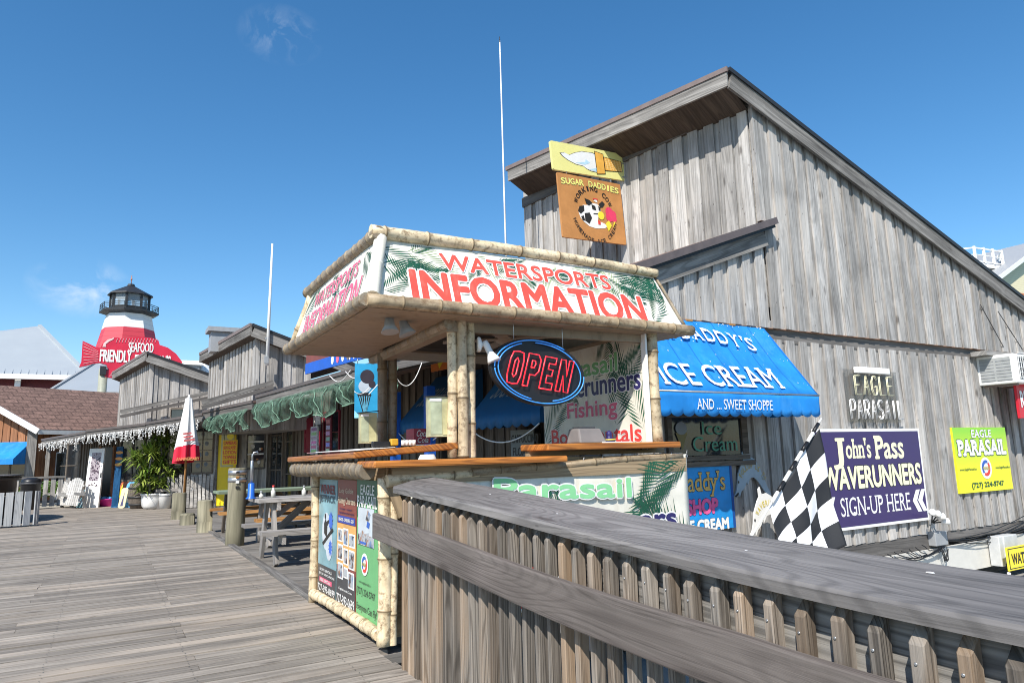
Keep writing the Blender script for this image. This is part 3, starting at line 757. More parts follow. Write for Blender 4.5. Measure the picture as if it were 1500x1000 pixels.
letter(p2, 'Grouper - Snapper', f2, (.15 * f2.w, .765 * f2.h, .8 * f2.w, .782 * f2.h), NAVY, .01, lift=.005); letter(p2, 'Captains licensed and insured', f2, (.12 * f2.w, .735 * f2.h, .9 * f2.w, .752 * f2.h), NAVY, .01, lift=.005)
mbw = MB(); mbp = MB()
for (a0, b0, a1, b1) in ((.05, .52, .32, .62), (.36, .50, .62, .63), (.66, .50, .96, .60), (.06, .38, .34, .50), (.38, .36, .62, .48), (.66, .34, .95, .48), (.08, .24, .36, .36), (.40, .26, .62, .34), (.64, .20, .94, .32)):
    photo(mbw, f2, a0, b0, a1, b1, .004); photo(mbp, f2, a0 + .03, b0 + .012, a1 - .03, b1 - .012, .0055)
mk('photo_border_print', mbw, WHITE, p2); mk('photo_print', mbp, PHOTO, p2)
letter(p2, 'Captain and Crew', f2, (.15 * f2.w, .155 * f2.h, .85 * f2.w, .178 * f2.h), WHITE, .01, lift=.005); letter(p2, '727-393-0699', f2, (.05 * f2.w, .06 * f2.h, .97 * f2.w, .125 * f2.h), WHITE, .012, lift=.005)
# poster three
def roundlogo(par, F, a, b, r, l, txt='PARASAIL'):
    mb = MB(); F.ell(mb, a, b, r, r, l); mk('emblem_disc', mb, WHITE, par)
    def ringarc(st, en, r0, r1, c0, c1):
        pts = [F.m(a * F.w + r0 * cos(radians(st + (en - st) * i / 14)), b * F.h + r0 * sin(radians(st + (en - st) * i / 14)), l + .002) for i in range(15)]
        pts += [F.m(a * F.w + (r1 * cos(radians(en - (en - st) * i / 14))) + c0, b * F.h + r1 * sin(radians(en - (en - st) * i / 14)) + c1, l + .002) for i in range(15)]
        mb = MB(); mb.prism(pts, F.N, .001); return mb
    mk('emblem_crescent', ringarc(60, 220, r * .74, r * .52, r * .1, -r * .06), paint('emblem_blue', (.04, .12, .45)), par)
    mk('emblem_crescent', ringarc(240, 400, r * .74, r * .52, -r * .1, r * .06), RED, par)
    letter(par, txt, F, (a * F.w - r * .62, b * F.h - r * .16, a * F.w + r * .62, b * F.h + r * .16), paint('emblem_gold', (.45, .40, .12)), .03, lift=l + .005, shear=.15)
mb = MB(); f3.board(mb, .006); p3 = mk('poster', mb, PGRN, ki, 'green parasail poster with a round emblem')
mb = MB(); f3.poly(mb, [(0, .72), (0, 1), (1, 1), (1, .76), (.8, .84), (.4, .86)], .0025); mk('poster_panel', mb, PDG, p3)
letter(p3, 'EAGLE', f3, (.2 * f3.w, .895 * f3.h, .85 * f3.w, .965 * f3.h), WHITE, .01, True, lift=.005); letter(p3, 'PARASAIL', f3, (.03 * f3.w, .805 * f3.h, .97 * f3.w, .885 * f3.h), WHITE, .015, True, lift=.005)
mb = MB(); f3.sub(.08, .535, .84, .80).board(mb, .001, l=.004); mk('photo_print', mb, SKYP, p3)
mb = MB(); f3.sub(.08, .535, .84, .61).board(mb, .001, l=.0055); f3.poly(mb, [(.45, .72), (.6, .70), (.68, .76), (.55, .79)], .0055); f3.poly(mb, [(.18, .61), (.3, .64), (.4, .62), (.6, .63), (.6, .61)], .006); mk('photo_print', mb, PHOTO, p3)
mb = MB(); f3.poly(mb, [(.5, .67), (.62, .66), (.66, .70), (.54, .71)], .0065); f3.sub(.2, .545, .5, .56).board(mb, .001, l=.007); mk('photo_print', mb, paint('emblem_blue', (.04, .12, .45)), p3)
roundlogo(p3, f3, .42, .405, .085, .005)
letter(p3, 'www.eagleparasail.us', f3, (.15 * f3.w, .262 * f3.h, .7 * f3.w, .285 * f3.h), BLACK, .0, lift=.005); letter(p3, '(727) 224-5747', f3, (.05 * f3.w, .175 * f3.h, .9 * f3.w, .235 * f3.h), BLACK, .0, True, lift=.005); letter(p3, 'Everyone Can Fly!', f3, (.05 * f3.w, .065 * f3.h, .98 * f3.w, .125 * f3.h), BLACK, .0, True, lift=.005)

# uprights
zc_ = 2.55
def post(x, y, z0, z1, r, off, m=BAMBP): bam('bamboo_post', (x, y, z0), (x, y, z1), r, m, .62, off)
xp = PY(676, 560, 5.16).x
post(xp - .085, 5.17, 1.33, zc_, .042, .3, BAMBP); post(xp - .01, 5.13, 1.33, zc_, .046, .75, BAMBP); post(xp + .085, 5.18, 1.33, zc_, .05, .45, BAMBP)
xf = PY(562, 600, 7.05).x
post(xf - .03, 7.02, 1.36, zc_, .055, .2, BAMBG); post(xf + .09, 7.05, 1.36, zc_, .055, .55, BAMBG)
post(4.52, 5.0, 1.40, zc_, .055, .3, BAMBP); post(4.5, 6.85, 1.3, zc_, .05, .3, BAMB)
mb = MB(); mb.span((4.425, 4.985, 1.42), (4.447, 5.05, 2.52)); mk('edge_strip', mb, WHITE, ki)
# roof: mansard
e0, e1, ea, eb, ze = 1.63, 4.88, 4.90, 7.5, 2.52
t0, t1, ta, tb, zt = 1.77, 4.70, 5.12, 7.2, 3.10
def quadpanel(name, P, m, t, label=None):
    mb = MB(); P = [Vector(p) for p in P]; n = (P[1] - P[0]).cross(P[3] - P[0]).normalized(); mb.prism(P, n, t); return mk(name, mb, m, ki, label), n
SIGNC = paint('sign_cream', (.70, .68, .59), .5, .07, scale=4, dirt=(.66, .58, .45))
rf, n = quadpanel('roof_panel', [(e0, ea, ze), (e1, ea, ze), (t1, ta, zt), (t0, ta, zt)], SIGNC, .02, 'cream sloped front panel with big red lettering and palm leaves')
FF = Fr((e0, ea, ze), (1, 0, 0), (0, ta - ea, zt - ze), e1 - e0, math.hypot(ta - ea, zt - ze))
rlf, n = quadpanel('roof_panel', [(e0, eb, ze), (e0, ea, ze), (t0, ta, zt), (t0, tb, zt)], SIGNC, .02, 'cream sloped side panel with faded pink lettering')
FL = Fr((e0, eb, ze), (0, -1, 0), (t0 - e0, 0, zt - ze), eb - ea, math.hypot(t0 - e0, zt - ze))
quadpanel('roof_panel', [(e1, ea, ze), (e1, eb, ze), (t1, tb, zt), (t1, ta, zt)], SIGNC, .02); quadpanel('roof_panel', [(e1, eb, ze), (e0, eb, ze), (t0, tb, zt), (t1, tb, zt)], SIGNC, .02)
mb = MB(); mb.span((t0 + .03, ta + .03, zt - .06), (t1 - .03, tb - .03, zt - .03)); mk('roof_deck', mb, GREYTRIM, ki)
class TrapFr(Fr): pass
FFi = Fr(FF.m(.13, .02), FF.U, FF.V, FF.w - .27, FF.h - .04)
pm = palm(FFi, [(.02, .5, -.5, .5, -.3), (.0, .1, .5, .4, .5), (2.98, .3, 2.6, .5, .5), (2.6, .55, -.6, .5, .5), (1.25, .55, -1.2, .3, .5), (.02, .35, -.3, .55, .5), (.3, .5, .8, .35, -.4), (2.3, .5, -.9, .45, .5), (2.55, .25, .8, .6, .6), (2.75, .05, .9, .5, .8), (1.0, .45, .1, .35, .5), (1.55, .5, -.4, .3, .4), (2.95, .5, 3.0, .6, -.4), (.75, .15, .9, .3, .5), (2.0, .3, 1.2, .35, -.6)], .002, 11)
for i, v in enumerate(pm.v):          # keep the print inside the trapezoid
    p = v - FF.O; a = p.dot(FF.U); b = p.dot(FF.V); lim0 = .02 + (t0 - e0) * b / FF.h; lim1 = FF.w - .02 - (e1 - t1) * b / FF.h
    pm.v[i] = FF.m(min(max(a, lim0), lim1), b, p.dot(FF.N))
mk('palm_print', pm, DKGREEN, rf)
pm = palm(FFi, [(.25, .5, -.2, .5, -.6), (.9, .55, -.7, .5, .4), (1.4, .1, .6, .5, .5), (1.9, .55, -.4, .5, -.5), (2.4, .1, 1.5, .5, .5)], .0012, 31, .6)
mk('palm_print', pm, LEAFP, rf)
b = pxbox(FF, (600, 438), (948, 452)); c = FF.px(941, 474); d = FF.px(597, 396)
ya = FF.px(625, 445)[1] + .02; yb = FF.px(597, 396)[1] + .005
letter(rf, 'INFORMATION', FF, (FF.px(612, 420)[0] - .05, ya, FF.px(940, 455)[0] + .02, yb), CORAL, .032, lift=.0075, out=.035, outm=WHITE)
ya = FF.px(660, 396)[1]; yb = FF.px(645, 372)[1]
letter(rf, 'WATERSPORTS', FF, (FF.px(645, 385)[0], ya, FF.px(893, 418)[0], yb + .0), CORAL, .02, lift=.0075, out=.035, outm=WHITE)
w_ = FL.w
letter(rlf, 'INFORMATION', FL, (.42, .05, w_ - .35, .30), PINKR, .018, lift=.0075, out=.035, outm=WHITE)
letter(rlf, 'WATERSPORTS', FL, (.62, .35, w_ - .55, .50), PINKR, .012, lift=.0075, out=.03, outm=WHITE)
FLi = Fr(FL.m(.15, .02), FL.U, FL.V, FL.w - .4, FL.h - .06)
mk('palm_print', palm(FLi, [(.1, .3, .4, .5, .4), (1.0, .5, -.3, .4, -.5), (2.0, .5, -.8, .4, .5), (1.5, .1, .8, .4, .5)], .002, 17), DKGREEN, rlf)
# bamboo along roof edges
bam('bamboo_rail', (e0 - .03, ea - .03, ze), (e1 + .06, ea - .03, ze - .01), .052, BAMB, .36, .15)
bam('bamboo_rail', (e0 - .03, ea - .05, ze + .0), (e0 - .03, eb + .05, ze), .055, BAMBG, .22, .4)
bam('bamboo_rail', (e1 + .03, ea, ze), (e1 + .03, eb, ze), .05, BAMB, .36, .4); bam('bamboo_rail', (e0, eb + .02, ze), (e1, eb + .02, ze), .05, BAMBG, .36, .4)
bam('bamboo_rail', (t0 - .06, ta - .015, zt + .045), (t1 + .03, ta - .02, zt + .035), .058, BAMBP, .42, .7, r2=.045)
bam('bamboo_rail', (t0 - .01, ta - .06, zt + .03), (t0 - .02, tb + .12, zt + .02), .055, BAMBG, .2, .3)
bam('bamboo_rail', (t1, ta, zt + .02), (t1, tb, zt + .02), .05, BAMBG, .3, .3)
bam('bamboo_corner', (e0 + .03, ea + .0, ze + .05), (t0 + .02, ta - .015, zt + .0), .052, paint('bleached_bamboo', (.74, .70, .60), .5, .1), .6, .5)
bam('bamboo_corner', (e0 + .02, eb, ze + .05), (t0 + .0, tb, zt + .0), .04, BAMBP, .6, .5); bam('bamboo_corner', (e1, ea, ze + .05), (t1 + .03, ta, zt), .016, BAMBG, .6, .5)
# soffit ring and ceiling
mb = MB(); zs = ze - .03; xi = xp - .12
mb.span((e0, ea, zs - .02), (xi, eb, zs)); mb.span((xi, ea, zs - .022), (e1, 5.25, zs - .002)); mb.span((xi, 6.9, zs - .022), (e1, eb, zs - .002)); mb.span((4.35, 5.25, zs - .021), (e1, 6.9, zs - .001))
mk('soffit', mb, BEIGE, ki)
mb = MB(); mb.span((xi, 5.25, zs + .22), (4.35, 6.9, zs + .24)); mk('ceiling', mb, BEIGE, ki)
mb = MB(); mb.span((xi - .0, 5.25, zs), (xi + .02, 6.9, zs + .22)); mb.span((xi + .02, 5.25, zs), (4.35, 5.27, zs + .22)); mb.span((xi + .02, 6.88, zs), (4.35, 6.9, zs + .22)); mk('ceiling_curb', mb, GREYTRIM, ki)
bam('bamboo_beam', PY(659, 474, 5.10), PX(546, 527, xf + .0), .052, BAMBG, .30, .2)
mb = MB(); mb.bar((xp - .1, 5.12, zs - .07), (xf, 6.95, zs - .07), .1, .09); mk('beam', mb, BEIGE, ki)
mb = MB(); mb.bar((xp, 5.2, zs - .06), (4.5, 5.06, zs - .06), .05, .08); mb.bar((4.47, 5.05, zs - .06), (4.47, 6.85, zs - .06), .05, .08); mk('beam', mb, BEIGE, ki)
# banner on the right inner side, read from inside (facing -x)
ybk = 6.85
FB = Fr((4.44, ybk, 1.36), (0, -1, 0), (0, 0, 1), ybk - 5.06, 1.12)
mb = MB(); FB.board(mb, .01); wb = mk('wall_banner', mb, CREAM, ki, 'cream inside banner listing parasail, waverunners, fishing and boat rentals')
mk('palm_print', palm(FB, [(1.35, .25, 1.3, .8, .5), (1.75, .2, 1.9, .8, .5), (.05, .1, 1.1, .7, -.6), (1.0, .75, .8, .5, .5), (1.3, .65, .3, .6, .6), (.3, .9, -.9, .5, .4)], .001, 23), DKGREEN, wb)
def fbt(t, ll, ur, m, ris=0): 
    x = pxbox(FB, ll, ur); return x
x1 = FB.px(905, 555)[0]
letter(wb, 'Parasail', FB, (FB.px(820, 560)[0], FB.px(858, 551)[1], FB.px(905, 545)[0], FB.px(903, 516)[1]), GREEN, .02, lift=.006, out=.03, outm=WHITE)
letter(wb, 'Waverunners', FB, (FB.px(805, 590)[0], FB.px(880, 577)[1], FB.px(939, 570)[0], FB.px(880, 548)[1] + .0), NAVY, .02, lift=.006, out=.03, outm=WHITE)
letter(wb, 'Fishing', FB, (FB.px(832, 610)[0], FB.px(835, 617)[1] - .02, FB.px(905, 610)[0], FB.px(835, 591)[1]), PINKR, .02, lift=.006, out=.03, outm=WHITE)
letter(wb, 'Boat Rentals', FB, (FB.px(809, 640)[0], FB.px(813, 651)[1], FB.px(940, 635)[0], FB.px(813, 630)[1]), RED, .02, lift=.006, out=.03, outm=WHITE)

# ---- things in and on the kiosk
# OPEN neon sign
c = PY(790, 545, 5.02)
tl = radians(7)
FO = Fr((0, 0, 0), (cos(tl), -.03, -sin(tl)), (sin(tl), 0, cos(tl)), 1, 1)
dx = PY(858, 552, 5.02).x - PY(722, 540, 5.02).x; rx_ = dx / 2; ry_ = rx_ * .60
FO.O = c
on = root('open_neon_sign', c - Vector((0, 0, ry_)), 'black oval neon sign reading OPEN in red inside blue rings, hanging under the kiosk roof', 'neon sign')
mb = MB(); FO.ell(mb, 0, 0, rx_, ry_, 0, .05, seg=48); bev(mk('sign_board', mb, BLACK, on), .008, 2)
NRED = emit('neon_red', (1, .03, .05), .62); NBLU = emit('neon_blue', (.05, .30, .85), .16)
def neon(pts, r, m, nm, par, F, close=False, l=.025):
    mb = MB(); P = [F.m(x, y, l) for x, y in pts]
    if close: P += [P[0], P[1]]
    mb.ring_tube(P, [r] * len(P), 8); return mk(nm, mb, m, par)
def earc(a, b, st, en, n=30): return [(a * cos(radians(st + (en - st) * i / n)), b * sin(radians(st + (en - st) * i / n))) for i in range(n + 1)]
for a, st, en in ((.94, 60, 185), (.94, 187, 300), (.94, 275, 365), (.87, 40, 100), (.87, 120, 260), (.87, 290, 350), (.87, -20, 38)):
    neon(earc(rx_ * a, ry_ * a, st, en), .0055, NBLU, 'neon_tube', on, FO)
NL = {'O': [[(0, .25), (0, .75), (.12, .97), (.5, 1), (.88, .97), (1, .75), (1, .25), (.88, .03), (.5, 0), (.12, .03), (0, .25)], [(.36, .3), (.36, .7), (.5, .8), (.64, .7), (.64, .3), (.5, .2), (.36, .3)]],
      'P': [[(0, 0), (0, 1), (.75, 1), (1, .85), (1, .5), (.78, .36), (.38, .36), (.38, 0), (0, 0)], [(.36, .58), (.36, .8), (.58, .8), (.66, .7), (.58, .58), (.36, .58)]],
      'E': [[(0, 0), (0, 1), (.9, 1), (.9, .8), (.4, .8), (.4, .62), (.78, .62), (.78, .42), (.4, .42), (.4, .2), (.95, .2), (.95, 0), (0, 0)]],
      'N': [[(0, 0), (0, 1), (.36, 1), (.66, .5), (.66, 1), (1, 1), (1, 0), (.66, 0), (.36, .5), (.36, 0), (0, 0)]]}
xx = -rx_ * .66; cw = rx_ * .27
for ch in 'OPEN':
    for st in NL[ch]:
        pts = [(xx + x * cw + (y - .5) * .10 * rx_ , (y - .5) * ry_ * 1.0) for x, y in st]
        neon(pts, .006, NRED, 'neon_letter', on, FO, l=.028)
    xx += rx_ * .345
mb = MB(); 
for sx in (-.55, .5): p = FO.m(sx * rx_, ry_ * .78, -.02); mb.tube(p, Vector((p.x, p.y, zs + .1)), .004, seg=6)
mk('hanging_wire', mb, METAL, on)
# ceiling fan
cf = PY(742, 488, 5.7)
fn = root('ceiling_fan', (cf.x, cf.y, cf.z), 'pale ceiling fan with dusty blades under the kiosk roof', 'fan')
FANM = paint('fan_cream', (.36, .31, .25), .5)
mb = MB(); mb.lathe(cf, [(.02, .1), (.02, .02), (.10, .0), (.12, -.05), (.10, -.09), (.05, -.11), (.045, -.16), (.02, -.18)], 16); mk('motor', mb, FANM, fn)
for k in range(5):
    a = k * 2 * pi / 5 + .25; mb = MB(); d = Vector((cos(a), sin(a), -.05)); mb.bar(cf + d * .1 + Vector((0, 0, -.06)), cf + d * .62 + Vector((0, 0, -.06)), .12, .012); mk('blade', mb, FANM, fn)
# flood light on the post
pf = Vector((xp + .14, 5.13, 2.28))
fl = root('spotlight', pf, 'white adjustable spotlight lamp fixed to the middle bamboo post', 'lamp')
R = Vector((.26, -.34, -.9)).to_track_quat('Z', 'Y').to_matrix().to_4x4()
mb = MB(); RX = Vector((1, -.4, 0)).to_track_quat('Z', 'Y').to_matrix().to_4x4(); mb.lathe(pf, [(.062, 0), (.068, .015), (.06, .03), (.025, .04), (.018, .07)], 20, axis=RX); mk('base_plate', mb, WHITE, fl)
pj = pf + Vector((.065, -.04, -.0)); mb = MB(); mb.lathe(pj, [(.022, -.03), (.028, 0), (.028, .08), (.034, .10), (.056, .155), (.058, .175), (.045, .175)], 20, axis=R); hd = mk('lamp_head', mb, WHITE, fl)
mb = MB(); mb.lathe(pj, [(.044, .171), (.025, .16), (.002, .156)], 20, axis=R); mk('lens', mb, METAL, hd)
# pair of soffit lamps
for i, (px, py) in enumerate(((570, 477), (590, 481))):
    p = PZ(px, py, zs - .08); tagp = root('eave_spotlight', p, ['shaded bell lamp under the kiosk eave, nearer the left edge', 'shaded bell lamp under the kiosk eave, nearer the bamboo beam'][i], 'lamp', 'bell lamps under the kiosk eave')
    mb = MB(); R = Vector((.3 * i, -.2, -1)).to_track_quat('Z', 'Y').to_matrix().to_4x4(); mb.lathe(p + Vector((0, 0, .06)), [(.02, -.04), (.035, 0), (.045, .06), (.075, .12), (.07, .12)], 16, axis=R); mk('lamp_shade', mb, MGREY, tagp)
    mb = MB(); mb.lathe(p + Vector((0, 0, .06)), [(.03, .0), (.05, .02), (.05, .03)], 12); mk('mount', mb, WHITE, tagp)
# brochure holders
HOLD = paint('brochure_holder', (.42, .42, .26), .35, .25, scale=9)
def holder(px0, px1, py0, py1, y, label):
    a = PY(px0, py1, y); b_ = PY(px1, py1, y); zt_ = PY(px0, py0, y).z; zb = a.z + .02
    t = root('brochure_holder', ((a.x + b_.x) / 2, y + .04, zb), label, 'holder')
    F = Fr((a.x, y, zb), (1, -.12, 0), (0, .04, 1), b_.x - a.x, zt_ - zb)
    mb = MB(); F.board(mb, .07); mk('leaflet_pocket', mb, HOLD, t)
    mb = MB(); F.sub(.08, .06, .5, .86).board(mb, .002, l=.004); mk('leaflet', mb, paint('leaflet_a', (.40, .44, .30), .4, .3), t); mb = MB(); F.sub(.52, .04, .94, .86).board(mb, .002, l=.004); mk('leaflet', mb, paint('leaflet_b', (.46, .44, .24), .4, .3), t)
    mb = MB(); F.sub(.05, .88, .5, .95).board(mb, .002, l=.006); mk('title_card', mb, WHITE, t)
    mb = MB(); P = [F.pt(-.06, 1, .02), F.pt(1.06, 1.06, .02), F.pt(1.04, 1.10, -.1), F.pt(-.04, 1.04, -.1)]; mb.prism(P, (P[1] - P[0]).cross(P[3] - P[0]), .008); mk('lid', mb, BLACK, t)
holder(628, 665, 580, 643, 5.22, 'yellowish brochure holder with dark lid leaning on the middle bamboo post')
holder(527, 552, 604, 652, 6.6, 'olive brochure holder standing beside the far bamboo posts')
# bits on the left counter
def cbox(name, px, py, y, sx, sy, sz, m, label, cat, rz=0):
    p = PY(px, py, y); mb = MB(); R = Matrix.Rotation(rz, 3, 'Z'); mb.box(p + Vector((0, 0, sz / 2)), (sx, sy, sz), R); o = bev(mk(name, mb, m, None, label, cat), min(sz, sx) * .15, 2); return o
def ctz(x, y): return zl + .05 + (x - xl) / (ux - xl) * .06 + .002
def onct(name, x, y, sx, sy, sz, m, label, cat, rz=0):
    mb = MB(); mb.box((x, y, ctz(x, y) + sz / 2 + .004), (sx, sy, sz), Matrix.Rotation(rz, 3, 'Z') @ Matrix.Rotation(-.055, 3, 'Y')); return bev(mk(name, mb, m, None, label, cat), .003, 1)
onct('paper_map', 1.85, 5.9, .45, .6, .005, WHITE, 'white paper map lying flat on the varnished side counter', 'map', .2)
onct('leaflet_sheet', 1.80, 6.65, .3, .42, .005, paint('sheet_pink', (.6, .35, .38)), 'pinkish leaflet sheet at the far end of the side counter', 'leaflet', -.1)
st = root('stapler', (2.05, 5.75, ctz(2.05, 5.75)), 'black and yellow stapler on the side counter', 'stapler')
mb = MB(); mb.box((2.03, 5.75, ctz(2.05, 5.75) + .035), (.16, .05, .05)); bev(mk('body', mb, BLACK, st), .01, 2); mb = MB(); mb.box((2.15, 5.75, ctz(2.05, 5.75) + .05), (.07, .055, .06)); bev(mk('handle', mb, paint('tool_yellow', (.6, .33, .03)), st), .01, 2)
kk = root('knuckle_holder', (2.25, 5.6, ctz(2.25, 5.6)), 'small white pen holder with round holes on the side counter', 'pen holder')
mb = MB(); 
for i in range(4): mb.lathe((2.18 + i * .032, 5.6, ctz(2.25, 5.6) + .004), [(.019, 0), (.019, .045), (.011, .045), (.011, .01)], 12)
mk('body', mb, WHITE, kk)
# cooler / soda box with script lettering
p = PY(612, 648, 6.3); F = Fr((p.x - .08, 6.2, ctz(2.6, 5.2) + .0), (1, 0, 0), (0, 0, 1), .17, .15)
mb = MB(); F.board(mb, .2); sb = mk('soda_box', mb, paint('soda_maroon', (.33, .03, .06), .4), None, 'dark red soda box with white script on the kiosk counter', 'box'); letter(sb, 'Coca', F, (.02, .075, .13, .135), WHITE, .01, lift=.004, shear=.25); letter(sb, 'Cola', F, (.03, .015, .145, .065), WHITE, .01, lift=.004, shear=.25)
# register, card and toy on right counter
p = PY(848, 654, 5.2); rg = root('cash_register', (p.x, 5.1, 1.427), 'grey cash register box on the right hand kiosk counter', 'register')
mb = MB(); mb.hexa([Vector(q) for q in ((p.x - .14, 4.98, 1.427), (p.x + .16, 4.98, 1.427), (p.x + .16, 5.2, 1.427), (p.x - .14, 5.2, 1.427), (p.x - .12, 5.03, 1.56), (p.x + .13, 5.03, 1.56), (p.x + .13, 5.19, 1.56), (p.x - .12, 5.19, 1.56))]); bev(mk('body', mb, paint('register_grey', (.20, .18, .17), .5), rg), .015, 2)
mb = MB(); mb.span((p.x - .1, 5.05, 1.56), (p.x + .08, 5.15, 1.575)); mk('lid', mb, DGREY, rg)
mb = MB(); q = PY(900, 653, 5.0); mb.span((q.x - .15, 4.95, 1.427), (q.x + .17, 5.1, 1.437)); mk('paper_tray', mb, WHITE, None, 'flat white paper tray on the right hand kiosk counter', 'tray')
ty = root('toy_parrot', (q.x - .03, 5.03, 1.437), 'tiny dark toy bird with yellow marks on the white tray', 'toy')
mb = MB(); mb.lathe((q.x - .03, 5.03, 1.437), [(.05, 0), (.06, .015), (.03, .03), (.025, .06), (.03, .075), (.012, .1)], 12); mk('body', mb, NAVY, ty); mb = MB(); mb.lathe((q.x - .03, 5.02, 1.452), [(.056, 0), (.05, .008)], 12); mk('foot_ring', mb, YEL, ty)

# ================================================================== big cedar building on the right
YW = 7.3
bb = root('cedar_building', (12, 9.5, -.3), 'tall weathered cedar building with a high mono-pitch tower roof behind the kiosk', 'building')
Nw = Vector((0, -1, 0)); Ux = Vector((1, 0, 0))
xc = 9.08; tan_r = .335
P0 = PY(1065, 100, 7.10); P1 = PZ(745, 245, P0.z)
dT = Vector((P1.x - P0.x, P1.y - P0.y, 0)).normalized(); nT = Vector((-dT.y, dT.x, 0))
pa = PY(1118, 325, 7.15); pb = PY(905, 395, 7.15); tan_p = (pa.z - pb.z) / (pa.x - pb.x)
def rake_z(x): return P0.z - tan_r * (x - P0.x)
def porch_z(x): return pb.z + tan_p * (x - pb.x)
rn = random.Random(21)
mb = plankwall(MB(), (0, YW, 0), Ux, Nw, 5.6, 27, lambda s: 3.06 + 0 * s, lambda s: -.27 + rn.uniform(-.012, .012), t=.036, rn=rn)
mk('lower_wall', mb, GREYWALL, bb)
mb = plankwall(MB(), (0, YW - .045, 0), Ux, Nw, xc + .015, 27, lambda s: rake_z(s) - .16, lambda s: 3.235 + rn.uniform(-.008, .008), t=.034, rn=rn)
mb = plankwall(mb, (0, YW - .045, 0), Ux, Nw, 5.6, xc - .01, lambda s: porch_z(s) - .42, lambda s: 3.235 + rn.uniform(-.008, .008), t=.034, rn=rn)
mk('upper_wall', mb, GREYWALL, bb)
mb = MB(); mb.span((5.6, YW - .045, 3.02), (17.0, YW - .012, 3.228)); mb.span((17.0, YW - .043, 3.02), (27, YW - .012, 3.226)); mk('trim_band', mb, GREYTRIM, bb)
mb = MB(); mb.span((5.6, YW - .10, 3.226), (27, YW - .02, 3.235)); mk('drip_strip', mb, paint('rust_strip', (.30, .16, .10), .7, .4, scale=12), bb)
mb = MB(); mb.span((5.6, YW + .005, -.25), (27, YW + .35, 3.2)); mb.hexa([Vector(p) for p in ((5.6, YW, 3.2), (27, YW, 3.2), (27, YW + .35, 3.2), (5.6, YW + .35, 3.2), (5.6, YW, 3.25), (27, YW, 3.25), (27, YW + .35, 3.25), (5.6, YW + .35, 3.25))])
mk('inner_wall', mb, DGREY, bb)
# base: timber skirt, pale concrete beam, black sheet painted as the shaded void behind
mb = MB(); mb.span((5.6, YW - .06, -.52), (13.5, YW - .02, -.28)); mb.span((13.5, YW - .055, -.44), (27, YW - .02, -.26)); mk('skirt_board', mb, GREYTRIM, bb)
mb = MB(); mb.span((5.6, YW - .10, -1.02), (27, YW - .03, -.53)); mk('concrete_beam', mb, STUCCO, bb)
mb = MB(); mb.span((5.6, YW + .5, -1.35), (27, YW + .7, -.5)); mk('void_shade', mb, BLACK, bb)
# tower side wall
T0 = Vector((xc, YW - .05, 0)); 
Lt = (Vector((P1.x, P1.y, 0)) - Vector((P0.x, P0.y, 0))).length - .75
for _k in range(80):
    if proj(T0 + dT * Lt + UPZ * 6.3)[0] > 772: Lt += .06
mb = plankwall(MB(), T0, dT, nT, 0.03, Lt, lambda s: P0.z - .5, lambda s: 3.6, t=.034, rn=rn); mk('tower_wall', mb, GREYWALL, bb)
mb = MB(); q = T0 + dT * .03; mb.hexa([Vector((q.x, q.y, 3.6)), Vector((q.x + .1, q.y, 3.6)), Vector((q.x + .1 + dT.x * Lt, q.y + dT.y * Lt, 3.6)), Vector((q.x + dT.x * Lt, q.y + dT.y * Lt, 3.6)),
   Vector((q.x, q.y, P0.z - .3)), Vector((q.x + .1, q.y, P0.z - .3)), Vector((q.x + .1 + dT.x * Lt, q.y + dT.y * Lt, P0.z - .3)), Vector((q.x + dT.x * Lt, q.y + dT.y * Lt, P0.z - .3))]); mk('tower_core', mb, GREYWALL, bb)
mb = plankwall(MB(), T0 + dT * Lt + Vector((12, 0, 0)), Vector((-1, 0, 0)), Vector((0, 1, 0)), 0, 12, lambda s: P0.z - .3 - .3 * (12 - s), lambda s: 2.5, rn=rn); mk('back_wall', mb, GREYWALL, bb)
mb = MB(); q = T0 + nT * .0; mb.bar((xc + .0, YW - .085, porch_z(xc) + .02), (xc + .0, YW - .085, P0.z - .35), .11, .075, up=(0, 1, 0)); mk('corner_board', mb, GREYWALL, bb)
# tower roof
rr_ = Vector((18.6, 0, -tan_r * 18.6)); nr = Vector((tan_r, 0, 1)).normalized()
def roofslab(name, a, b, t, m, run=rr_, par=bb):
    mb = MB(); a = Vector(a); b = Vector(b); mb.prism([a, a + run, b + run, b], nr, t); return mk(name, mb, m, par)
roofslab('roof', P0 + Vector((.02, .02, 0)), P1 + Vector((.02, 0, 0)), .07, ROOFBR)
def edge(name, a, b, w, h, off, m, par=bb, up=(0, 0, 1)):
    mb = MB(); o = Vector(off); mb.bar(Vector(a) + o, Vector(b) + o, w, h, up); return mk(name, mb, m, par)
ex = nT
edge('roof_edge', P0 - dT * .02, P1 + dT * .05, .05, .085, nT * .03 + UPZ * -.035, BROWNMET)
edge('fascia', P0, P1, .045, .25, nT * .012 + UPZ * -.20, GREYTRIM2)
edge('roof_edge', P0, P0 + rr_, .05, .075, (0, -.03, -.03), IRON)
edge('rake_fascia', P0 + Vector((.03, 0, 0)), P0 + rr_, .045, .30, (0, -.006, -.215), GREYTRIM2)
# soffit and frieze under the eave
mb = MB(); a = P0 + UPZ * -.30; b = P1 + UPZ * -.30; iw = .85
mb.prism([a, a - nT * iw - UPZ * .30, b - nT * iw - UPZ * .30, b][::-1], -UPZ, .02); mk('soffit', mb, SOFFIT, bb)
mb = MB(); a = T0 + nT * .075; mb.bar((a.x, a.y, P0.z - .34), (a.x + dT.x * Lt, a.y + dT.y * Lt, P0.z - .62), .04, .22); mk('frieze_board', mb, GREYTRIM, bb)
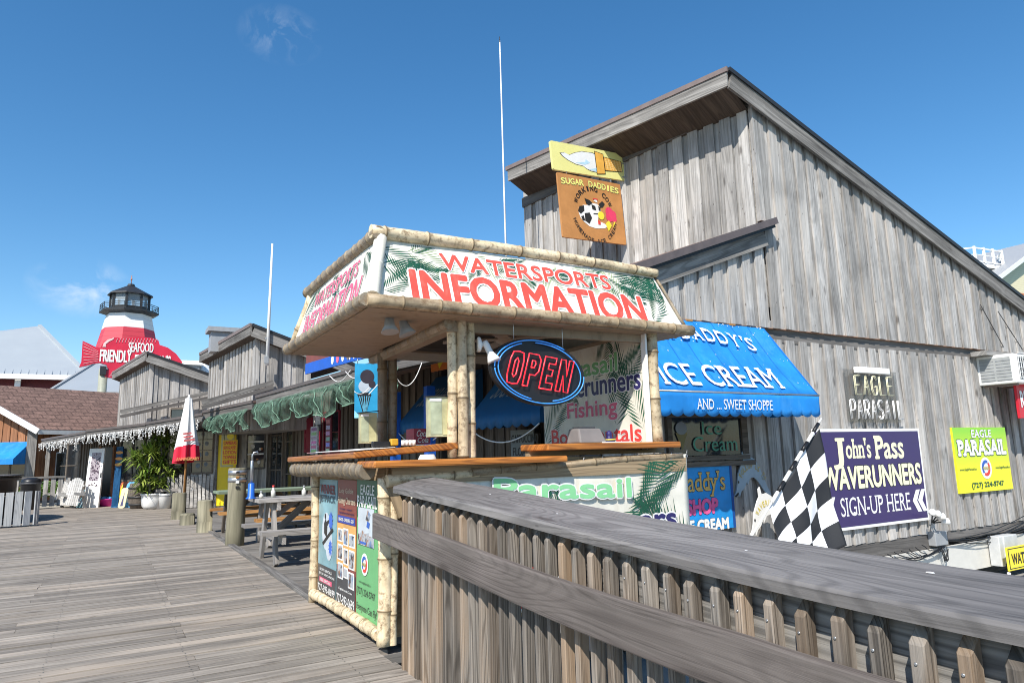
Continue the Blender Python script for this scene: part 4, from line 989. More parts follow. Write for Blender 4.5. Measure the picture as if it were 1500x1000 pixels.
# porch roof and its verge on the gable
run = Vector((-(xc - 4.3), 0, -tan_p * (xc - 4.3)))
A0 = Vector((xc + .12, 7.05, porch_z(xc + .12))); B0 = A0 + run
edge('verge_metal', A0, B0, .09, .11, (0, -.01, -.055), LEDGEM)
edge('verge_metal', A0, B0, .04, .05, (0, .02, -.135), IRON)
edge('verge_board', A0 + Vector((-.16, 0, -.16 * tan_p)), B0, .05, .26, (0, .10, -.28), GREYTRIM2)
mb = MB(); np_ = Vector((-tan_p, 0, 1)).normalized(); far_ = Vector((-.6, 5.0, 0)); mb.prism([B0, A0, A0 + far_, B0 + far_], np_, .08); mk('porch_roof', mb, ROOFBR, bb)
EA0, EA1 = Vector((4.51, 7.3, 0)), Vector((3.03, 17.5, 0)); dA = (EA1 - EA0).normalized(); nA = Vector((-dA.y, dA.x, 0))
WA0, WA1 = EA0 - nA * 2.15, EA1 - nA * 2.0
for _k in range(60):
    if proj(WA1 + UPZ * 1.5)[0] > 398: WA1 = WA1 + dA * .15
FA = Fr(WA1, -dA, UPZ, (WA1 - WA0).length, 3.2)
def onA(s): return WA0 + dA * s
rn = random.Random(5)
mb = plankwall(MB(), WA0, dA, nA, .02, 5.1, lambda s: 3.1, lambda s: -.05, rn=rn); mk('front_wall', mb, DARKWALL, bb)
mb = MB(); mb.hexa([Vector((p.x, p.y, z)) for z in (-.05, 3.1) for p in (WA0 - nA * .3 + dA * .1, WA0 + dA * .1, onA(5.1), onA(5.1) - nA * .3)]); mk('front_core', mb, DGREY, bb)

# ---- window and Ice Cream neon, then signs on the gable
FW = Fr((0, YW - .06, 0), Ux, UPZ, 1, 1)
def wsub(ll, ur, y=YW - .075):
    a = PY(*ll, y); b = PY(*ur, y); return Fr((a.x, y, a.z), Ux, UPZ, b.x - a.x, b.z - a.z)
f = wsub((985, 668), (1083, 612), YW - .115)
sw = root('shop_window', f.pt(.5, 0), 'dark shop window with faint green Ice Cream neon under the blue awning', 'window')
mb = MB(); f.board(mb, .02); mk('glass', mb, DGLASS, sw)
mb = MB(); 
for a0, b0, a1, b1 in ((-.06, -.14, 1.10, -.02), (-.06, 1.0, 1.10, 1.12), (1.0, 0, 1.09, 1.0), (-.06, 0, 0, 1)): f.sub(a0, b0, a1, b1).board(mb, .05, l=.03)
mk('frame', mb, DARKWALL, sw)
mb = MB(); f.sub(-.08, -.30, 1.16, -.17).board(mb, .07, l=.05); mk('sill', mb, DARKWALL, sw)
NEOG = paint('unlit_green_tube', (.03, .20, .13), .3)
letter(sw, 'Ice', f, (f.w * .42, f.h * .55, f.w * .70, f.h * .9), NEOG, -.0, lift=.02); letter(sw, 'Cream', f, (f.w * .28, f.h * .10, f.w * .92, f.h * .5), NEOG, .0, lift=.02)
mb = MB(); f.ell(mb, .13, .72, .11, .09, .02); mk('cone_print', mb, paint('unlit_white', (.16, .18, .20), .4), sw); mb = MB(); f.poly(mb, [(.05, .6), (.21, .6), (.13, .15)], .018); mk('cone_print', mb, paint('unlit_gold', (.14, .11, .03), .4), sw)
# Daddy's shop board
def board(name, F, m, label, cat, t=.025, r=0, group=None):
    mb = MB(); F.board(mb, t, r); return mk(name, mb, m, None, label, cat, group)
a = wsub((985, 782), (1071, 679), YW - .125); FD = Fr(a.O, a.U, a.V, a.w, a.h)
ds = board('shop_sign', FD, paint('daddy_blue', (.015, .27, .66), .5), "bright blue painted sign reading Daddy's Shop Ice Cream under the dark window", 'sign', .03, .03)
mb = MB(); FD.sub(.96, 0, 1, 1).board(mb, .002, l=.003); FD.sub(0, .97, .96, 1).board(mb, .002, l=.003); mk('border', mb, paint('border_navy', (.01, .07, .28), .5), ds)
p = FD.px(998, 718); q = FD.px(1061, 690)
GOLD = paint('gold_letter', (.62, .40, .12), .5)
letter(ds, "Daddy's", FD, (FD.px(990, 700)[0], FD.px(1035, 727)[1], FD.px(1061, 700)[0], FD.px(1035, 690)[1]), GOLD, .01, True, lift=.006, out=.02, outm=BLACK)
letter(ds, 'SHOP', FD, (FD.px(1006, 740)[0], FD.px(1030, 752)[1], FD.px(1051, 740)[0], FD.px(1030, 731)[1]), paint('shop_pink', (.80, .12, .33), .5), .05, lift=.006, out=.02, outm=BLACK)
letter(ds, 'ICE CREAM', FD, (FD.px(996, 770)[0], FD.px(1040, 776)[1], FD.px(1067, 770)[0], FD.px(1040, 760)[1]), WHITE, .05, lift=.006, out=.02, outm=BLACK)

# ---- blue awning
ax1 = PY(1119, 478, YW - .1).x; ax0 = 5.75; zt_ = 3.215; yf = YW - .98
zf = PY(1198, 578, yf).z; zb = PY(1160, 606, yf).z
ax1f = PY(1199, 580, yf).x
aw = root('blue_awning', ((ax0 + ax1) / 2, YW - .5, zb), "bright blue canvas awning lettered Sugar Daddy's Ice Cream and Sweet Shoppe", 'awning')
FAw = Fr((ax0, yf, zf), Ux, (0, YW - .1 - yf, zt_ - zf), ax1 - ax0, math.hypot(YW - .1 - yf, zt_ - zf))
def awf(u, v):
    sag = -.022 * sin(pi * v) * (.5 + abs(sin(u * 4 * pi))) ; rib = .004 * sin(u * 41 + 3 * v) + .003 * sin(u * 97 - 5 * v)
    a1 = ax1f + (ax1 - ax1f) * v
    return FAw.O + Ux * ((a1 - ax0) * u) + FAw.V * (FAw.h * v) + FAw.N * (sag + rib * (1 - v))
mb = MB(); mb.grid(awf, 60, 8, uvs=(3, 1)); 
nsc = 15
def val(u, v):
    sc = abs(sin(u * nsc * pi)) ** .7 * .045
    return Vector((ax0 + (ax1f - ax0) * u, yf - .004 - .01 * sin(u * 23) * (1 - v), zb + .0 - sc + (zf - zb + .0 + sc) * v))
cv = mk('canopy', mb, AWN, aw, solid=.004)
mb = MB()
for q in range(1, 8):
    P = [awf(q / 8 + .002 * sin(j), j / 12) + FAw.N * .005 for j in range(13)]
    for a, b in zip(P[:-1], P[1:]): mb.flat([a - FAw.U * .008, a + FAw.U * .008, b + FAw.U * .008, b - FAw.U * .008])
mk('canopy_seam', mb, paint('seam_blue', (.006, .15, .47), .8, .1), cv)
mb = MB(); mb.grid(val, 180, 4); vl = mk('valance', mb, AWN, aw, solid=.004)
mb = MB(); mb.prism([Vector((ax1f, yf, zf)), Vector((ax1, YW - .1, zt_)), Vector((ax1f, YW - .1, zf))], Ux, .004); mk('side_panel', mb, AWN, aw)
mb = MB(); mb.prism([Vector((ax1f, yf, zf - .002)), Vector((ax1f, YW - .1, zf - .002)), Vector((ax1f, YW - .1, zb)), Vector((ax1f, yf, zb))], -Ux, .004); mk('side_valance', mb, AWN, aw)
mb = MB(); mb.tube((ax0, yf, zf - .01), (ax1f + .01, yf, zf - .01), .014); mb.tube((ax1f, yf, zf), (ax1f, YW - .08, zf), .014); mb.tube((ax0, YW - .09, zt_), (ax1, YW - .09, zt_), .012); mk('awning_frame', mb, METAL, aw)
mb = MB()
for px, py in ((1119, 478), (1100, 474)): pass
for x in (6.3, 7.2, 8.1): mb.span((x, YW - .12, zt_ - .01), (x + .12, YW - .07, zt_ + .02))
mk('bracket', mb, ORANGEW, aw)
lf = .022
def awt(body, ll, ur, F, **kw):
    b = pxbox(F, ll, ur); letter(kw.pop('par', cv), body, F, (min(b[0], b[2]), min(b[1], b[3]), max(b[0], b[2]), max(b[1], b[3])), WHITE, lift=kw.pop('lift', lf), **kw)
awt('ICE CREAM', (974, 564), (1126, 541), FAw, bold=.005, serif=True)
# arched line, letter by letter
u0 = FAw.px(905, 505)[0]; u1 = FAw.px(1113, 520)[0]; vb = FAw.px(1012, 502)[1] - .0; hh = (FAw.px(1012, 483)[1] - vb)
txt = "SUGAR DADDY'S"; wd = [1, 1.05, 1.1, 1.1, 1.05, .5, 1.1, 1.1, 1.1, 1.1, 1.05, .35, .9]; tot = sum(wd); acc = 0
for ch, w in zip(txt, wd):
    c = (acc + w / 2) / tot; acc += w
    if ch == ' ': continue
    x = u0 + (u1 - u0) * c; t = 2 * c - 1; y = vb + .06 - .17 * t * t if True else 0; an = -t * .32
    cw_ = (u1 - u0) * w / tot * .82; Fc = Fr(FAw.m(x, y), FAw.U * cos(an) + FAw.V * sin(an), FAw.V * cos(an) - FAw.U * sin(an), 1, 1)
    h0 = hh * (.35 if ch == "'" else 1); letter(cv, ch, Fc, (-cw_ / 2, hh - h0, cw_ / 2, hh), WHITE, .005, True, lift=lf)
FV = Fr((ax0, yf - .02, zb), Ux, UPZ, ax1f - ax0, zf - zb)
awt('AND ... SWEET SHOPPE', (1021, 599), (1131, 586), FV, bold=.0, serif=True, par=vl, lift=.004)
mb = MB(); rn = random.Random(9)
for i in range(60):
    u = rn.random() ** .5; v = 1 - rn.random() ** 2 * .9; p = awf(u, v) + FAw.N * .006; r = rn.uniform(.004, .018)
    mb.flat([p + FAw.U * r * cos(q) * rn.uniform(.5, 1.2) + FAw.V * r * sin(q) * rn.uniform(.5, 1.2) for q in (0, 1, 2, 3.1, 4.2, 5.2)])
mk('bird_droppings', mb, WHITE, cv)

# ---- John's Pass board
f = wsub((1201, 781), (1356, 628), YW - .13)
f = Fr((PY(1197, 700, f.O.y).x, f.O.y, PY(1203, 781, f.O.y).z), Ux, UPZ, PY(1356, 700, f.O.y).x - PY(1199, 700, f.O.y).x, PY(1200, 628, f.O.y).z - PY(1203, 781, f.O.y).z)
jp = board('waverunner_sign', f, WHITE, "large dark purple sign with cream letters reading John's Pass Waverunners, sign-up here", 'sign', .03)
mb = MB(); f.sub(.016, .03, .984, .97).board(mb, .002, l=.003); mk('panel', mb, PURPLE, jp)
def ft(par, body, F, x0, y0, x1, y1, m, **kw): letter(par, body, F, (x0 * F.w, y0 * F.h, x1 * F.w, y1 * F.h), m, lift=kw.pop('lift', .007), **kw)
ft(jp, 'J', f, .15, .60, .255, .90, CREAMY, bold=.02, serif=True); ft(jp, "ohn's", f, .265, .70, .49, .90, CREAMY, bold=.02, serif=True); ft(jp, 'Pass', f, .53, .685, .81, .92, CREAMY, bold=.02, serif=True)
ft(jp, 'WAVERUNNERS', f, .05, .40, .96, .615, CREAMY, bold=.034, out=.03, outm=BLACK)
ft(jp, 'SIGN-UP HERE', f, .17, .13, .82, .315, WHITE, bold=.0, serif=True)
mb = MB()
for dx in (0, .055):
    for sgn, x in ((1, .845), ):
        f.poly(mb, [(x + dx, .22), (x + dx + .045, .335), (x + dx + .085, .335), (x + dx + .045, .22), (x + dx + .085, .10), (x + dx + .045, .10)], .008)
for dx in (0, .05): f.poly(mb, [(.02 + dx, .22), (.05 + dx, .33), (.08 + dx, .33), (.05 + dx, .22), (.08 + dx, .10), (.05 + dx, .10)], .008)
mk('chevron_print', mb, WHITE, jp)
mb = MB()
for i in range(22): x = f.O.x + f.w * (i + .5) / 22; mb.span((x - .05, YW - .12, f.O.z - .16 - .05 * (i % 2)), (x + .05, YW - .08, f.O.z + .02))
# ---- neon Eagle Parasail (unlit tubes; dark backing tint stands in for their shadows)
f = wsub((1243, 618), (1312, 545), YW - .12)
ne = root('tube_letter_sign', f.pt(.5, 0), 'unlit neon tube lettering reading Eagle Parasail, on clear backing with a white top bar', 'neon sign')
mb = MB(); f.board(mb, .008); mk('shade_tinted_backing', mb, glassy('shade_tinted_acrylic', (.12, .11, .10), .30), ne)
TUB = paint('tube_cream', (.74, .70, .48), .3); TUW = paint('tube_white', (.78, .76, .74), .3)
STK = {'E': [[(1, 0), (0, 0), (0, 1), (1, 1)], [(0, .5), (.8, .5)]], 'A': [[(0, 0), (.5, 1), (1, 0)], [(.22, .4), (.78, .4)]], 'G': [[(1, .8), (.7, 1), (.3, 1), (0, .7), (0, .3), (.3, 0), (.8, 0), (1, .2), (1, .45), (.55, .45)]],
       'L': [[(0, 1), (0, 0), (1, 0)]], 'P': [[(0, 0), (0, 1), (.7, 1), (1, .85), (1, .6), (.7, .45), (0, .45)]], 'R': [[(0, 0), (0, 1), (.7, 1), (1, .85), (1, .6), (.7, .48), (0, .48)], [(.5, .48), (1, 0)]],
       'S': [[(1, .85), (.7, 1), (.3, 1), (0, .8), (.2, .55), (.8, .45), (1, .2), (.7, 0), (.3, 0), (0, .15)]], 'I': [[(.5, 0), (.5, 1)]]}
def tubeword(word, F, x0, y0, x1, y1, m, r=.0075):
    n = len(word); cw = (x1 - x0) / n
    for i, ch in enumerate(word):
        mb = MB()
        for s in STK[ch]:
            for off in (-.017, .017):
                P = [F.m((x0 + (i + .14 + .64 * a) * cw) * F.w + off, (y0 + b * (y1 - y0)) * F.h + off * .3, .05) for a, b in s]; mb.ring_tube(P, [r] * len(P), 6)
        mk('tube_letter', mb, m, ne)
tubeword('EAGLE', f, .12, .52, .88, .88, TUB); tubeword('PARASAIL', f, .0, .06, 1.02, .42, TUW)
mb = MB(); f.sub(.2, .93, .8, 1.05).board(mb, .10, l=.08); bev(mk('transformer_bar', mb, WHITE, ne), .01); mb = MB()
for i in range(6): mb.tube(f.pt(.1 + .16 * i, 0, .03), f.pt(.12 + .16 * i, -.12, .01), .004)
mk('wire', mb, BLACK, ne)
# ---- green and yellow parasail board
fy = YW - .12; x0 = PY(1400, 670, fy).x; x1 = PY(1478, 670, fy).x; z1 = PY(1402, 626, fy).z; z0 = PY(1407, 723, fy).z
f = Fr((x0, fy, z0), Ux, UPZ, x1 - x0, z1 - z0)
k = NT('green_yellow_board'); sx = k.n('SeparateXYZ'); k.l(k.uv(), sx.inputs[0]); k.col(k.mix(k.rng(sx.outputs[1], (f.h) * .35, f.h * .95), (.80, .78, .03), (.28, .62, .05))); k.rough(.4)
mb = MB(); f.board(mb, .04); ep = mk('parasail_sign', mb, k.m, None, 'green to yellow parasail sign with a round emblem and phone number', 'sign')
ft(ep, 'EAGLE', f, .33, .845, .70, .96, WHITE, bold=.02, serif=True, out=.02, outm=DKGREEN); ft(ep, 'PARASAIL', f, .05, .57, .95, .80, WHITE, bold=.035, serif=True, out=.03, outm=DKGREEN)
roundlogo(ep, f, .52, .36, .17 * f.h, .006)
ft(ep, 'www.EagleParasail.us', f, .04, .33, .34, .375, DKGREEN, bold=.01); ft(ep, 'www.EagleParasail.us', f, .70, .33, .98, .375, DKGREEN, bold=.01); ft(ep, '(727) 224-5747', f, .22, .05, .82, .145, DKGREEN, bold=.03, serif=True)
# ---- air conditioner box and bits at the right edge
p0 = PY(1441, 562, YW - .15); p1_ = PY(1482, 522, YW - .15)
acx0, acx1 = p0.x, PY(1560, 540, YW - .5).x
zt2 = PY(1441, 524, YW - .1).z; zb2 = PY(1441, 565, YW - .1).z
ac = root('air_conditioner', ((acx0 + acx1) / 2, YW - .4, zb2), 'white window air conditioner box with grilles jutting from the cedar wall', 'air conditioner')
mb = MB(); mb.span((acx0, YW - .75, zb2), (acx0 + 1.3, YW - .05, zt2)); bev(mk('casing', mb, WHITE, ac), .02, 2)
mb = MB()
for i in range(7): mb.span((acx0 - .012, YW - .68 + .0, zb2 + .07 + i * (zt2 - zb2 - .14) / 7), (acx0 + .01, YW - .42, zb2 + .09 + i * (zt2 - zb2 - .14) / 7)); mb.span((acx0 - .012, YW - .38, zb2 + .07 + i * (zt2 - zb2 - .14) / 7), (acx0 + .01, YW - .12, zb2 + .09 + i * (zt2 - zb2 - .14) / 7))
mk('louvre', mb, MGREY, ac)
mb = MB(); mb.span((acx0 - .006, YW - .68, zb2 + .06), (acx0 + .004, YW - .12, zt2 - .06)); mk('vent_panel', mb, paint('vent_grey', (.36, .37, .36)), ac)
mb = MB(); mb.span((acx0 + .15, YW - .758, zb2 + .08), (acx0 + 1.2, YW - .748, zt2 - .06)); mk('grille_panel', mb, DGREY, ac)
mb = MB()
for i in range(12): mb.span((acx0 + .15 + i * .09, YW - .765, zb2 + .08), (acx0 + .165 + i * .09, YW - .757, zt2 - .06))
for i in range(6): mb.span((acx0 + .15, YW - .768, zb2 + .1 + i * .1), (acx0 + 1.2, YW - .762, zb2 + .112 + i * .1))
mk('grille', mb, WHITE, ac)
mb = MB(); mb.span((acx0 - .25, YW - .4, zt2 + .0), (acx0 + .9, YW - .1, zt2 + .09)); mk('top_board', mb, GREYWALL, ac)
mb = MB(); mb.bar((acx0 + .15, YW - .7, zb2 - .02), (acx0 + .15, YW - .1, zb2 - .02), .06, .04); mb.bar((acx0 + .9, YW - .7, zb2 - .02), (acx0 + .9, YW - .1, zb2 - .02), .06, .04); mk('bracket', mb, BROWNMET, ac)
f = Fr((PY(1492, 590, YW - .55).x, YW - .55, PY(1492, 612, YW - .55).z), Ux, UPZ, 1.2, .72)
rs = board('red_sign', f, paint('red_panel', (.55, .02, .04), .4), 'red sign with white lettering at the far right edge under the air conditioner', 'sign', .05); ft(rs, 'RENTALS', f, .08, .3, .95, .75, WHITE, bold=.04); mb = MB(); mb.tube(f.pt(.1, 1), f.pt(.1, 1.2), .012); mb.tube(f.pt(.9, 1), f.pt(.9, 1.2), .012); mk('hanger', mb, IRON, rs)
# wire braces by the right end
mb = MB()
for a, b in (((1436, 446), (1470, 508)), ((1462, 456), (1498, 512))): mb.tube(PY(*a, YW - .12), PY(*b, YW - .12), .008, seg=5)
mk('guy_wires', mb, IRON, bb)
# flood light cluster, junction box, pipe, yellow sign, cables
c = PY(1382, 757, YW - .3); fc = root('flood_light_cluster', (c.x, YW - .1, c.z - .2), 'cluster of white round flood lamps beside the purple sign corner', 'lamp')
for i, (px, py) in enumerate(((1366, 750), (1374, 752), (1382, 756), (1388, 763))):
    p = PY(px, py, YW - .38); mb = MB(); R = Vector((-.5 + .4 * i, -.7, .25)).to_track_quat('Z', 'Y').to_matrix().to_4x4(); mb.lathe(p, [(.025, -.10), (.04, -.05), (.06, 0), (.055, .025), (.015, .036)], 14, axis=R); mk('lamp_head', mb, WHITE, fc)
    mb = MB(); mb.tube(p, Vector((c.x, YW - .08, c.z - .12)), .012); mk('stem', mb, IRON, fc)
mb = MB(); mb.span((c.x - .045, YW - .12, c.z - .14), (c.x + .045, YW - .06, c.z - .05)); mk('mount', mb, MGREY, fc)
a = PY(1372, 800, YW - .2); b = PY(1387, 777, YW - .2); mb = MB(); mb.span((a.x, YW - .2, a.z), (b.x, YW - .06, b.z)); jb = bev(mk('junction_box', mb, MGREY, None, 'pale grey electrical junction box with loose cables under the flood lamps', 'box'), .012, 2)
mb = MB(); rn = random.Random(2)
def cable(a, b, sag, r=.009, n=10):
    a = Vector(a); b = Vector(b); P = [a + (b - a) * t - UPZ * sag * 4 * t * (1 - t) + Vector((0, rn.uniform(-.02, .0), rn.uniform(-.02, .02))) for t in [i / n for i in range(n + 1)]]; mb.ring_tube(P, [r] * len(P), 5)
jc = PY(1380, 800, YW - .18)
for i in range(7): cable(jc + Vector((rn.uniform(-.06, .06), 0, 0)), PY(1290 + 10 * i, 815 - 3 * i, YW - .15), .10 + .05 * rn.random())
for i in range(4): cable(PY(1384, 790, YW - .18), PY(1520, 745 + 5 * i, YW - .15), .10 + .04 * i)
for i in range(4): cable(jc + Vector((rn.uniform(-.08, .1), -.03, 0)), jc + Vector((rn.uniform(-.25, .2), -.03, -.05)), .22, .007)
cable(PY(1430, 790, YW - .15), PY(1520, 765, YW - .15), .02, .014)
mk('loose_cables', mb, BLACK, None, 'tangle of black cables sagging along the foot of the cedar wall', 'cables')
a = PY(1461, 818, YW - .25); b = PY(1482, 781, YW - .25); mb = MB(); mb.span((a.x, YW - .32, -1.0), (a.x + .14, YW - .12, b.z + .0)); mb.span((a.x + .14, YW - .34, a.z - .02), (b.x, YW - .12, b.z)); dp = bev(mk('downspout_box', mb, paint('pvc_white', (.52, .53, .53), .4), None, 'white box and pipe standing on the pale concrete beam at the right', 'pipe'), .015, 2)
f = Fr((PY(1479, 835, YW - .5).x, YW - .5, PY(1480, 836, YW - .5).z), Ux, UPZ, 1.6, .42)
ys = board('yellow_sign', f, YEL, 'yellow sign with dark lettering low at the right edge', 'sign', .03); mb = MB(); f.sub(.015, .06, .985, .94).board(mb, .001, l=.002); f.sub(.03, .1, .97, .90).board(mb, .001, l=.004, mi=1); mk('border', mb, [BLACK, YEL], ys); ft(ys, 'WATERSPORTS', f, .08, .25, .95, .7, BLACK, bold=.03, lift=.008)
mb = MB(); mb.tube(PY(1478, 838, YW - .5), PY(1478, 905, YW - .5), .03); mk('post', mb, WHITE, ys)
# ---- ice cream cone sign and cow sign on a bracket out from the tower wall
pA_ = PP(808, 232, T0 + dT * 2.2, Vector((.2, -1, 0)).normalized())
so_ = T0 + dT * 2.6; ns = Vector((.10, -1, 0)).normalized()
def sgn(ll, lr, ur, ul, o=so_, n=ns):
    return [PP(*p, o, n) for p in (ll, lr, ur, ul)]
Q = sgn((811, 248), (917, 265), (915, 226), (808, 207))
U_ = (Q[1] - Q[0]); F = Fr(Q[0], Vector((U_.x, U_.y, U_.z)), UPZ, ((Q[1] - Q[0]).length + (Q[2] - Q[3]).length) / 2, ((Q[3] - Q[0]).length + (Q[2] - Q[1]).length) / 2)
cs = board('cone_sign', F, paint('pale_yellow', (.80, .74, .27), .45, .04), 'pale yellow sign with a painted soft ice cream cone lying sideways', 'sign', .05, .03)
mb = MB(); pts = [(.10, .62), (.16, .66), (.22, .60), (.30, .72), (.40, .82), (.55, .84), (.60, .80), (.60, .12), (.50, .14), (.44, .20), (.40, .28), (.30, .30), (.20, .40), (.13, .52)]
F.poly(mb, [(x - .5 + .5 + (.0), y) for x, y in pts], .003); mk('cream_outline_print', mb, BLACK, cs)
mb = MB(); cx_ = sum(p[0] for p in pts) / len(pts); cy_ = sum(p[1] for p in pts) / len(pts); F.poly(mb, [(cx_ + (x - cx_) * .955, cy_ + (y - cy_) * .94) for x, y in pts], .0045); mk('cream_print', mb, WHITE, cs)
mb = MB(); F.poly(mb, [(.30, .36), (.42, .34), (.50, .44), (.44, .55), (.43, .45), (.36, .40)], .006); F.poly(mb, [(.46, .20), (.57, .16), (.58, .30), (.52, .24)], .006); mk('cream_shade_print', mb, paint('cream_blue', (.45, .65, .75), .4), cs)
mb = MB(); F.poly(mb, [(.575, .92), (.70, .86), (.70, .12), (.575, .06)], .0055); F.poly(mb, [(.70, .76), (.955, .70), (.955, .30), (.70, .24)], .0055); mk('cone_outline_print', mb, BLACK, cs)
mb = MB(); F.poly(mb, [(.583, .895), (.692, .84), (.692, .14), (.583, .09)], .007); F.poly(mb, [(.705, .735), (.947, .68), (.947, .32), (.705, .265)], .007); mk('cone_print', mb, paint('cone_orange', (.80, .42, .08), .45), cs)
mb = MB()
for i in range(6): F.poly(mb, [(.72 + .04 * i, .70), (.728 + .04 * i, .70), (.748 + .04 * i, .30), (.74 + .04 * i, .30)], .008)
for i in range(5): F.poly(mb, [(.71, .36 + .07 * i), (.71, .375 + .07 * i), (.94, .345 + .07 * i), (.94, .33 + .07 * i)], .009)
mk('waffle_print', mb, paint('waffle', (.90, .62, .25), .45), cs)
Q = sgn((825, 347), (913, 358), (917, 272), (821, 255))
U_ = Q[1] - Q[0]; F = Fr(Q[0], U_, UPZ, ((Q[1] - Q[0]).length + (Q[2] - Q[3]).length) / 2, ((Q[3] - Q[0]).length + (Q[2] - Q[1]).length) / 2)
cw_s = board('cow_sign', F, paint('sign_tan', (.52, .235, .075), .55, .14, scale=3), 'orange brown hanging sign with a black and white cow and yellow Sugar Daddies heading', 'sign', .04, .02)
def archtext(par, txt, F, cx, cy, R, a_mid, span, h, m, inward=False, bold=.0):
    n = len(txt)
    for i, ch in enumerate(txt):
        if ch == ' ': continue
        t = (i + .5) / n - .5; a = radians(a_mid - (span * t if not inward else -span * t)); 
        p = F.m(cx * F.w + R * F.w * cos(a), cy * F.h + R * F.w * sin(a)); ta = a - pi / 2 if not inward else a + pi / 2
        Fc = Fr(p, F.U * cos(ta) + F.V * sin(ta), F.V * cos(ta) - F.U * sin(ta), 1, 1); wch = radians(span) / n * R * F.w * (.32 if ch == 'I' else .78)
        letter(par, ch, Fc, (-wch / 2, -h / 2, wch / 2, h / 2), m, bold, lift=.006)
LY = paint('heading_yellow', (.85, .78, .20), .45)
for i, ch in enumerate('SUGAR DADDIES'):
    if ch == ' ': continue
    c = (i + .5) / 13; t = 2 * c - 1; x = (.04 + .92 * c) * F.w; y = (.875 + .03 * (1 - t * t)) * F.h; an = -t * .12
    Fc = Fr(F.m(x, y), F.U * cos(an) + F.V * sin(an), F.V * cos(an) - F.U * sin(an), 1, 1); w = F.w * .92 / 13 * (.35 if ch == 'I' else .86); letter(cw_s, ch, Fc, (-w / 2, -.045 * F.h, w / 2, .045 * F.h), LY, .03, lift=.006, out=.03, outm=paint('heading_shadow', (.25, .10, .02)) if False else BROWNMET)
archtext(cw_s, 'WORKING COW', F, .52, .44, .30, 92, 140, .075 * F.h, BLACK, bold=.02)
archtext(cw_s, 'HOMEMADE ICE CREAM', F, .52, .44, .335, 270, 150, .062 * F.h, BLACK, True, bold=.01)
COWW = paint('cow_white', (.82, .80, .76), .45); COWB = paint('cow_black', (.02, .02, .02), .45)
mb = MB(); F.poly(mb, [(.27, .42), (.28, .50), (.36, .55), (.44, .56), (.50, .60), (.58, .60), (.62, .55), (.63, .46), (.58, .40), (.56, .33), (.66, .30), (.72, .26), (.66, .22), (.52, .20), (.42, .22), (.34, .28), (.29, .34)], .004); F.poly(mb, [(.52, .64), (.55, .67), (.58, .66), (.58, .62)], .0055); mk('cow_print', mb, COWW, cw_s)
mb = MB()
for pts in ([(.38, .66), (.46, .64), (.50, .60), (.44, .55), (.40, .58)], [(.60, .60), (.66, .66), (.70, .62), (.66, .56), (.62, .55)], [(.26, .44), (.29, .52), (.36, .54), (.36, .46), (.30, .40)], [(.36, .42), (.44, .44), (.47, .36), (.42, .26), (.36, .30)], [(.48, .58), (.54, .56), (.55, .49), (.49, .50)], [(.59, .57), (.62, .55), (.62, .49), (.59, .50)], [(.30, .36), (.34, .38), (.36, .30), (.32, .30)], [(.50, .44), (.60, .45), (.60, .435), (.50, .425)]): F.poly(mb, pts, .0075)
mk('cow_patch_print', mb, COWB, cw_s)
mb = MB()
for (x, y, r) in ((.76, .50, .06), (.82, .46, .055), (.76, .42, .06), (.83, .40, .045)): F.ell(mb, x, y, r * F.w, r * F.w, .0045 + x * .001 + y * .0013)
mk('berry_scoop_print', mb, paint('berry', (.75, .05, .13), .45), cw_s)
mb = MB(); F.ell(mb, .62, .42, .05 * F.w, .05 * F.w, .009); F.poly(mb, [(.68, .30), (.74, .36), (.78, .28), (.72, .18)], .009); F.poly(mb, [(.82, .35), (.85, .35), (.80, .25)], .009); mk('cone_print', mb, YEL, cw_s)
mb = MB(); F.sub(.515, .665, .59, .685).board(mb, .001, l=.008); F.sub(.56, .27, .60, .33).board(mb, .001, l=.009); mk('bow_print', mb, RED, cw_s)
# sign bracket
Qb = PP(917, 262, so_, ns)
mb = MB(); pw = T0 + dT * ((Qb - T0).dot(dT)); 
for z in (Qb.z + .02, Qb.z + .30): mb.tube(Vector((Qb.x - .9, Qb.y + .09, z)), Vector((Qb.x + .6, Qb.y - .06, z)), .022)
mk('sign_bracket', mb, METAL, cs)
mb = MB()
for t in (.15, .85): p = F.pt(t, 1.0, -.02); mb.tube(p, p + UPZ * .12, .01)
mk('hanger', mb, METAL, cw_s)

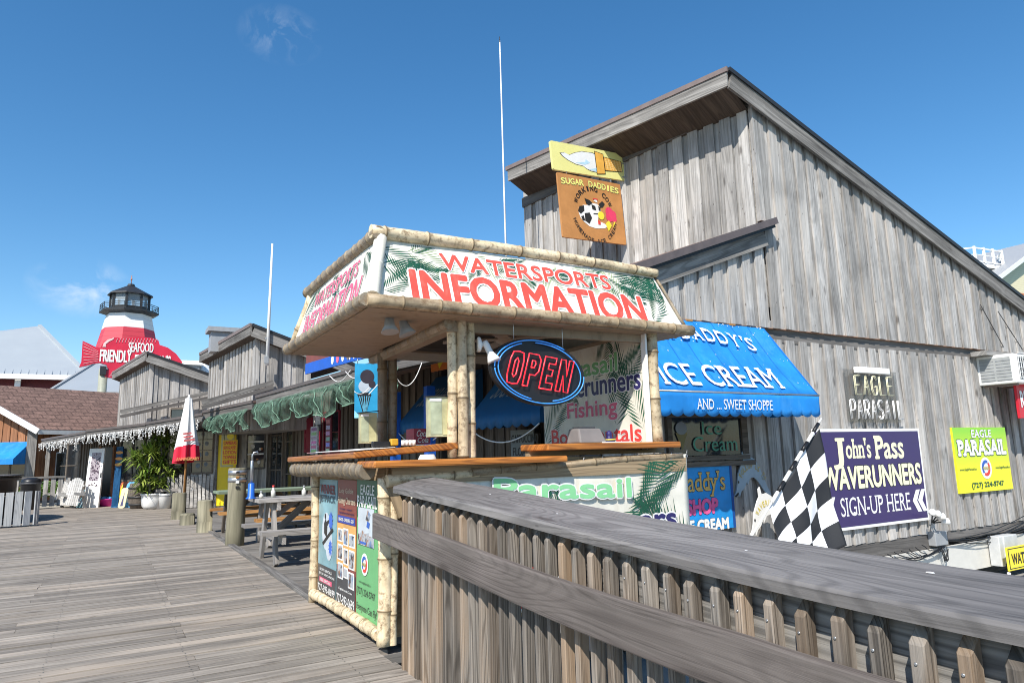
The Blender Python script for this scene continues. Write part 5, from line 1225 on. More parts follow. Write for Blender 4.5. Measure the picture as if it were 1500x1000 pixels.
# ---- dolphins and chequered flag
def dolphin(ll, w, y, body_m, txt, txt_m, label, flip=False):
    a = PY(*ll, y); F = Fr((a.x, y, a.z), Ux, UPZ, w, w * .95)
    top = [(0, .02), (.06, .10), (.10, .22), (.14, .42), (.24, .62), (.30, .70), (.29, .84), (.33, .88), (.37, .74), (.50, .76), (.62, .70), (.74, .52), (.84, .30), (.92, .14), (1.0, .0)]
    botm = [(.94, -.04), (.80, .10), (.68, .26), (.56, .36), (.46, .34), (.38, .22), (.36, .28), (.28, .16), (.20, .10), (.14, .0), (.12, .06), (.04, .0)]
    pts = [F.pt(x, y_, 0) for x, y_ in (top + botm)]
    mb = MB(); mb.prism(pts[::-1], F.N, .02); d = mk('dolphin_cutout', mb, body_m, None, label, 'dolphin sign')
    mb = MB(); F.ell(mb, .13, .28, .02 * w, .025 * w, .006, seg=10); F.poly(mb, [(.0, .02), (.04, .0), (.12, .06), (.10, .09)], .005); mk('eye_print', mb, BLACK, d)
    n = len(txt)
    for i, ch in enumerate(txt):
        if ch == ' ': continue
        t = (i + .5) / n; an = radians(150 - 132 * t); x = .50 + .36 * cos(an) ; yy = .18 + .42 * sin(an) + (-.02)
        ta = an - pi / 2; Fc = Fr(F.pt(x, yy), F.U * cos(ta) + F.V * sin(ta), F.V * cos(ta) - F.U * sin(ta), 1, 1); letter(d, ch, Fc, (-.026 * w, -.05 * w, .026 * w, .05 * w), txt_m, .01, lift=.006)
    return d
dolphin((1076, 728), PY(1130, 700, YW - .13).x - PY(1076, 700, YW - .13).x, YW - .13, paint('dolphin_grey', (.34, .42, .48), .5), 'FOLLOW US TO', paint('ochre_letter', (.50, .36, .08)), 'grey painted dolphin cutout lettered Follow us to, in the awning shadow')
dolphin((1100, 785), PY(1155, 760, 6.9).x - PY(1100, 760, 6.9).x, 6.9, WHITE, 'WAVERUNNERS', paint('yellow_letter', (.75, .60, .10)), 'white painted dolphin cutout lettered in yellow behind the flag pole')
yf_ = 6.3
fp0 = PY(1095, 795, yf_); fp1 = PY(1203, 613, yf_)
fg = root('chequered_flag', (fp0.x, yf_, -1.35), 'black and white chequered flag drooping from a slanted pole', 'flag')
mb = MB(); mb.tube(fp0 + (fp0 - fp1) * .4, fp1, .014); mk('pole', mb, WHITE, fg)
mb = MB()
for i in range(8):
    a = fp0 + (fp1 - fp0) * (.30 + .082 * i); b = fp0 + (fp1 - fp0) * (.30 + .082 * (i + 1)); mb.tube(a, b, .026, mi=i % 2)
mk('pole_sleeve', mb, [WHITE, BLACK], fg)
ca, cb = PY(1199, 628, yf_), PY(1127, 745, yf_); cc, cd_ = PY(1232, 800, yf_), PY(1150, 790, yf_)
tl_, bl_ = ca, cb                        # hoist edge along the pole
tr_, br_ = PY(1234, 800, yf_ - .25), PY(1160, 850, yf_ - .2)
FB1 = paint('flag_black', (.02, .021, .024), .7, .15); FW1 = paint('flag_white', (.78, .77, .78), .7, .04)
def flagf(u, v):
    a = bl_ + (tl_ - bl_) * v; b = br_ + (tr_ - br_) * v; p = a + (b - a) * u
    return p + Vector((0, .05 * sin(u * 7 + v * 4) * u + .03 * sin(v * 10), -.02 * sin(u * 5)))
NU, NV = 5, 4
mb = MB(); mb.grid(flagf, NU * 9, NV * 9, sm=True, midx=lambda i, j: ((i // 9) + (j // 9)) % 2); mk('cloth', mb, [FW1, FB1], fg, solid=.003)

# ---- pole masts
def mast(name, base, top, r, label, y):
    mb = MB(); mb.tube(base, top, r, r * .5, 8); return mk(name, mb, WHITE, None, label, 'antenna')
_mb = PY(739.5, 420, 10.6); m1 = mast('antenna_mast', Vector((_mb.x + .05, _mb.y, 3.0)), PY(732, 60, 10.6), .022, 'tall thin white antenna mast rising behind the kiosk roof', 10.6)
mb = MB(); mb.tube(PY(732, 62, 10.6), PY(731.9, 54, 10.6), .012, .006); mk('tip', mb, IRON, m1)
FPY = 19.0
m2 = mast('flag_pole', PY(391, 535, FPY), PY(399, 357, FPY), .05, 'thin white pole fixed to the side of the nearer wooden shop tower', FPY)
mb = MB(); mb.bar(PY(388, 496, FPY), PY(394, 494, FPY), .06, .05); mb.bar(PY(390, 532, FPY), PY(390, 522, FPY), .12, .1); mk('bracket', mb, MGREY, m2)

# ---- yellow house far right
yh = root('yellow_house', PY(1500, 470, 24), 'pale yellow clapboard house with white roof deck balustrade behind the cedar building', 'house')
HY = 26.0
CLAP = NT('yellow_clapboard'); oz = CLAP.n('SeparateXYZ'); CLAP.l(CLAP.obj(), oz.inputs[0]); fz = CLAP.math('FRACT', CLAP.math('MULTIPLY', oz.outputs[2], 5.0)); CLAP.col(CLAP.mix(CLAP.rng(fz, .0, .12), (.40, .35, .22), (.74, .66, .44))); CLAP.rough(.6)
a = PY(1412, 372, HY); b = PY(1560, 560, HY)
mb = MB(); mb.span((PY(1422, 400, HY + 2).x, HY + 2, 2), (PY(1600, 400, HY + 2).x, HY + 9, PY(1430, 388, HY + 2).z)); mk('wall', mb, CLAP.m, yh)
# gable in front
g0 = PY(1452, 408, HY); g1 = PY(1500, 372, HY); gx = g1.x + (g1.x - g0.x) * .6; sl_ = (g1.z - g0.z) / (g1.x - g0.x); gz = g0.z + sl_ * (gx - g0.x)
mb = MB(); mb.prism([Vector((g0.x, HY, 2)), Vector((gx * 2 - g0.x, HY, 2)), Vector((gx * 2 - g0.x, HY, g0.z)), Vector((gx, HY, gz)), Vector((g0.x, HY, g0.z))], (0, -1, 0), 6); mk('gable_wall', mb, CLAP.m, yh)
ov = Vector((0, -.5, 0))
mb = MB(); mb.prism([Vector((g0.x - 1.2, HY - .6, g0.z - 1.2 * sl_ + .12)), Vector((gx, HY - .6, gz + .12)), Vector((gx, HY + 6, gz + .12)), Vector((g0.x - 1.2, HY + 6, g0.z - 1.2 * sl_ + .12))], (-sl_, 0, 1), .12); mb.prism([Vector((gx, HY - .6, gz + .12)), Vector((gx * 2 - g0.x + 1, HY - .6, g0.z - sl_ + .12)), Vector((gx * 2 - g0.x + 1, HY + 6, g0.z - sl_ + .12)), Vector((gx, HY + 6, gz + .12))], (sl_, 0, 1), .12); mk('roof', mb, paint('grey_metal_roof', (.33, .34, .35), .45, .1), yh)
mb = MB(); mb.bar((g0.x - 1.2, HY - .62, g0.z - 1.2 * sl_ - .05), (gx, HY - .62, gz - .05), .06, .34); mk('bargeboard', mb, WHITE, yh)
f = Fr((PY(1478, 440, HY - .05).x, HY - .03, PY(1480, 448, HY).z), Ux, UPZ, 3, 1.0); mb = MB(); f.board(mb, .05); wdw = mk('window', mb, DGLASS, yh); mb = MB(); f.sub(-.02, .9, 1, 1.25).board(mb, .06, l=.02); mk('head_trim', mb, paint('orange_trim', (.55, .17, .05)), wdw); mb = MB(); f.sub(-.03, -.1, .02, .9).board(mb, .06, l=.02); f.sub(.2, -.1, .23, .9).board(mb, .06, l=.02); mk('frame', mb, WHITE, wdw)
mb = MB(); zb_ = PY(1420, 382, HY + 1).z; zt3 = PY(1420, 361, HY + 1).z
xa, xb = PY(1409, 370, HY + 1).x, PY(1490, 370, HY + 1).x
def rail3(mb, a, b, n):
    a = Vector(a); b = Vector(b)
    for z in (zb_ + .12, zt3): mb.bar((a.x, a.y, z), (b.x, b.y, z), .1, .1)
    for i in range(n): p = a + (b - a) * i / n; mb.bar((p.x, p.y, zb_ + .02), (p.x, p.y, zt3 + .12), .16, .17, up=(0, 1, 0))
    for i in range(n): p = a + (b - a) * i / n; q = a + (b - a) * (i + 1) / n; mb.bar((p.x, p.y, (zb_ + zt3) / 2 + .06), (q.x, q.y, (zb_ + zt3) / 2 + .06), .05, .05)
xm = PY(1452, 370, HY + 1).x
rail3(mb, (xa, HY + 3.5, 0), (xa + 2.0, HY + 1, 0), 3); rail3(mb, (xa + 2.0, HY + 1, 0), (xm + .8, HY + .6, 0), 3); rail3(mb, (xm + .8, HY + .6, 0), (xb + 2, HY + 4, 0), 4); mk('balustrade', mb, WHITE, yh)
mb = MB(); mb.prism([Vector((xa, HY + 3.5, zb_)), Vector((xa + 2, HY + 1, zb_)), Vector((xm + .8, HY + .6, zb_)), Vector((xb + 2, HY + 4, zb_)), Vector((xb, HY + 9, zb_)), Vector((xa, HY + 9, zb_))], UPZ, .3); mk('roof_deck', mb, WHITE, yh)

# ================================================================== row of shops along the boardwalk
rn = random.Random(77)
def H(px, py, z): return PZ(px, py, z)
EZ = [2.82, 2.60, 2.48, 2.40, 2.30]
E1 = Vector((3.02, 17.6, 0)); E2 = H(310, 602, EZ[1]); E3 = H(215, 621, EZ[2]); E4 = H(128, 631, EZ[3]); E5 = H(62, 644, EZ[4])
for v in (E2, E3, E4, E5): v.z = 0
def nrm(d): return Vector((-d.y, d.x, 0))
B0_, B1_ = Vector((2.98, 17.7, 0)), E3
dB = (B1_ - B0_).normalized(); nB = nrm(dB)
dC = (E4 - E3).normalized(); nC = nrm(dC)
# walls behind the eaves
WB0 = WA1 + Vector((.05, .05, 0)); WB1 = E3 - nC * 1.3 - nB * .2
WC1 = E4 - nC * 1.35 + dC * .3; WD1 = E5 - nrm((E5 - E4).normalized()) * 1.3
def wallframe(a, b, h=3.2): return Fr(b, (a - b).normalized(), UPZ, (a - b).length, h)
FBw = wallframe(WB0, WB1); FCw = wallframe(WB1, WC1); FDw = wallframe(WC1, WD1)
shopA = root('net_shop', WA1, 'dark shop with red shutters and plain doors under the green net canopy', 'shop')
shopB = root('gift_shop', (WB0 + WB1) / 2, 'grey shop with a yellow door and a boxy wooden roof tower behind the closed umbrella', 'shop')
shopC = root('beach_shop', (WB1 + WC1) / 2, 'farther grey shop hung with white icicle lights and a lower wooden roof tower', 'shop')
def wallseg(name, F, par, m, h=3.2, per=.3):
    mb = plankwall(MB(), F.O - F.U * 0, F.U, F.N, .01, F.w - .01, lambda s: h, lambda s: -.05, per=per, ow=.17, rn=rn); mk(name, mb, m, par)
    mb = MB(); a, b = F.m(0, 0, -.3), F.m(F.w, 0, -.3); c, d = F.m(F.w, 0, 0), F.m(0, 0, 0); mb.hexa([Vector((p.x, p.y, z)) for z in (-.05, h) for p in (d, c, b, a)]); mk('wall_core', mb, DGREY, par)
FA2 = Fr(WA1, -dA, UPZ, (WA1 - WA0).length - 5.12, 3.2)
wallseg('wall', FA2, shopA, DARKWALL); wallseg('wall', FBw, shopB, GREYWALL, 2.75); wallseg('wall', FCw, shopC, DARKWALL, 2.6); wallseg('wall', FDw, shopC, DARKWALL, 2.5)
# porch roofs with layered fascia
def porch(par, a, b, za, zb, n, run=4.5, sl=.13, lay=True):
    a = Vector((a.x, a.y, za)); b = Vector((b.x, b.y, zb)); r_ = -n * run + UPZ * run * sl
    mb = MB(); nn = (b - a).cross(r_).normalized(); nn = nn if nn.z > 0 else -nn
    P = [a, b, b + r_, a + r_]; 
    if (P[1] - P[0]).cross(P[3] - P[0]).dot(nn) < 0: P = P[::-1]
    mb.prism(P, nn, .05); mk('porch_roof', mb, ROOFBR, par)
    mb = MB(); mb.bar(a + n * .02 + UPZ * -.02, b + n * .02 + UPZ * -.02, .05, .07); mk('roof_edge', mb, SHOPEDGE, par)
    mb = MB(); mb.bar(a + UPZ * -.13, b + UPZ * -.13, .04, .15); mk('fascia', mb, GREYTRIM, par)
    mb = MB(); a2 = a - n * .1 + UPZ * -.02; mb.bar(a - n * .6 + UPZ * .0, b - n * .6 + UPZ * .0, .06, .18); mk('porch_beam', mb, GREYTRIM, par)
ea = Vector((E1.x, E1.y, 0)); 
EAn = EA0 + dA * 5.0
porch(bb, EA0 - dA * .2, EAn, 2.98, 2.98, nA); porch(shopA, EAn + dA * .01, EA1, 2.96, 2.90, nA)
porch(shopB, B0_, B0_ + (B1_ - B0_) * .42, 2.80, 2.68, nB); porch(shopB, B0_ + (B1_ - B0_) * .42 + dB * .02, B1_, 2.62, 2.52, nB)
porch(shopC, E3 + dC * .02, E4, 2.50, 2.42, nC); dD = (E5 - E4).normalized(); nD = nrm(dD); porch(shopC, E4 + dD * .02, E5, 2.38, 2.32, nD)
# upper strip roofs seen behind the eaves
# towers
def tower(par, top, y, farpx, pk, base_px, rakepx, ovl=.45, m=GREYWALL):
    c = PY(*top, y); f = PZ(*farpx, c.z); base = PY(*base_px, y).z - 1.0
    d = Vector((f.x - c.x, f.y - c.y, 0)); Lw = d.length; d.normalize(); n = nrm(d); cg = Vector((c.x, c.y, 0))
    Wd = PY(*rakepx, y).x - c.x; sl = .34
    k = plankwall(MB(), cg, Ux, Nw, .02, Wd, lambda s: c.z - sl * s + .0, lambda s: base, per=.34, ow=.20, rn=rn); mk('tower_wall', k, m, par)
    k = plankwall(MB(), cg, d, n, .02, Lw, lambda s: c.z, lambda s: base, per=.34, ow=.2, rn=rn); mk('tower_wall', k, m, par)
    mb = MB(); q = cg + Vector((.03, .03, 0)); far = cg + d * (Lw - .02) + Vector((.05, 0, 0))
    P = [q, q + Ux * (Wd - .06), far + Ux * (Wd - .08), far]
    mb.hexa([Vector((p.x, p.y, base)) for p in P] + [Vector((P[0].x, P[0].y, c.z - .05)), Vector((P[1].x, P[1].y, c.z - sl * Wd - .0)), Vector((P[2].x, P[2].y, c.z - sl * Wd)), Vector((P[3].x, P[3].y, c.z - .05))]); mk('tower_core', mb, m, par)
    mb = MB(); mb.bar((c.x, c.y - .04, base), (c.x, c.y - .04, c.z - .02), .13, .09, up=(0, 1, 0)); mk('corner_board', mb, m, par)
    p0 = PY(*pk, y - .3); p1 = p0 + d * (Lw + .75); rn_ = Vector((Wd + 1.4, 0, -(Wd + 1.4) * sl)); nr_ = Vector((sl, 0, 1)).normalized()
    mb = MB(); mb.prism([p0, p0 + rn_, p1 + rn_, p1], nr_, .08); mk('tower_roof', mb, ROOFBR, par)
    for nm, a, b, w, h, off, mm in (('roof_edge', p0, p1, .05, .09, n * .03 + UPZ * -.03, BROWNMET), ('fascia', p0, p1, .05, .24, n * .01 + UPZ * -.19, GREYTRIM2), ('roof_edge', p0, p0 + rn_, .05, .08, Vector((0, -.03, -.03)), IRON), ('rake_fascia', p0 + Ux * .03, p0 + rn_, .05, .28, Vector((0, -.006, -.21)), GREYTRIM2)):
        mb = MB(); mb.bar(a + off, b + off, w, h); mk(nm, mb, mm, par)
    mb = MB(); iw = .8; a = p0 + UPZ * -.3; b = p1 + UPZ * -.3; mb.prism([a, a - n * iw - UPZ * .3, b - n * iw - UPZ * .3, b][::-1], -UPZ, .02); mk('soffit', mb, SOFFIT, par)
    return c, d, n, Lw, p0, p1
tw1 = tower(shopB, (377, 493), 19.4, (309, 528), (369, 474), (377, 575), (455, 520))
tw2 = tower(shopC, (223, 527), 27.0, (178, 552), (215, 515), (223, 597), (330, 570))
mb = MB(); q = PY(335, 492, 22.5); mb.span((q.x - .5, q.y, q.z - .5), (q.x + .3, q.y + .6, q.z + .12)); mb.span((q.x - .6, q.y - .1, q.z + .12), (q.x + .4, q.y + .7, q.z + .26)); mk('roof_vent', mb, MGREY, shopB)
# pale strips between roofs (flashing) seen under the towers
for par, (a, b, y) in ((shopB, ((296, 590), (400, 560), 19.2)), (shopC, ((176, 603), (320, 572), 26.6))):
    mb = MB(); mb.bar(PY(*a, y), PY(*b, y), .1, .12); mk('flashing', mb, GREYTRIM2, par)
    mb = MB(); a2 = PY(a[0], a[1] + 7, y - .2); b2 = PY(b[0], b[1] + 7, y - .2); mb.bar(a2, b2, .1, .10); mk('flashing', mb, GREYTRIM, par)

# ---- front of shop A: doors, shutters, windows
def fpanel(F, x0, x1, ytop, ybot, m, par, name, l=.08, t=.05, floor=False):
    a = F.px(x0, (ytop + ybot) / 2); b = F.px(x1, (ytop + ybot) / 2); xm = (x0 + x1) / 2; z1 = F.px(xm, ytop)[1]; z0 = 0.02 if floor else F.px(xm, ybot)[1]
    f = Fr(F.m(a[0], z0, l), F.U, F.V, b[0] - a[0], z1 - z0); mb = MB(); f.board(mb, t); return mk(name, mb, m, par), f
def glazed(F, x0, x1, yt, yb, par, nx=2, nz=3, fm=DARKWALL, floor=False, name='window', gm=None):
    o, f = fpanel(F, x0, x1, yt, yb, gm or DGLASS, par, name, .06, .02, floor); mb = MB(); e = .07
    for (a0, b0, a1, b1) in ((-e, -.03, 0, 1.03), (1, -.03, 1 + e, 1.03), (0, 1, 1, 1.04), (0, -.04, 1, 0)): f.sub(a0, b0, a1, b1).board(mb, .06, l=.03)
    for i in range(1, nx): f.sub(i / nx - .02, 0, i / nx + .02, 1).board(mb, .03, l=.02)
    for i in range(1, nz): f.sub(0, i / nz - .008, 1, i / nz + .008).board(mb, .03, l=.021)
    mk('frame', mb, fm, o); return o, f
REDSH = paint('shutter_maroon', (.20, .012, .03), .5, .1)
DKDOOR = paint('dark_door', (.035, .035, .04), .4, .2)
o, f = glazed(FA, 380, 396, 592, 640, shopA, 1, 2, DARKWALL, True, 'door'); o, f = glazed(FA, 402, 418, 588, 640, shopA, 2, 3, DARKWALL, True, 'door'); o, f = glazed(FA, 424, 433, 600, 640, shopA, 1, 3, DARKWALL, True, 'door')
for x0, x1 in ((450, 462), (463.5, 474)):
    o, f = fpanel(FA, x0, x1, 612, 662, REDSH, shopA, 'shutter', .09, .04); mb = MB()
    for b0, b1 in ((.06, .45), (.52, .92)):
        for (a, b, c, d) in ((.12, b0, .88, b0 + .02), (.12, b1 - .02, .88, b1), (.12, b0 + .02, .18, b1 - .02), (.82, b0 + .02, .88, b1 - .02)): f.sub(a, b, c, d).board(mb, .02, l=.015)
    mk('panel_moulding', mb, REDSH, o)
o, f = glazed(FA, 479, 500, 604, 662, shopA, 2, 2, REDSH)
# stock hanging by the window
def hang(name, F, x0, x1, yt, yb, m, label, cat, l=.2, t=.02, r=.03):
    a = F.px(x0, yb); b = F.px(x1, yt); f = Fr(F.m(a[0], a[1], l), F.U, F.V, b[0] - a[0], b[1] - a[1]); mb = MB(); f.board(mb, t, min(r, f.w * .4)); return mk(name, mb, m, None, label, cat), f
o, f = hang('pirate_decoration', FA, 477, 489, 598, 632, DGREY, 'dark plaque with pale skull and crossed bones beside the red shutters', 'decoration', .35, .02)
BONE = paint('bone', (.45, .43, .38), .5)
mb = MB(); f.ell(mb, .5, .72, .22 * f.w, .14 * f.h, .004); f.poly(mb, [(.36, .5), (.64, .5), (.62, .66), (.38, .66)], .0035); f.poly(mb, [(.1, .1), (.2, .05), (.9, .45), (.8, .5)], .005); f.poly(mb, [(.9, .1), (.8, .05), (.1, .45), (.2, .5)], .006); mk('skull_print', mb, BONE, o)
rn = random.Random(8)
for i, (x0, x1, yt, yb, c, lb) in enumerate(((489, 496, 609, 622, (.62, .62, .60), 'small white display card hanging in the shaded shop front'), (487, 498, 624, 664, (.55, .58, .62), 'tall rack of pale postcards beside the dark shop window'), (516, 524, 612, 664, (.22, .05, .07), 'narrow maroon plaque column hanging in the shaded shop front'))):
    o, f = hang('display_rack', FA, x0, x1, yt, yb, paint('rack%d' % i, c, .5, .4, scale=18), lb, 'display', .5 + .1 * i, .04, .01)
    if i:
        for r in range(6):
            mb = MB(); f.sub(.12, .04 + r * .16, .88, .15 + r * .16).board(mb, .002, l=.004); mk('card', mb, paint('card%d%d' % (i, r), (rn.uniform(.2, .7), rn.uniform(.15, .6), rn.uniform(.2, .7)), .4, .4, scale=20), o)
# blue Homemade sign over the eave, dark red board above it
hp = EA0 + dA * 4.3 + nA * .06
FH = Fr((0, 0, 0), -dA, UPZ, 1, 1); FH.O = Vector((hp.x, hp.y, 0))
a = FH.px(447, 548); b = FH.px(447, 533)
nx_ = FH.px(560, 520)[0]; zA = a[1]; zB = b[1]
Fh = Fr(FH.m(a[0], zA), FH.U, FH.V, nx_ - a[0], zB - zA)
hs_ = board('homemade_sign', Fh, paint('homemade_blue', (.015, .10, .48), .45), 'long blue sign with Homemade lettering and tiny ice creams above the green net', 'sign', .04)
letter(hs_, 'Homemade Ice Cream', Fh, (FH.px(512, 525)[0] - a[0], Fh.h * .22, FH.px(512, 525)[0] - a[0] + 3.2, Fh.h * .80), WHITE, .03, lift=.006, shear=.2)
for i in range(4):
    x = FH.px(487 + i * 7.5, 530)[0] - a[0]; fr_ = Fr(Fh.m(x - .06, Fh.h * .2), Fh.U, Fh.V, .13, Fh.h * .6)
    mb = MB(); fr_.poly(mb, [(.2, .5), (.8, .5), (.5, .0)], .004); mk('cone_print', mb, paint('sugar_cone', (.65, .40, .18), .5), hs_); mb = MB(); fr_.ell(mb, .5, .72, .06, .09, .006); mk('scoop_print', mb, [WHITE, PINKR, WHITE, BROWNMET][i], hs_)
mb = MB(); mb.bar(Fh.m(-.05, Fh.h + .10, -.06), Fh.m(Fh.w, Fh.h + .10, -.06), .05, .18); mk('red_top_board', mb, paint('oxblood_board', (.20, .06, .05), .6), hs_)
# cyan cone poster facing the camera, hanging at the eave
yq = 10.6; a = PY(519, 612, yq); b = PY(556, 534, yq); F = Fr((a.x, yq, a.z), Vector((1, -.25, 0)), UPZ, (b.x - a.x) * 1.03, b.z - a.z)
cp = board('cone_poster', F, paint('poster_cyan', (.02, .28, .50), .5, .15), 'cyan hanging poster with a chocolate ice cream in a dark waffle cone', 'poster', .03)
mb = MB(); F.poly(mb, [(.12, .42), (.60, .42), (.42, .03), (.34, .03)], .003); F.ell(mb, .36, .42, .26 * F.w, .05 * F.h, .0035); mk('cone_print', mb, BLACK, cp)
mb = MB()
for i in range(5): F.poly(mb, [(.16 + .09 * i, .40), (.19 + .09 * i, .40), (.40 + .01 * i, .06), (.385 + .01 * i, .06)], .005); F.poly(mb, [(.56 - .09 * i, .40), (.53 - .09 * i, .40), (.36 - .0 * i, .06), (.375 - .0 * i, .06)], .006)
mk('waffle_print', mb, paint('waffle_blue', (.10, .33, .45), .5), cp)
mb = MB(); F.ell(mb, .38, .58, .24 * F.w, .12 * F.h, .005); mk('scoop_print', mb, paint('vanilla', (.42, .47, .52), .5), cp)
mb = MB(); F.ell(mb, .46, .76, .26 * F.w, .13 * F.h, .0065); F.ell(mb, .64, .62, .13 * F.w, .07 * F.h, .007); mk('scoop_print', mb, paint('chocolate', (.03, .022, .03), .5), cp)
mb = MB(); F.poly(mb, [(0, 0), (.25, 0), (.0, .14)], .004); mk('corner_print', mb, paint('pale_cyan', (.3, .65, .80), .5), cp)
mb = MB(); mb.tube(F.pt(.1, 1), F.pt(.1, 1.1), .006); mb.tube(F.pt(.9, 1), F.pt(.9, 1.1), .006); mk('hanging_wire', mb, METAL, cp)
# green fishing net draped along the eave
kn = NT('green_net'); uvn = kn.uv(); cw = kn.noise(kn.obj(), 3.5, 4, .6)
lines = []
for sc in ((1, 1, 0), (1, -1, 0)):
    dt = kn.n('VectorMath', operation='DOT_PRODUCT'); kn.l(uvn, dt.inputs[0]); dt.inputs[1].default_value = sc
    s_ = kn.math('ABSOLUTE', kn.math('SINE', kn.math('MULTIPLY', dt.outputs['Value'], 75.0))); lines.append(kn.rng(s_, .30, .45, 1, 0))
al = kn.math('MAXIMUM', lines[0], lines[1]); al = kn.math('MAXIMUM', al, kn.rng(kn.noise(kn.mul(uvn, (3, 1.2, 1)), 3.5, 5, .65), .42, .66)); kn.l(kn.math('MULTIPLY', al, .82), kn.b.inputs['Alpha'])
kn.col(kn.mix(kn.rng(cw, .3, .7), (.035, .085, .055), (.15, .25, .18))); kn.rough(.8)
def net(name, a, b, z0a, z0b, drop, nsc, n, label, ph=0, s=1):
    Lr = (b - a).length
    def fn(u, v):
        p = a + (b - a) * u; z = z0a + (z0b - z0a) * u
        sc = abs(sin((u * nsc + ph) * pi)) ** .6; dr = drop * (.55 + .45 * sc) * (1 + .15 * sin(u * 17 + ph))
        fold = .045 * sin(u * 38 + 3 * v + ph) * v + .03 * sin(u * 97 + 7 * v) * v + .02 * sin(u * 171 - 9 * v)
        return p + n * (.06 + .10 * sin(pi * min(1, v * 1.05)) * (.6 + .6 * sc) + fold) + UPZ * (z - dr * v + .04 * sin(u * 60) * v)
    mb = MB(); mb.grid(fn, 140, 16, uvs=(Lr, 1.2)); o = mk(name, mb, kn.m, None, label, 'net', 'green fishing nets along the eaves')
    mbr = MB(); P = [fn(i / 140, 1.0) for i in range(141)]; mbr.ring_tube(P, [.012] * 141, 5)
    for k in range(nsc):
        P = [fn((k + .5 + .5 * (t - .5)) / nsc if True else 0, .15 + .8 * (1 - abs(2 * t - 1))) + n * .03 for t in [i / 14 for i in range(15)]]; mbr.ring_tube(P, [.009] * 15, 5)
    mk('edge_rope', mbr, paint('net_rope', (.16, .28, .20), .8), o); return o
net('fishing_net', EA0 + dA * 3.2, EA1 - dA * .1, 2.80, 2.70, .55, 6, nA, 'green fishing net draped in scallops under the canopy beside the blue sign')
net('fishing_net', B0_ + dB * .1, B0_ + (B1_ - B0_) * .36, 2.62, 2.50, .42, 3, nB, 'short green fishing net sagging over the window and yellow door', .4)
# white ropes looping over the net
mb = MB()
for s0, s1 in ((4.1, 4.9), (4.7, 5.6)):
    P = [EA0 + dA * (s0 + (s1 - s0) * t) + nA * .2 + UPZ * (2.90 - .16 * sin(pi * t)) for t in [i / 10 for i in range(11)]]; mb.ring_tube(P, [.007] * 11, 5)
mk('white_rope', mb, WHITE, None, 'thin white rope looping over the green net', 'rope')
mb = MB()
for a, b, sag, y in (((540, 578), (556, 560), .0, 8.6), ((578, 548), (618, 531), .22, 8.2), ((519, 573), (540, 568), .06, 9.5)):
    a = PY(*a, y); b = PY(*b, y); P = [a + (b - a) * t - UPZ * sag * 4 * t * (1 - t) for t in [i / 12 for i in range(13)]]; mb.ring_tube(P, [.006] * 13, 6)
mk('rope_swag', mb, WHITE, None, 'white rope swags hanging between the far bamboo posts and the shop', 'rope')
# awnings over the ice cream counter, seen through the kiosk
def smallawn(x0, x1, yt, yb, label, txt, s_out=.9):
    a = FA.px(x0, yt); b = FA.px(x1, yt)
    FO_ = Fr(FA.O + FA.N * s_out, FA.U, FA.V, 1, 1); zb = FO_.px((x0 + x1) / 2, yb)[1]; ztp = FO_.px((x0 + x1) / 2, yt)[1] + .25
    u0 = FO_.px(x0, yb)[0]; u1 = FO_.px(x1, yb)[0]
    t = root('shaded_blue_awning', FA.m((u0 + u1) / 2, zb, .5), label, 'awning')
    P = [FA.m(u0, zb + .2, s_out), FA.m(u1, zb + .2, s_out), FA.m(u1, ztp + .2, .06), FA.m(u0, ztp + .2, .06)]
    mb = MB(); mb.prism(P, (P[1] - P[0]).cross(P[3] - P[0]), .006); cv2 = mk('canopy', mb, AWND, t)
    mb = MB(); mb.grid(lambda u, v: FA.m(u0 + (u1 - u0) * u, zb + (.2 - 0) * v - (.05 * abs(sin(u * 8 * pi)) if v < .01 else 0), s_out), 96, 1); mk('valance', mb, AWND, t, solid=.004)
    for uu, sg in ((u0, -1), (u1, 1)):
        mb = MB(); mb.prism([FA.m(uu, zb, s_out), FA.m(uu, zb + .2, s_out), FA.m(uu, ztp + .2, .06), FA.m(uu, zb, .06)], FA.U, .004); mk('side_panel', mb, AWND, t)
    F = Fr(P[0], P[1] - P[0], P[3] - P[0], (P[1] - P[0]).length, (P[3] - P[0]).length); letter(cv2, txt, F, (F.w * .1, F.h * .3, F.w * .9, F.h * .7), paint('shaded_awning_letter', (.30, .36, .42), .6), .01, lift=.006, shear=.2)
    mb = MB(); P = [FA.m(u0 + (u1 - u0) * i / 12, zb - .02 - .25 * 4 * (i / 12) * (1 - i / 12), s_out + .03) for i in range(13)]; mb.ring_tube(P, [.011] * 13, 5); mk('rope', mb, WHITE, t)
smallawn(690, 792, 562, 622, 'dark navy awning lettered Sugar behind the neon sign', "SUGAR DADDY'S")
smallawn(586, 652, 578, 630, 'dark navy awning seen between the two bamboo post clusters', "SUGAR DADDY'S")
BLUEP = paint('blue_post_paint', (.015, .12, .55), .5)
for i, (px, lab) in enumerate(((640, 'bright blue square post behind the brochure holder'), (692, 'dark blue door post just right of the middle bamboo posts'))):
    q = FA.px(px, 600); mb = MB(); p = FA.m(q[0], 0, .95); mb.span((p.x - .08, p.y - .08, 0), (p.x + .08, p.y + .08, 2.6)); mk('blue_post', mb, BLUEP, None, lab, 'post')
o, f = glazed(FA, 756, 792, 640, 668, bb, 1, 1, DARKWALL, True, 'door', paint('counter_grey', (.10, .11, .12), .2))
a = FA.px(757, 655); b = FA.px(790, 628); f = Fr(FA.m(a[0], a[1] - .25, .13), FA.U, FA.V, b[0] - a[0], b[1] - a[1] + .25)
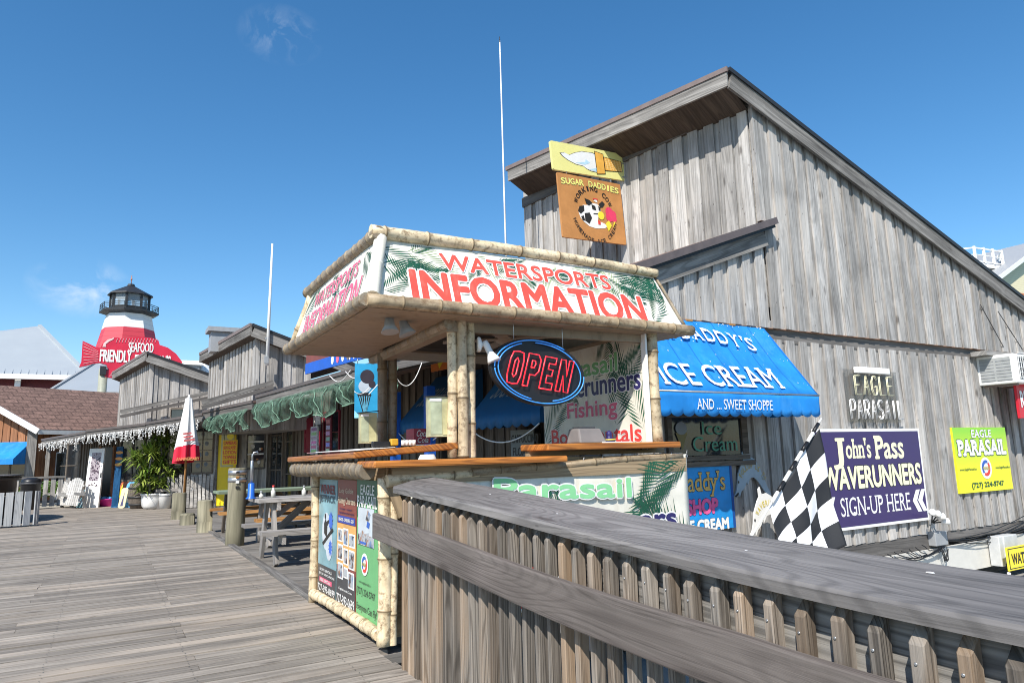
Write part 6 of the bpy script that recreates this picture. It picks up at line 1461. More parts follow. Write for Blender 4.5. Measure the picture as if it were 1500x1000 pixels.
cs2 = board('coffee_sign', f, paint('dim_slate', (.16, .18, .18), .4, .2), 'grey glass counter sign reading Cappuccino and Floats behind the kiosk', 'sign', .02); letter(cs2, 'CAPPUCCINO', f, (.05 * f.w, .6 * f.h, 1.2 * f.w, .85 * f.h), BLACK, .02, lift=.006); letter(cs2, 'FLOATS', f, (.1 * f.w, .2 * f.h, .9 * f.w, .45 * f.h), BLACK, .02, lift=.006)
a = FA.px(683, 548); b = FA.px(712, 522); f = Fr(FA.m(a[0], a[1], .8), FA.U, FA.V, b[0] - a[0], b[1] - a[1]); ob = board('orange_sign', f, paint('orange_board', (.75, .22, .05), .45), 'small orange sign with a yellow cone behind the spotlight lamp', 'sign', .03); mb = MB(); f.poly(mb, [(.3, .9), (.75, .8), (.45, .1)], .004); mk('cone_print', mb, YEL, ob)
# white stools / cups seen on the counter behind
mb = MB(); p = FA.m(FA.px(700, 650)[0], 0, 1.1); mb.lathe(p, [(.16, 0), (.17, .9), (.19, 1.25), (.12, 1.38)], 16); bn_ = mk('trash_bin', mb, WHITE, None, 'white domed bin standing beside the dark blue door post', 'bin'); mb = MB(); mb.span((p.x - .2, p.y - .06, 1.1), (p.x - .12, p.y + .06, 1.25)); mk('flap', mb, DGREY, bn_)

# ---- shop B front
YD = paint('door_yellow', (.85, .62, .01), .45, .05)
o, f = fpanel(FBw, 320, 347, 628, 720, YD, shopB, 'door', .07, .05, True); mb = MB(); f.sub(.15, .5, .85, .92).board(mb, .01, l=.006); mk('pane', mb, paint('door_glass', (.45, .45, .25), .2), o); mb = MB()
for (a0, b0, a1, b1) in ((-.1, 0, 0, 1.05), (1, 0, 1.1, 1.05), (0, 1, 1, 1.05)): f.sub(a0, b0, a1, b1).board(mb, .05, l=.03)
mk('frame', mb, GREYTRIM, o)
o, f = glazed(FBw, 283, 312, 628, 691, shopB, 2, 4)
mb = MB()
for (x, y, r) in ((.3, .15, .12), (.7, .18, .1), (.35, .4, .12), (.72, .42, .1), (.3, .64, .1), (.7, .66, .1), (.5, .88, .1)): f.ell(mb, x, y, r * f.w, r * f.w * 1.2, .004, seg=8)
mk('shirt_display', mb, paint('display_pale', (.16, .18, .19), .6, .4, scale=12), o)
o, f = glazed(FBw, 364, 388, 612, 684, shopB, 1, 1, GREYTRIM)
for b0 in (.25, .5, .75):
    mb = MB(); f.sub(.02, b0, .98, b0 + .03).board(mb, .05, l=.03); mk('shelf', mb, WHITE, o)
mb = MB(); f.ell(mb, .3, .42, .14 * f.w, .13 * f.w, .012, seg=16); f.ell(mb, .75, .36, .08 * f.w, .1 * f.w, .012, seg=10); f.ell(mb, .3, .62, .07 * f.w, .1 * f.w, .012, seg=10); f.ell(mb, .7, .1, .1 * f.w, .12 * f.w, .012, seg=10); mk('shell_display', mb, paint('shells', (.55, .52, .48), .5, .2), o)
mb = MB(); f.ell(mb, .85, .37, .06 * f.w, .08 * f.w, .013, seg=8); f.ell(mb, .6, .16, .08 * f.w, .05 * f.w, .014, seg=8); mk('orange_display', mb, paint('shell_orange', (.45, .16, .05)), o)
# low picket panels under the windows
mb = MB()
q0 = FBw.px(247, 700)[0]; q1 = FBw.px(316, 700)[0]; x = q0; rn = random.Random(4)
while x < q1: FBw_ = Fr(FBw.m(x, 0, .12), FBw.U, FBw.V, .09, .95 + rn.uniform(-.05, .05)); FBw_.board(mb, .02, l=rn.uniform(0, .01)); x += .115
mk('picket_skirt', mb, GREYWALL, shopB)
o, f = glazed(FBw, 250, 268, 600, 682, shopB, 1, 2)
# hanging sign of goods
a = FBw.px(326, 681); b = FBw.px(348, 643); Fg = Fr(FBw.m(a[0], a[1], .55), FBw.U, FBw.V, 1, 1)
a = Fg.px(325, 681); b = Fg.px(348, 644); f = Fr(Fg.m(a[0], a[1]), Fg.U, Fg.V, b[0] - a[0], b[1] - a[1])
gs = board('goods_sign', f, paint('goods_yellow', (.85, .55, .01), .45, .04), 'yellow board with red lines reading cameras, sun glasses, lotion, towels, gifts', 'sign', .02)
for i, tx in enumerate(('CAMERAS', 'SUN GLASSES', 'LOTION', 'TOWELS', 'GIFTS')): ft(gs, tx, f, .06, .82 - .19 * i, .94, .95 - .19 * i, RED, bold=.03)
mb = MB(); mb.tube(f.pt(.1, 1), f.pt(.1, 1.5), .008); mb.tube(f.pt(.9, 1), f.pt(.9, 1.5), .008); mk('hanger', mb, IRON, gs)
mb = MB(); f2_ = Fr(f.pt(.5, 1.02), f.U, f.V, 1, 1); f2_.ell(mb, 0, .1, .10, .10, 0, .02); mk('smile_disc', mb, YEL, gs)
# ---- shop C front
o, f = glazed(FCw, 88, 124, 642, 718, shopC, 2, 2) if False else glazed(FDw, 84, 118, 652, 712, shopC, 2, 2)
o, f = fpanel(FCw, 148, 166, 655, 735, BLACK, shopC, 'door', .05, .03, True); mb = MB(); f.sub(-.12, 0, 0, 1.02).board(mb, .06, l=.03); f.sub(1, 0, 1.12, 1.02).board(mb, .06, l=.03); mk('frame', mb, REDWOOD, o)
o, f = glazed(FCw, 180, 232, 640, 702, shopC, 3, 1)
for (px, l) in ((94, .05), (245, .0)):
    pass
for F_, px in ((FDw, 92), ):
    q = F_.px(px, 690)[0]; p = F_.m(q, 0, .55); mb = MB(); mb.span((p.x - .07, p.y - .07, 0), (p.x + .07, p.y + .07, 2.45)); mk('porch_post', mb, GREYTRIM2, shopC if F_ is not FBw else shopB)
mb = MB()
# icicle lights
def icicles(a, b, za, zb, n, cnt, seed, label):
    rn = random.Random(seed); mb = MB()
    for i in range(cnt):
        t = (i + rn.random()) / cnt; p = a + (b - a) * t + n * (.05 + rn.uniform(-.04, .05)); z = za + (zb - za) * t - .18; L = rn.choice([.10, .16, .24, .30, .36]) * rn.uniform(.7, 1.1); k = int(L / .045) + 1
        for j in range(k):
            c = Vector((p.x + rn.uniform(-.035, .035), p.y + rn.uniform(-.035, .035), z - j * .045)); s = rn.uniform(.012, .021); b0 = len(mb.v)
            mb.v += [c + Vector(q) * s for q in ((1, 0, 0), (0, 1, 0), (-1, 0, 0), (0, -1, 0), (0, 0, 1.4), (0, 0, -1.4))]
            for f in ((0, 1, 4), (1, 2, 4), (2, 3, 4), (3, 0, 4), (1, 0, 5), (2, 1, 5), (3, 2, 5), (0, 3, 5)): mb.face([b0 + q for q in f])
        mb.tube((p.x, p.y, z + .03), (p.x, p.y, z - L), .005, seg=4)
    return mk('icicle_lights', mb, WHITE, None, label, 'string lights', 'icicle lights along the eaves')
icicles(E4 + dD * .1, E5, 2.38, 2.32, nD, 46, 1, 'white icicle lights bunched on the farthest and lowest eave'); icicles(E3, E4, 2.5, 2.42, nC, 48, 2, 'dense white icicle lights on the eave above the potted plants'); icicles(B0_ + (B1_ - B0_) * .45, B1_, 2.62, 2.52, nB, 34, 3, 'sparse white icicle lights on the eave around the umbrella')

# ---- umbrella
ub = H(268, 757, 0); ut = PY(267, 583, ub.y)
um = root('closed_umbrella', (ub.x, ub.y, 0), 'closed white market umbrella with a red lettered hem', 'umbrella')
zr = PY(252, 676, ub.y).z; zbnd = PY(252, 655, ub.y).z
wpx = PY(289, 665, ub.y).x - PY(247, 665, ub.y).x
mb = MB()
def umf(z0, z1, r0, r1, seg=64, nz=14, mi=0, c=1.4):
    def fn(u, v):
        z = z0 + (z1 - z0) * v; r = (r0 + (r1 - r0) * v ** c) * (1 + .28 * sin(u * 2 * pi * 7 + 1.3 * v) * (.3 + .7 * v)) ; a = u * 2 * pi
        return Vector((ub.x + r * cos(a), ub.y + r * sin(a), z - .06 * sin(a - .5) * v))
    mb.grid(fn, seg, nz, mi)
UMW = paint('umbrella_white', (.78, .76, .73), .8, .03); UMR = paint('umbrella_red', (.60, .02, .05), .8, .06)
rb = wpx / 2 * .78
umf(ut.z, zbnd, .075, rb * .9, c=1.05); mk('canopy', mb, UMW, um)
mb = MB()
def fn(u, v):
    r = rb * (.9 + .12 * v) * (1 + .28 * sin(u * 2 * pi * 7 + 1.3)); a = u * 2 * pi; return Vector((ub.x + r * cos(a), ub.y + r * sin(a), zbnd + (zr - zbnd) * v - .06 * sin(a - .5)))
mb.grid(fn, 64, 3); hb = mk('red_hem', mb, UMR, um)
Fu = Fr((ub.x - .28, ub.y - rb * 1.35, zbnd + .12), Ux, Vector((0, .15, 1)), .5, .5)
letter(hb, 'ANNIVERSARY', Fr((ub.x - .25, ub.y - rb * 1.12 - .08, zr + .0), Ux, UPZ, .5, .3), (0, .02, .52, .10), paint('hem_gold', (.65, .35, .12)), .01, lift=.004)
mb = MB(); f = Fr((ub.x - .12, ub.y - rb * 1.0 - .02, zbnd + .10), Vector((1, 0, .12)), UPZ, .3, .3); 
for i in range(3): f.sub(.1, .1 + i * .28, .95 - .1 * i, .26 + i * .28).board(mb, .001, l=.002)
mk('crest_print', mb, paint('crest_red', (.5, .12, .12), .8, .5, scale=20), um)
mb = MB(); mb.tube((ub.x, ub.y, .06), (ub.x, ub.y, ut.z + .05), .028, seg=10); mk('pole', mb, ORANGEW, um)
mb = MB(); mb.lathe((ub.x, ub.y, 0), [(.28, 0), (.28, .05), (.06, .09), (.045, .35)], 20); mk('base', mb, DGREY, um)
mb = MB(); mb.lathe((ub.x, ub.y, ut.z - .02), [(.05, 0), (.03, .06), (.012, .12)], 10); mk('finial', mb, WHITE, um)

# ---- picnic tables
def picnic(loc, L, wtop, zt, m_top, m_leg, m_seat, label, leg_top_spread=.22):
    x0, y0 = loc; t = root('picnic_table', (x0 + L / 2, y0, 0), label, 'picnic table', 'picnic tables on the side deck')
    n = 5; pw = wtop / n
    mb = MB()
    for i in range(n): mb.span((x0, y0 - wtop / 2 + i * pw + .004, zt - .045), (x0 + L, y0 - wtop / 2 + (i + 1) * pw - .004, zt))
    mk('table_top', mb, m_top, t)
    zs = .45
    for sg in (-1, 1):
        mb = MB()
        for k in (0, 1): mb.span((x0 - .02, y0 + sg * (wtop / 2 + .18 + k * .14) - .065, zs - .045), (x0 + L, y0 + sg * (wtop / 2 + .18 + k * .14) + .065, zs))
        mk('bench_seat', mb, m_seat, t)
    for xx in (x0 + .22, x0 + L - .3):
        for sg in (-1, 1):
            mb = MB(); mb.bar((xx, y0 + sg * leg_top_spread, zt - .05), (xx, y0 + sg * (wtop / 2 + .12), 0), .045, .14, up=(0, 1, 0)); mk('leg', mb, m_leg, t)
        mb = MB(); mb.bar((xx + .045, y0 - wtop / 2 - .36, zs - .11), (xx + .045, y0 + wtop / 2 + .36, zs - .11), .045, .12); mb.bar((xx + .046, y0 - wtop / 2, zt - .10), (xx + .046, y0 + wtop / 2, zt - .10), .045, .1); mk('crossbar', mb, m_leg, t)
    for sg, xx in ((1, x0 + .25), (-1, x0 + L - .3)):
        mb = MB(); mb.bar((xx, y0, zs - .12), (xx + sg * .5, y0, zt - .06), .04, .09); mk('brace', mb, m_leg, t)
    return t
tp = PY(352, 722, 10.0)
picnic((1.74, 10.05), 1.9, .78, .84, TABLEW, TABLEW, TABLEW, 'nearest grey picnic table with weathered benches beside the kiosk', .2)
picnic((1.78, 14.2), 1.9, .8, .80, TABLEG, DARKWALL, ORANGEW, 'green topped picnic table with orange benches behind the tall piling')
picnic((2.05, 12.1), 1.9, .74, .74, ORANGEW, TABLEW, ORANGEW, 'orange brown picnic table between the grey and the green one')
bt = root('pump_dispenser', (1.9, 10.15, .84), 'blue and silver hand sanitiser stand with a curved top on the grey picnic table', 'dispenser')
pb_ = PY(368, 717, 10.0); px_, py_ = pb_.x, 10.0
mb = MB(); mb.lathe((px_, py_, .841), [(.07, 0), (.07, .01), (.045, .03), (.042, .2), (.03, .21)], 14); mk('body', mb, paint('pump_blue', (.02, .12, .50), .4), bt)
mb = MB(); mb.lathe((px_, py_, 1.045), [(.02, 0), (.022, .3), (.014, .31)], 10); P = [Vector((px_, py_, 1.35)), Vector((px_, py_, 1.42)), Vector((px_ + .02, py_, 1.46)), Vector((px_ + .06, py_, 1.47)), Vector((px_ + .08, py_, 1.43))]; mb.ring_tube(P, [.012] * 5, 8); mk('silver_neck', mb, METAL, bt)
for i, (dx, h, lb) in enumerate(((.14, .07, 'small white salt shaker beside the blue dispenser'), (.30, .14, 'slim pale bottle right of the blue dispenser'), (.72, .12, 'second slim pale bottle near the kiosk end of the grey table'))):
    mb = MB(); mb.lathe((px_ + dx, py_ + .05, .841), [(.03, 0), (.032, h * .6), (.015, h * .8), (.012, h)], 10); b_ = mk('bottle', mb, paint('bottle_pale%d' % i, (.65, .64, .58), .3), None, lb, 'bottle'); mb = MB(); mb.lathe((px_ + dx, py_ + .05, .841 + h), [(.016, 0), (.016, .025)], 8); mk('cap', mb, RED if i == 1 else MGREY, b_)
# pilings
def piling(px, pyb, pyt, r, label, band=False):
    b = H(px, pyb, 0); z = PY(px, pyt, b.y).z; t = root('piling', (b.x, b.y, 0), label, 'piling', 'round pilings by the tables')
    mb = MB(); mb.lathe((b.x, b.y, -.3), [(r * 1.03, 0), (r * 1.02, .5), (r, z * .7), (r * .985, z + .29), (r * .9, z + .31)], 20)
    for v in mb.v: v.x += .006 * sin(v.z * 5 + v.y * 9)
    mk('shaft', mb, PILE, t)
    if band:
        for zz in (z - .10, z - .22): mb = MB(); mb.lathe((b.x, b.y, zz), [(r * 1.01, 0), (r * 1.03, .0), (r * 1.03, .07), (r * 1.01, .07)], 20); mk('metal_band', mb, METAL, t)
        for k in range(4): mb = MB(); p = Vector((b.x - .02, b.y - r * 1.03, z - .06 - k * .08)); mb.box(p, (.05, .03, .035)); mk('bracket', mb, [IRON, ORANGEW, WHITE, IRON][k], t)
piling(344, 797, 686, .145, 'tall greenish piling with galvanised bands beside the nearest picnic table', True)
piling(261, 760, 722, .16, 'squat green piling under the end of the green table'); piling(299, 779, 733, .14, 'medium piling in front of the orange benches'); piling(274, 768, 752, .15, 'shortest sawn piling stub near the boardwalk edge')
# bench and bucket
q0 = H(226, 745, 0); bs = root('long_bench', (q0.x + .6, q0.y, 0), 'low brown wooden bench beside the white planter pot', 'bench')
mb = MB(); mb.span((q0.x, q0.y - .2, .50), (q0.x + 1.1, q0.y + .2, .58)); mk('seat', mb, TABLEW, bs)
for xx in (q0.x + .1, q0.x + .95):
    mb = MB(); mb.span((xx - .05, q0.y - .16, 0), (xx + .05, q0.y + .16, .5)); mk('leg', mb, TABLEW, bs)
q0 = H(240, 746, 0); mb = MB(); mb.lathe((q0.x + .05, q0.y + .5, 0), [(.15, 0), (.19, .42), (.2, .44), (.18, .44)], 18); bk = mk('bucket', mb, WHITE, None, 'white plastic bucket standing under the low bench', 'bucket'); mb = MB(); mb.lathe((q0.x + .05, q0.y + .5, .36), [(.187, 0), (.2, .01), (.2, .03), (.19, .04)], 18); mk('rim', mb, MGREY, bk)

# ---- plants, planters
kl = NT('spiky_leaf'); kl.col(kl.mix(kl.rng(kl.rnd(), 0, 1), (.06, .13, .012), (.30, .36, .07))); kl.rough(.45); kl.b.inputs['Specular IOR Level'].default_value = .5
LEAFM = kl.m
def rosette(mb, c, n, L, rn, w=.03, up=.25):
    for i in range(n):
        a = rn.uniform(0, 2 * pi); el = rn.uniform(-.25, 1.35); d = Vector((cos(a) * cos(el), sin(a) * cos(el), sin(el))); s = d.cross(UPZ).normalized(); l = L * rn.uniform(.7, 1.1); b = len(mb.v)
        m1_ = c + d * l * .5 + UPZ * .02; tip = c + d * l - UPZ * l * .22 * (1.2 - el * .6)
        mb.v += [c - s * w * .4, c + s * w * .4, m1_ + s * w, tip, m1_ - s * w]; mb.face([b, b + 1, b + 2, b + 4]); mb.face([b + 4, b + 2, b + 3])
def planter(px, py, label):
    b = H(px, py, 0); t = root('potted_plant', b, label, 'potted plant'); rn = random.Random(31)
    mb = MB(); mb.lathe(b, [(.20, 0), (.27, .09), (.30, .30), (.29, .40), (.32, .42), (.32, .46), (.28, .46), (.27, .40)], 24); mk('pot', mb, WHITE, t)
    mb = MB(); mb.lathe(b + UPZ * .36, [(.26, 0), (.26, .06)], 20); mk('soil', mb, paint('soil', (.05, .035, .02), .9), t)
    mbs = MB(); mbl = MB()
    for i in range(11):
        a = rn.uniform(0, 2 * pi); top = b + Vector((cos(a) * rn.uniform(.05, .75), sin(a) * rn.uniform(.05, .4), rn.uniform(1.0, 2.45))); st = b + Vector((cos(a) * .1, sin(a) * .1, .45)); md_ = (st + top) / 2 + Vector((cos(a) * .1, 0, .1))
        mbs.ring_tube([st, md_, top], [.03, .025, .018], 6); rosette(mbl, top, 60, .55, rn)
        for k in range(3): rosette(mbl, st + (top - st) * rn.uniform(.3, .9) + Vector((rn.uniform(-.2, .2), rn.uniform(-.2, .2), 0)), 28, .42, rn)
    for i in range(10): rosette(mbl, b + Vector((rn.uniform(-.35, .35), rn.uniform(-.3, .3), rn.uniform(.5, .75))), 30, .35, rn, .02)
    mk('stem', mbs, TABLEW, t); mk('foliage', mbl, LEAFM, t)
planter(222, 745, 'tall spiky green plant in a round white pot under the icicle lights')
bp = H(205, 744, 0); ba = root('barrel_planter', bp, 'half whiskey barrel of dark staves standing left of the white pot', 'barrel')
mb = MB(); mb.lathe(bp, [(.27, 0), (.33, .22), (.35, .42), (.34, .60), (.30, .76), (.26, .76)], 22); mk('staves', mb, DARKWALL, ba)
for z, r in ((.1, .31), (.32, .35), (.6, .345)): mb = MB(); mb.lathe(bp + UPZ * z, [(r, 0), (r + .012, 0), (r + .012, .045), (r, .045)], 22); mk('hoop', mb, IRON, ba)
# hedge on the left
kh = NT('hedge_leaf'); kh.col(kh.mix(kh.rnd(), (.04, .10, .015), (.13, .22, .04))); kh.rough(.6)
hb_ = H(66, 738, 0); rn = random.Random(6); hd = root('low_hedge', hb_, 'low clipped green bush behind the slatted enclosure', 'bush'); mb = MB()
for i in range(2600):
    a = rn.uniform(0, 2 * pi); el = math.asin(rn.uniform(-.2, 1)); r = rn.uniform(.75, 1.05); p = hb_ + Vector((cos(a) * cos(el) * .95 * r, .5 + sin(a) * cos(el) * .6 * r, .35 + .42 * sin(el) * r)); s = .05; d1 = Vector((rn.uniform(-1, 1), rn.uniform(-1, 1), rn.uniform(-1, 1))).normalized(); d2 = d1.orthogonal().normalized()
    mb.flat([p, p + d1 * s + d2 * s * .5, p + d1 * s * 1.8, p + d1 * s - d2 * s * .5])
mk('foliage', mb, kh.m, hd); mb = MB()
for i in range(7): mb.tube(hb_ + Vector((-.6 + .2 * i, .5, 0)), hb_ + Vector((-.65 + .22 * i, .5, .5)), .02, .01, 6)
mk('stem', mb, TABLEW, hd)
# ---- beach goods by the doorway
def lean(name, ll, lr, h_px, m, label, cat, t=.04, r=0, tilt=.22, lift=0):
    a = H(*ll, 0.0); b = H(*lr, 0.0); b = Vector((b.x, a.y + (b.y - a.y) * .5, 0)); U = (b - a); n = U.cross(UPZ).normalized(); hh = PY(ll[0], h_px, a.y).z / cos(tilt)
    F = Fr(a + UPZ * lift, U, UPZ * cos(tilt) - n * sin(tilt), U.length, hh); mb = MB(); F.board(mb, t, r); return mk(name, mb, m, None, label, cat), F
o, F = lean('white_door', (121, 743), (143, 744), 657, WHITE, 'tall white panelled door leaning beside the shop entrance', 'door', .05, 0, .06)
mb = MB(); F.sub(.2, .45, .82, .93).board(mb, .003, l=.004); mk('display_panel', mb, paint('jewel_display', (.35, .30, .32), .5, .6, scale=22), o)
mb = MB(); rn = random.Random(1)
for i in range(70): F.ell(mb, rn.uniform(.22, .80), rn.uniform(.36, .92), .022, .022, .006 + i * .00008, seg=6)
mk('trinkets', mb, paint('trinket', (.06, .03, .05), .4, .8, scale=30), o)
mb = MB(); F.sub(.92, .5, .99, .58).board(mb, .02, l=.015); mk('hinge', mb, IRON, o)
o, F = lean('beach_picture', (111, 743), (128, 744), 717, paint('frame_teal', (.22, .45, .52), .5), 'teal framed beach picture leaning at the foot of the white door', 'picture', .04, 0, .45)
mb = MB(); F.sub(.16, .12, .84, .88).board(mb, .003, l=.004); mk('picture_print', mb, paint('picture_sky', (.42, .58, .68), .5, .3, scale=8), o); mb = MB(); F.poly(mb, [(.25, .6), (.4, .75), (.6, .75), (.75, .6), (.75, .5), (.25, .5)], .006); mk('picture_print', mb, NAVY, o)
o, F = lean('boogie_board', (178, 743), (193, 744), 706, paint('board_blue', (.13, .38, .62), .5, .1), 'pale blue boogie board with a white panel leaning by the barrel', 'board', .05, .12, .2); mb = MB(); F.sub(.2, .2, .8, .72).board(mb, .003, .05, l=.004); mk('panel_print', mb, WHITE, o)
o, F = lean('boogie_board', (167, 742), (178, 743), 704, paint('board_coral', (.62, .16, .06), .5, .3), 'orange red boogie board leaning behind the pink basin', 'board', .05, .12, .25); mb = MB(); F.poly(mb, [(.2, .1), (.5, .5), (.3, .9), (.1, .5)], .004); mk('stripe_print', mb, YEL, o)
o, F = lean('cream_board', (172, 744), (182, 744), 715, paint('board_cream', (.70, .62, .35), .5), 'cream and yellow board leaning between the coral and pale blue boards', 'board', .04, .06, .3); mb = MB(); F.poly(mb, [(.3, .1), (.7, .1), (.55, .8)], .004); mk('sail_print', mb, NAVY, o)
o, F = lean('sail_board', (191, 745), (199, 745), 728, WHITE, 'small white board with an orange corner next to the barrel foot', 'board', .04, .02, .35); mb = MB(); F.poly(mb, [(.3, .2), (.7, .2), (.5, .7)], .004); mk('sail_print', mb, NAVY, o)
o, F = lean('surfboard', (163, 743), (172, 743), 654, paint('surf_blue', (.03, .15, .34), .45), 'tall blue surfboard standing in the doorway', 'surfboard', .05, .2, .05); mb = MB()
for b0 in (.9, .8, .7): F.ell(mb, .5, b0, .12, .05, .004 + b0 * .001, seg=10)
mk('sun_print', mb, paint('surf_orange', (.70, .30, .06)), o)
# toy bear heap + basin
b0 = H(157, 741, 0); bs = root('pink_basin', b0, 'bright pink plastic basin heaped with blue beach toys', 'basin')
mb = MB(); mb.lathe(b0, [(.24, 0), (.33, .22), (.36, .24), (.34, .25), (.31, .2), (.3, .14)], 22); mk('tub', mb, paint('hot_pink', (.70, .04, .32), .4), bs)
mb = MB(); rn = random.Random(3)
for i in range(9): mb.lathe(b0 + Vector((rn.uniform(-.2, .2), rn.uniform(-.2, .2), .2)), [(.04, -.02), (.09, .03), (.07, .09), (.02, .12)], 9)
mk('toys', mb, paint('toy_blue', (.10, .35, .65), .4, .4), bs)
mb = MB(); b0 = H(163, 741, 0) + Vector((.05, .5, 0)); mb.lathe(b0, [(.16, 0), (.18, .25), (.15, .5)], 12); sb_ = mk('display_stand', mb, WHITE, None, 'white tub stand with a plush monkey perched in the doorway', 'stand')
mk_b = root('plush_monkey', b0 + UPZ * .5, 'brown plush monkey with a pale face sitting on the white stand', 'plush toy')
BRN = paint('plush_brown', (.10, .05, .025), .9, .2); TANF = paint('plush_tan', (.50, .32, .20), .9)
mb = MB(); mb.lathe(b0 + UPZ * .5, [(.1, 0), (.15, .1), (.12, .24), (.05, .28)], 14); mb.lathe(b0 + UPZ * .74, [(.06, 0), (.12, .08), (.11, .17), (.03, .22)], 14)
for sg in (-1, 1): mb.ring_tube([b0 + Vector((sg * .1, -.05, .70)), b0 + Vector((sg * .2, -.12, .58)), b0 + Vector((sg * .12, -.18, .52))], [.045, .04, .035], 8); mb.ring_tube([b0 + Vector((sg * .08, -.05, .55)), b0 + Vector((sg * .16, -.2, .54)), b0 + Vector((sg * .16, -.24, .42))], [.055, .05, .04], 8); mb.lathe(b0 + Vector((sg * .13, 0, .83)), [(.02, -.02), (.045, .0), (.02, .05)], 8)
mk('body', mb, BRN, mk_b); mb = MB(); mb.lathe(b0 + Vector((0, -.06, .77)), [(.03, 0), (.075, .04), (.06, .1), (.02, .12)], 12); mk('face', mb, TANF, mk_b)
pt = root('plush_parrot', b0 + Vector((.12, -.1, 1.05)), 'colourful green and orange plush parrot hanging above the monkey', 'plush toy')
mb = MB(); mb.lathe(b0 + Vector((.12, -.1, 1.05)), [(.05, 0), (.12, .1), (.13, .25), (.09, .38), (.09, .48), (.03, .54)], 14); mk('body', mb, paint('parrot_green', (.05, .30, .06), .8, .4, scale=14), pt)
mb = MB(); mb.lathe(b0 + Vector((.02, -.2, 1.1)), [(.05, 0), (.1, .07), (.08, .16), (.02, .2)], 12); mk('wing', mb, paint('parrot_orange', (.60, .25, .08), .8), pt)
# folded slatted chairs
def slatchair(ll, lr, top, rot, label):
    a = H(*ll, 0); b = H(*lr, 0); U = b - a; U.z = 0; hh = PY(ll[0], top, a.y).z; n = U.cross(UPZ).normalized(); t = root('slatted_chair', (a + b) / 2, label, 'chair', 'white slatted chairs by the beach shop')
    V = (UPZ * .96 - n * .18 + U.normalized() * rot); F = Fr(a, U, V, U.length, hh); ns_ = 7
    for i in range(ns_):
        c = i / ns_; mb = MB(); hgt = (.86 + .14 * sin(pi * (c + .07))); F.sub(c + .012, .1, c + 1 / ns_ - .012, hgt).board(mb, .02); mk('slat', mb, PALING, t)
    mb = MB(); F.sub(-.03, .2, 1.03, .28).board(mb, .025, l=-.021); F.sub(-.03, .72, 1.03, .78).board(mb, .025, l=-.021); mk('crossbar', mb, PALING, t)
    mb = MB(); mb.bar(F.pt(.04, .62, -.03), F.pt(.04, .0, -.30), .05, .09); mk('rear_leg', mb, PALING, t); mb = MB(); mb.bar(F.pt(.96, .62, -.03), F.pt(.96, .0, -.30), .05, .09); mk('rear_leg', mb, PALING, t)
    mb = MB(); F.sub(-.12, .42, 0, .50).board(mb, .35, l=.25); mk('armrest', mb, PALING, t); mb = MB(); F.sub(1.0, .42, 1.12, .50).board(mb, .35, l=.25); mk('armrest', mb, PALING, t)
slatchair((91, 744), (112, 745), 699, -.12, 'whitewashed slatted beach chair nearer the white door'); slatchair((76, 742), (91, 744), 704, .38, 'whitewashed slatted beach chair leaning farther left against the other')
# ---- slatted enclosure at the left edge
SLATW = wood('whitewashed_slat', (.58, .58, .57), (.36, .37, .38), var=.2)
a = H(53, 770, 0); zt_e = PY(53, 719, a.y).z
en = root('slatted_enclosure', (a.x - .8, a.y, 0), 'waist high whitewashed slat enclosure at the left edge of the boardwalk', 'enclosure')
ends = [(a.x, a.y + .35), (a.x - .05, a.y + .1), (a.x - .22, a.y), (-5.2, a.y - .15)]
pts = [Vector((x, y, 0)) for x, y in ends]; Ls = [(q - p).length for p, q in zip(pts[:-1], pts[1:])]; s = 0; rn = random.Random(14)
while s < sum(Ls):
    k = 0; r_ = s
    while r_ > Ls[k] and k < len(Ls) - 1: r_ -= Ls[k]; k += 1
    d = (pts[k + 1] - pts[k]).normalized(); p = pts[k] + d * r_; q = p + d * .155; mb = MB(); n_ = Vector((-d.y, d.x, 0)); mb.bar((p + q) / 2 + UPZ * .03, (p + q) / 2 + UPZ * (zt_e + rn.uniform(-.01, .01)), .145, .025, up=n_); mk('slat', mb, SLATW, en); s += .175
mb = MB(); mb.bar((-5.2, a.y + .05, zt_e - .12), (a.x - .25, a.y + .08, zt_e - .12), .05, .09); mb.bar((-5.2, a.y + .05, .15), (a.x - .25, a.y + .08, .15), .05, .09); mk('inner_rail', mb, GREYTRIM2, en)
# dark curved bar behind it
p = PY(28, 722, 21.2); q = PY(30, 697, 21.2); mb = MB(); mb.lathe((p.x - 2.4, 21.6, 0), [(2.30, 0), (2.30, q.z - .1), (2.38, q.z - .09), (2.4, q.z - .02), (2.3, q.z)], 40)
rb_ = mk('round_bar', mb, paint('bar_dark_brown', (.05, .035, .028), .5, .2), None, 'dark brown rounded bar counter behind the slatted enclosure', 'bar counter'); mb = MB(); mb.lathe((p.x - 2.4, 21.6, q.z + .002), [(2.42, 0), (2.44, .03), (2.3, .04)], 40); mk('counter_top', mb, GREYTRIM, rb_)
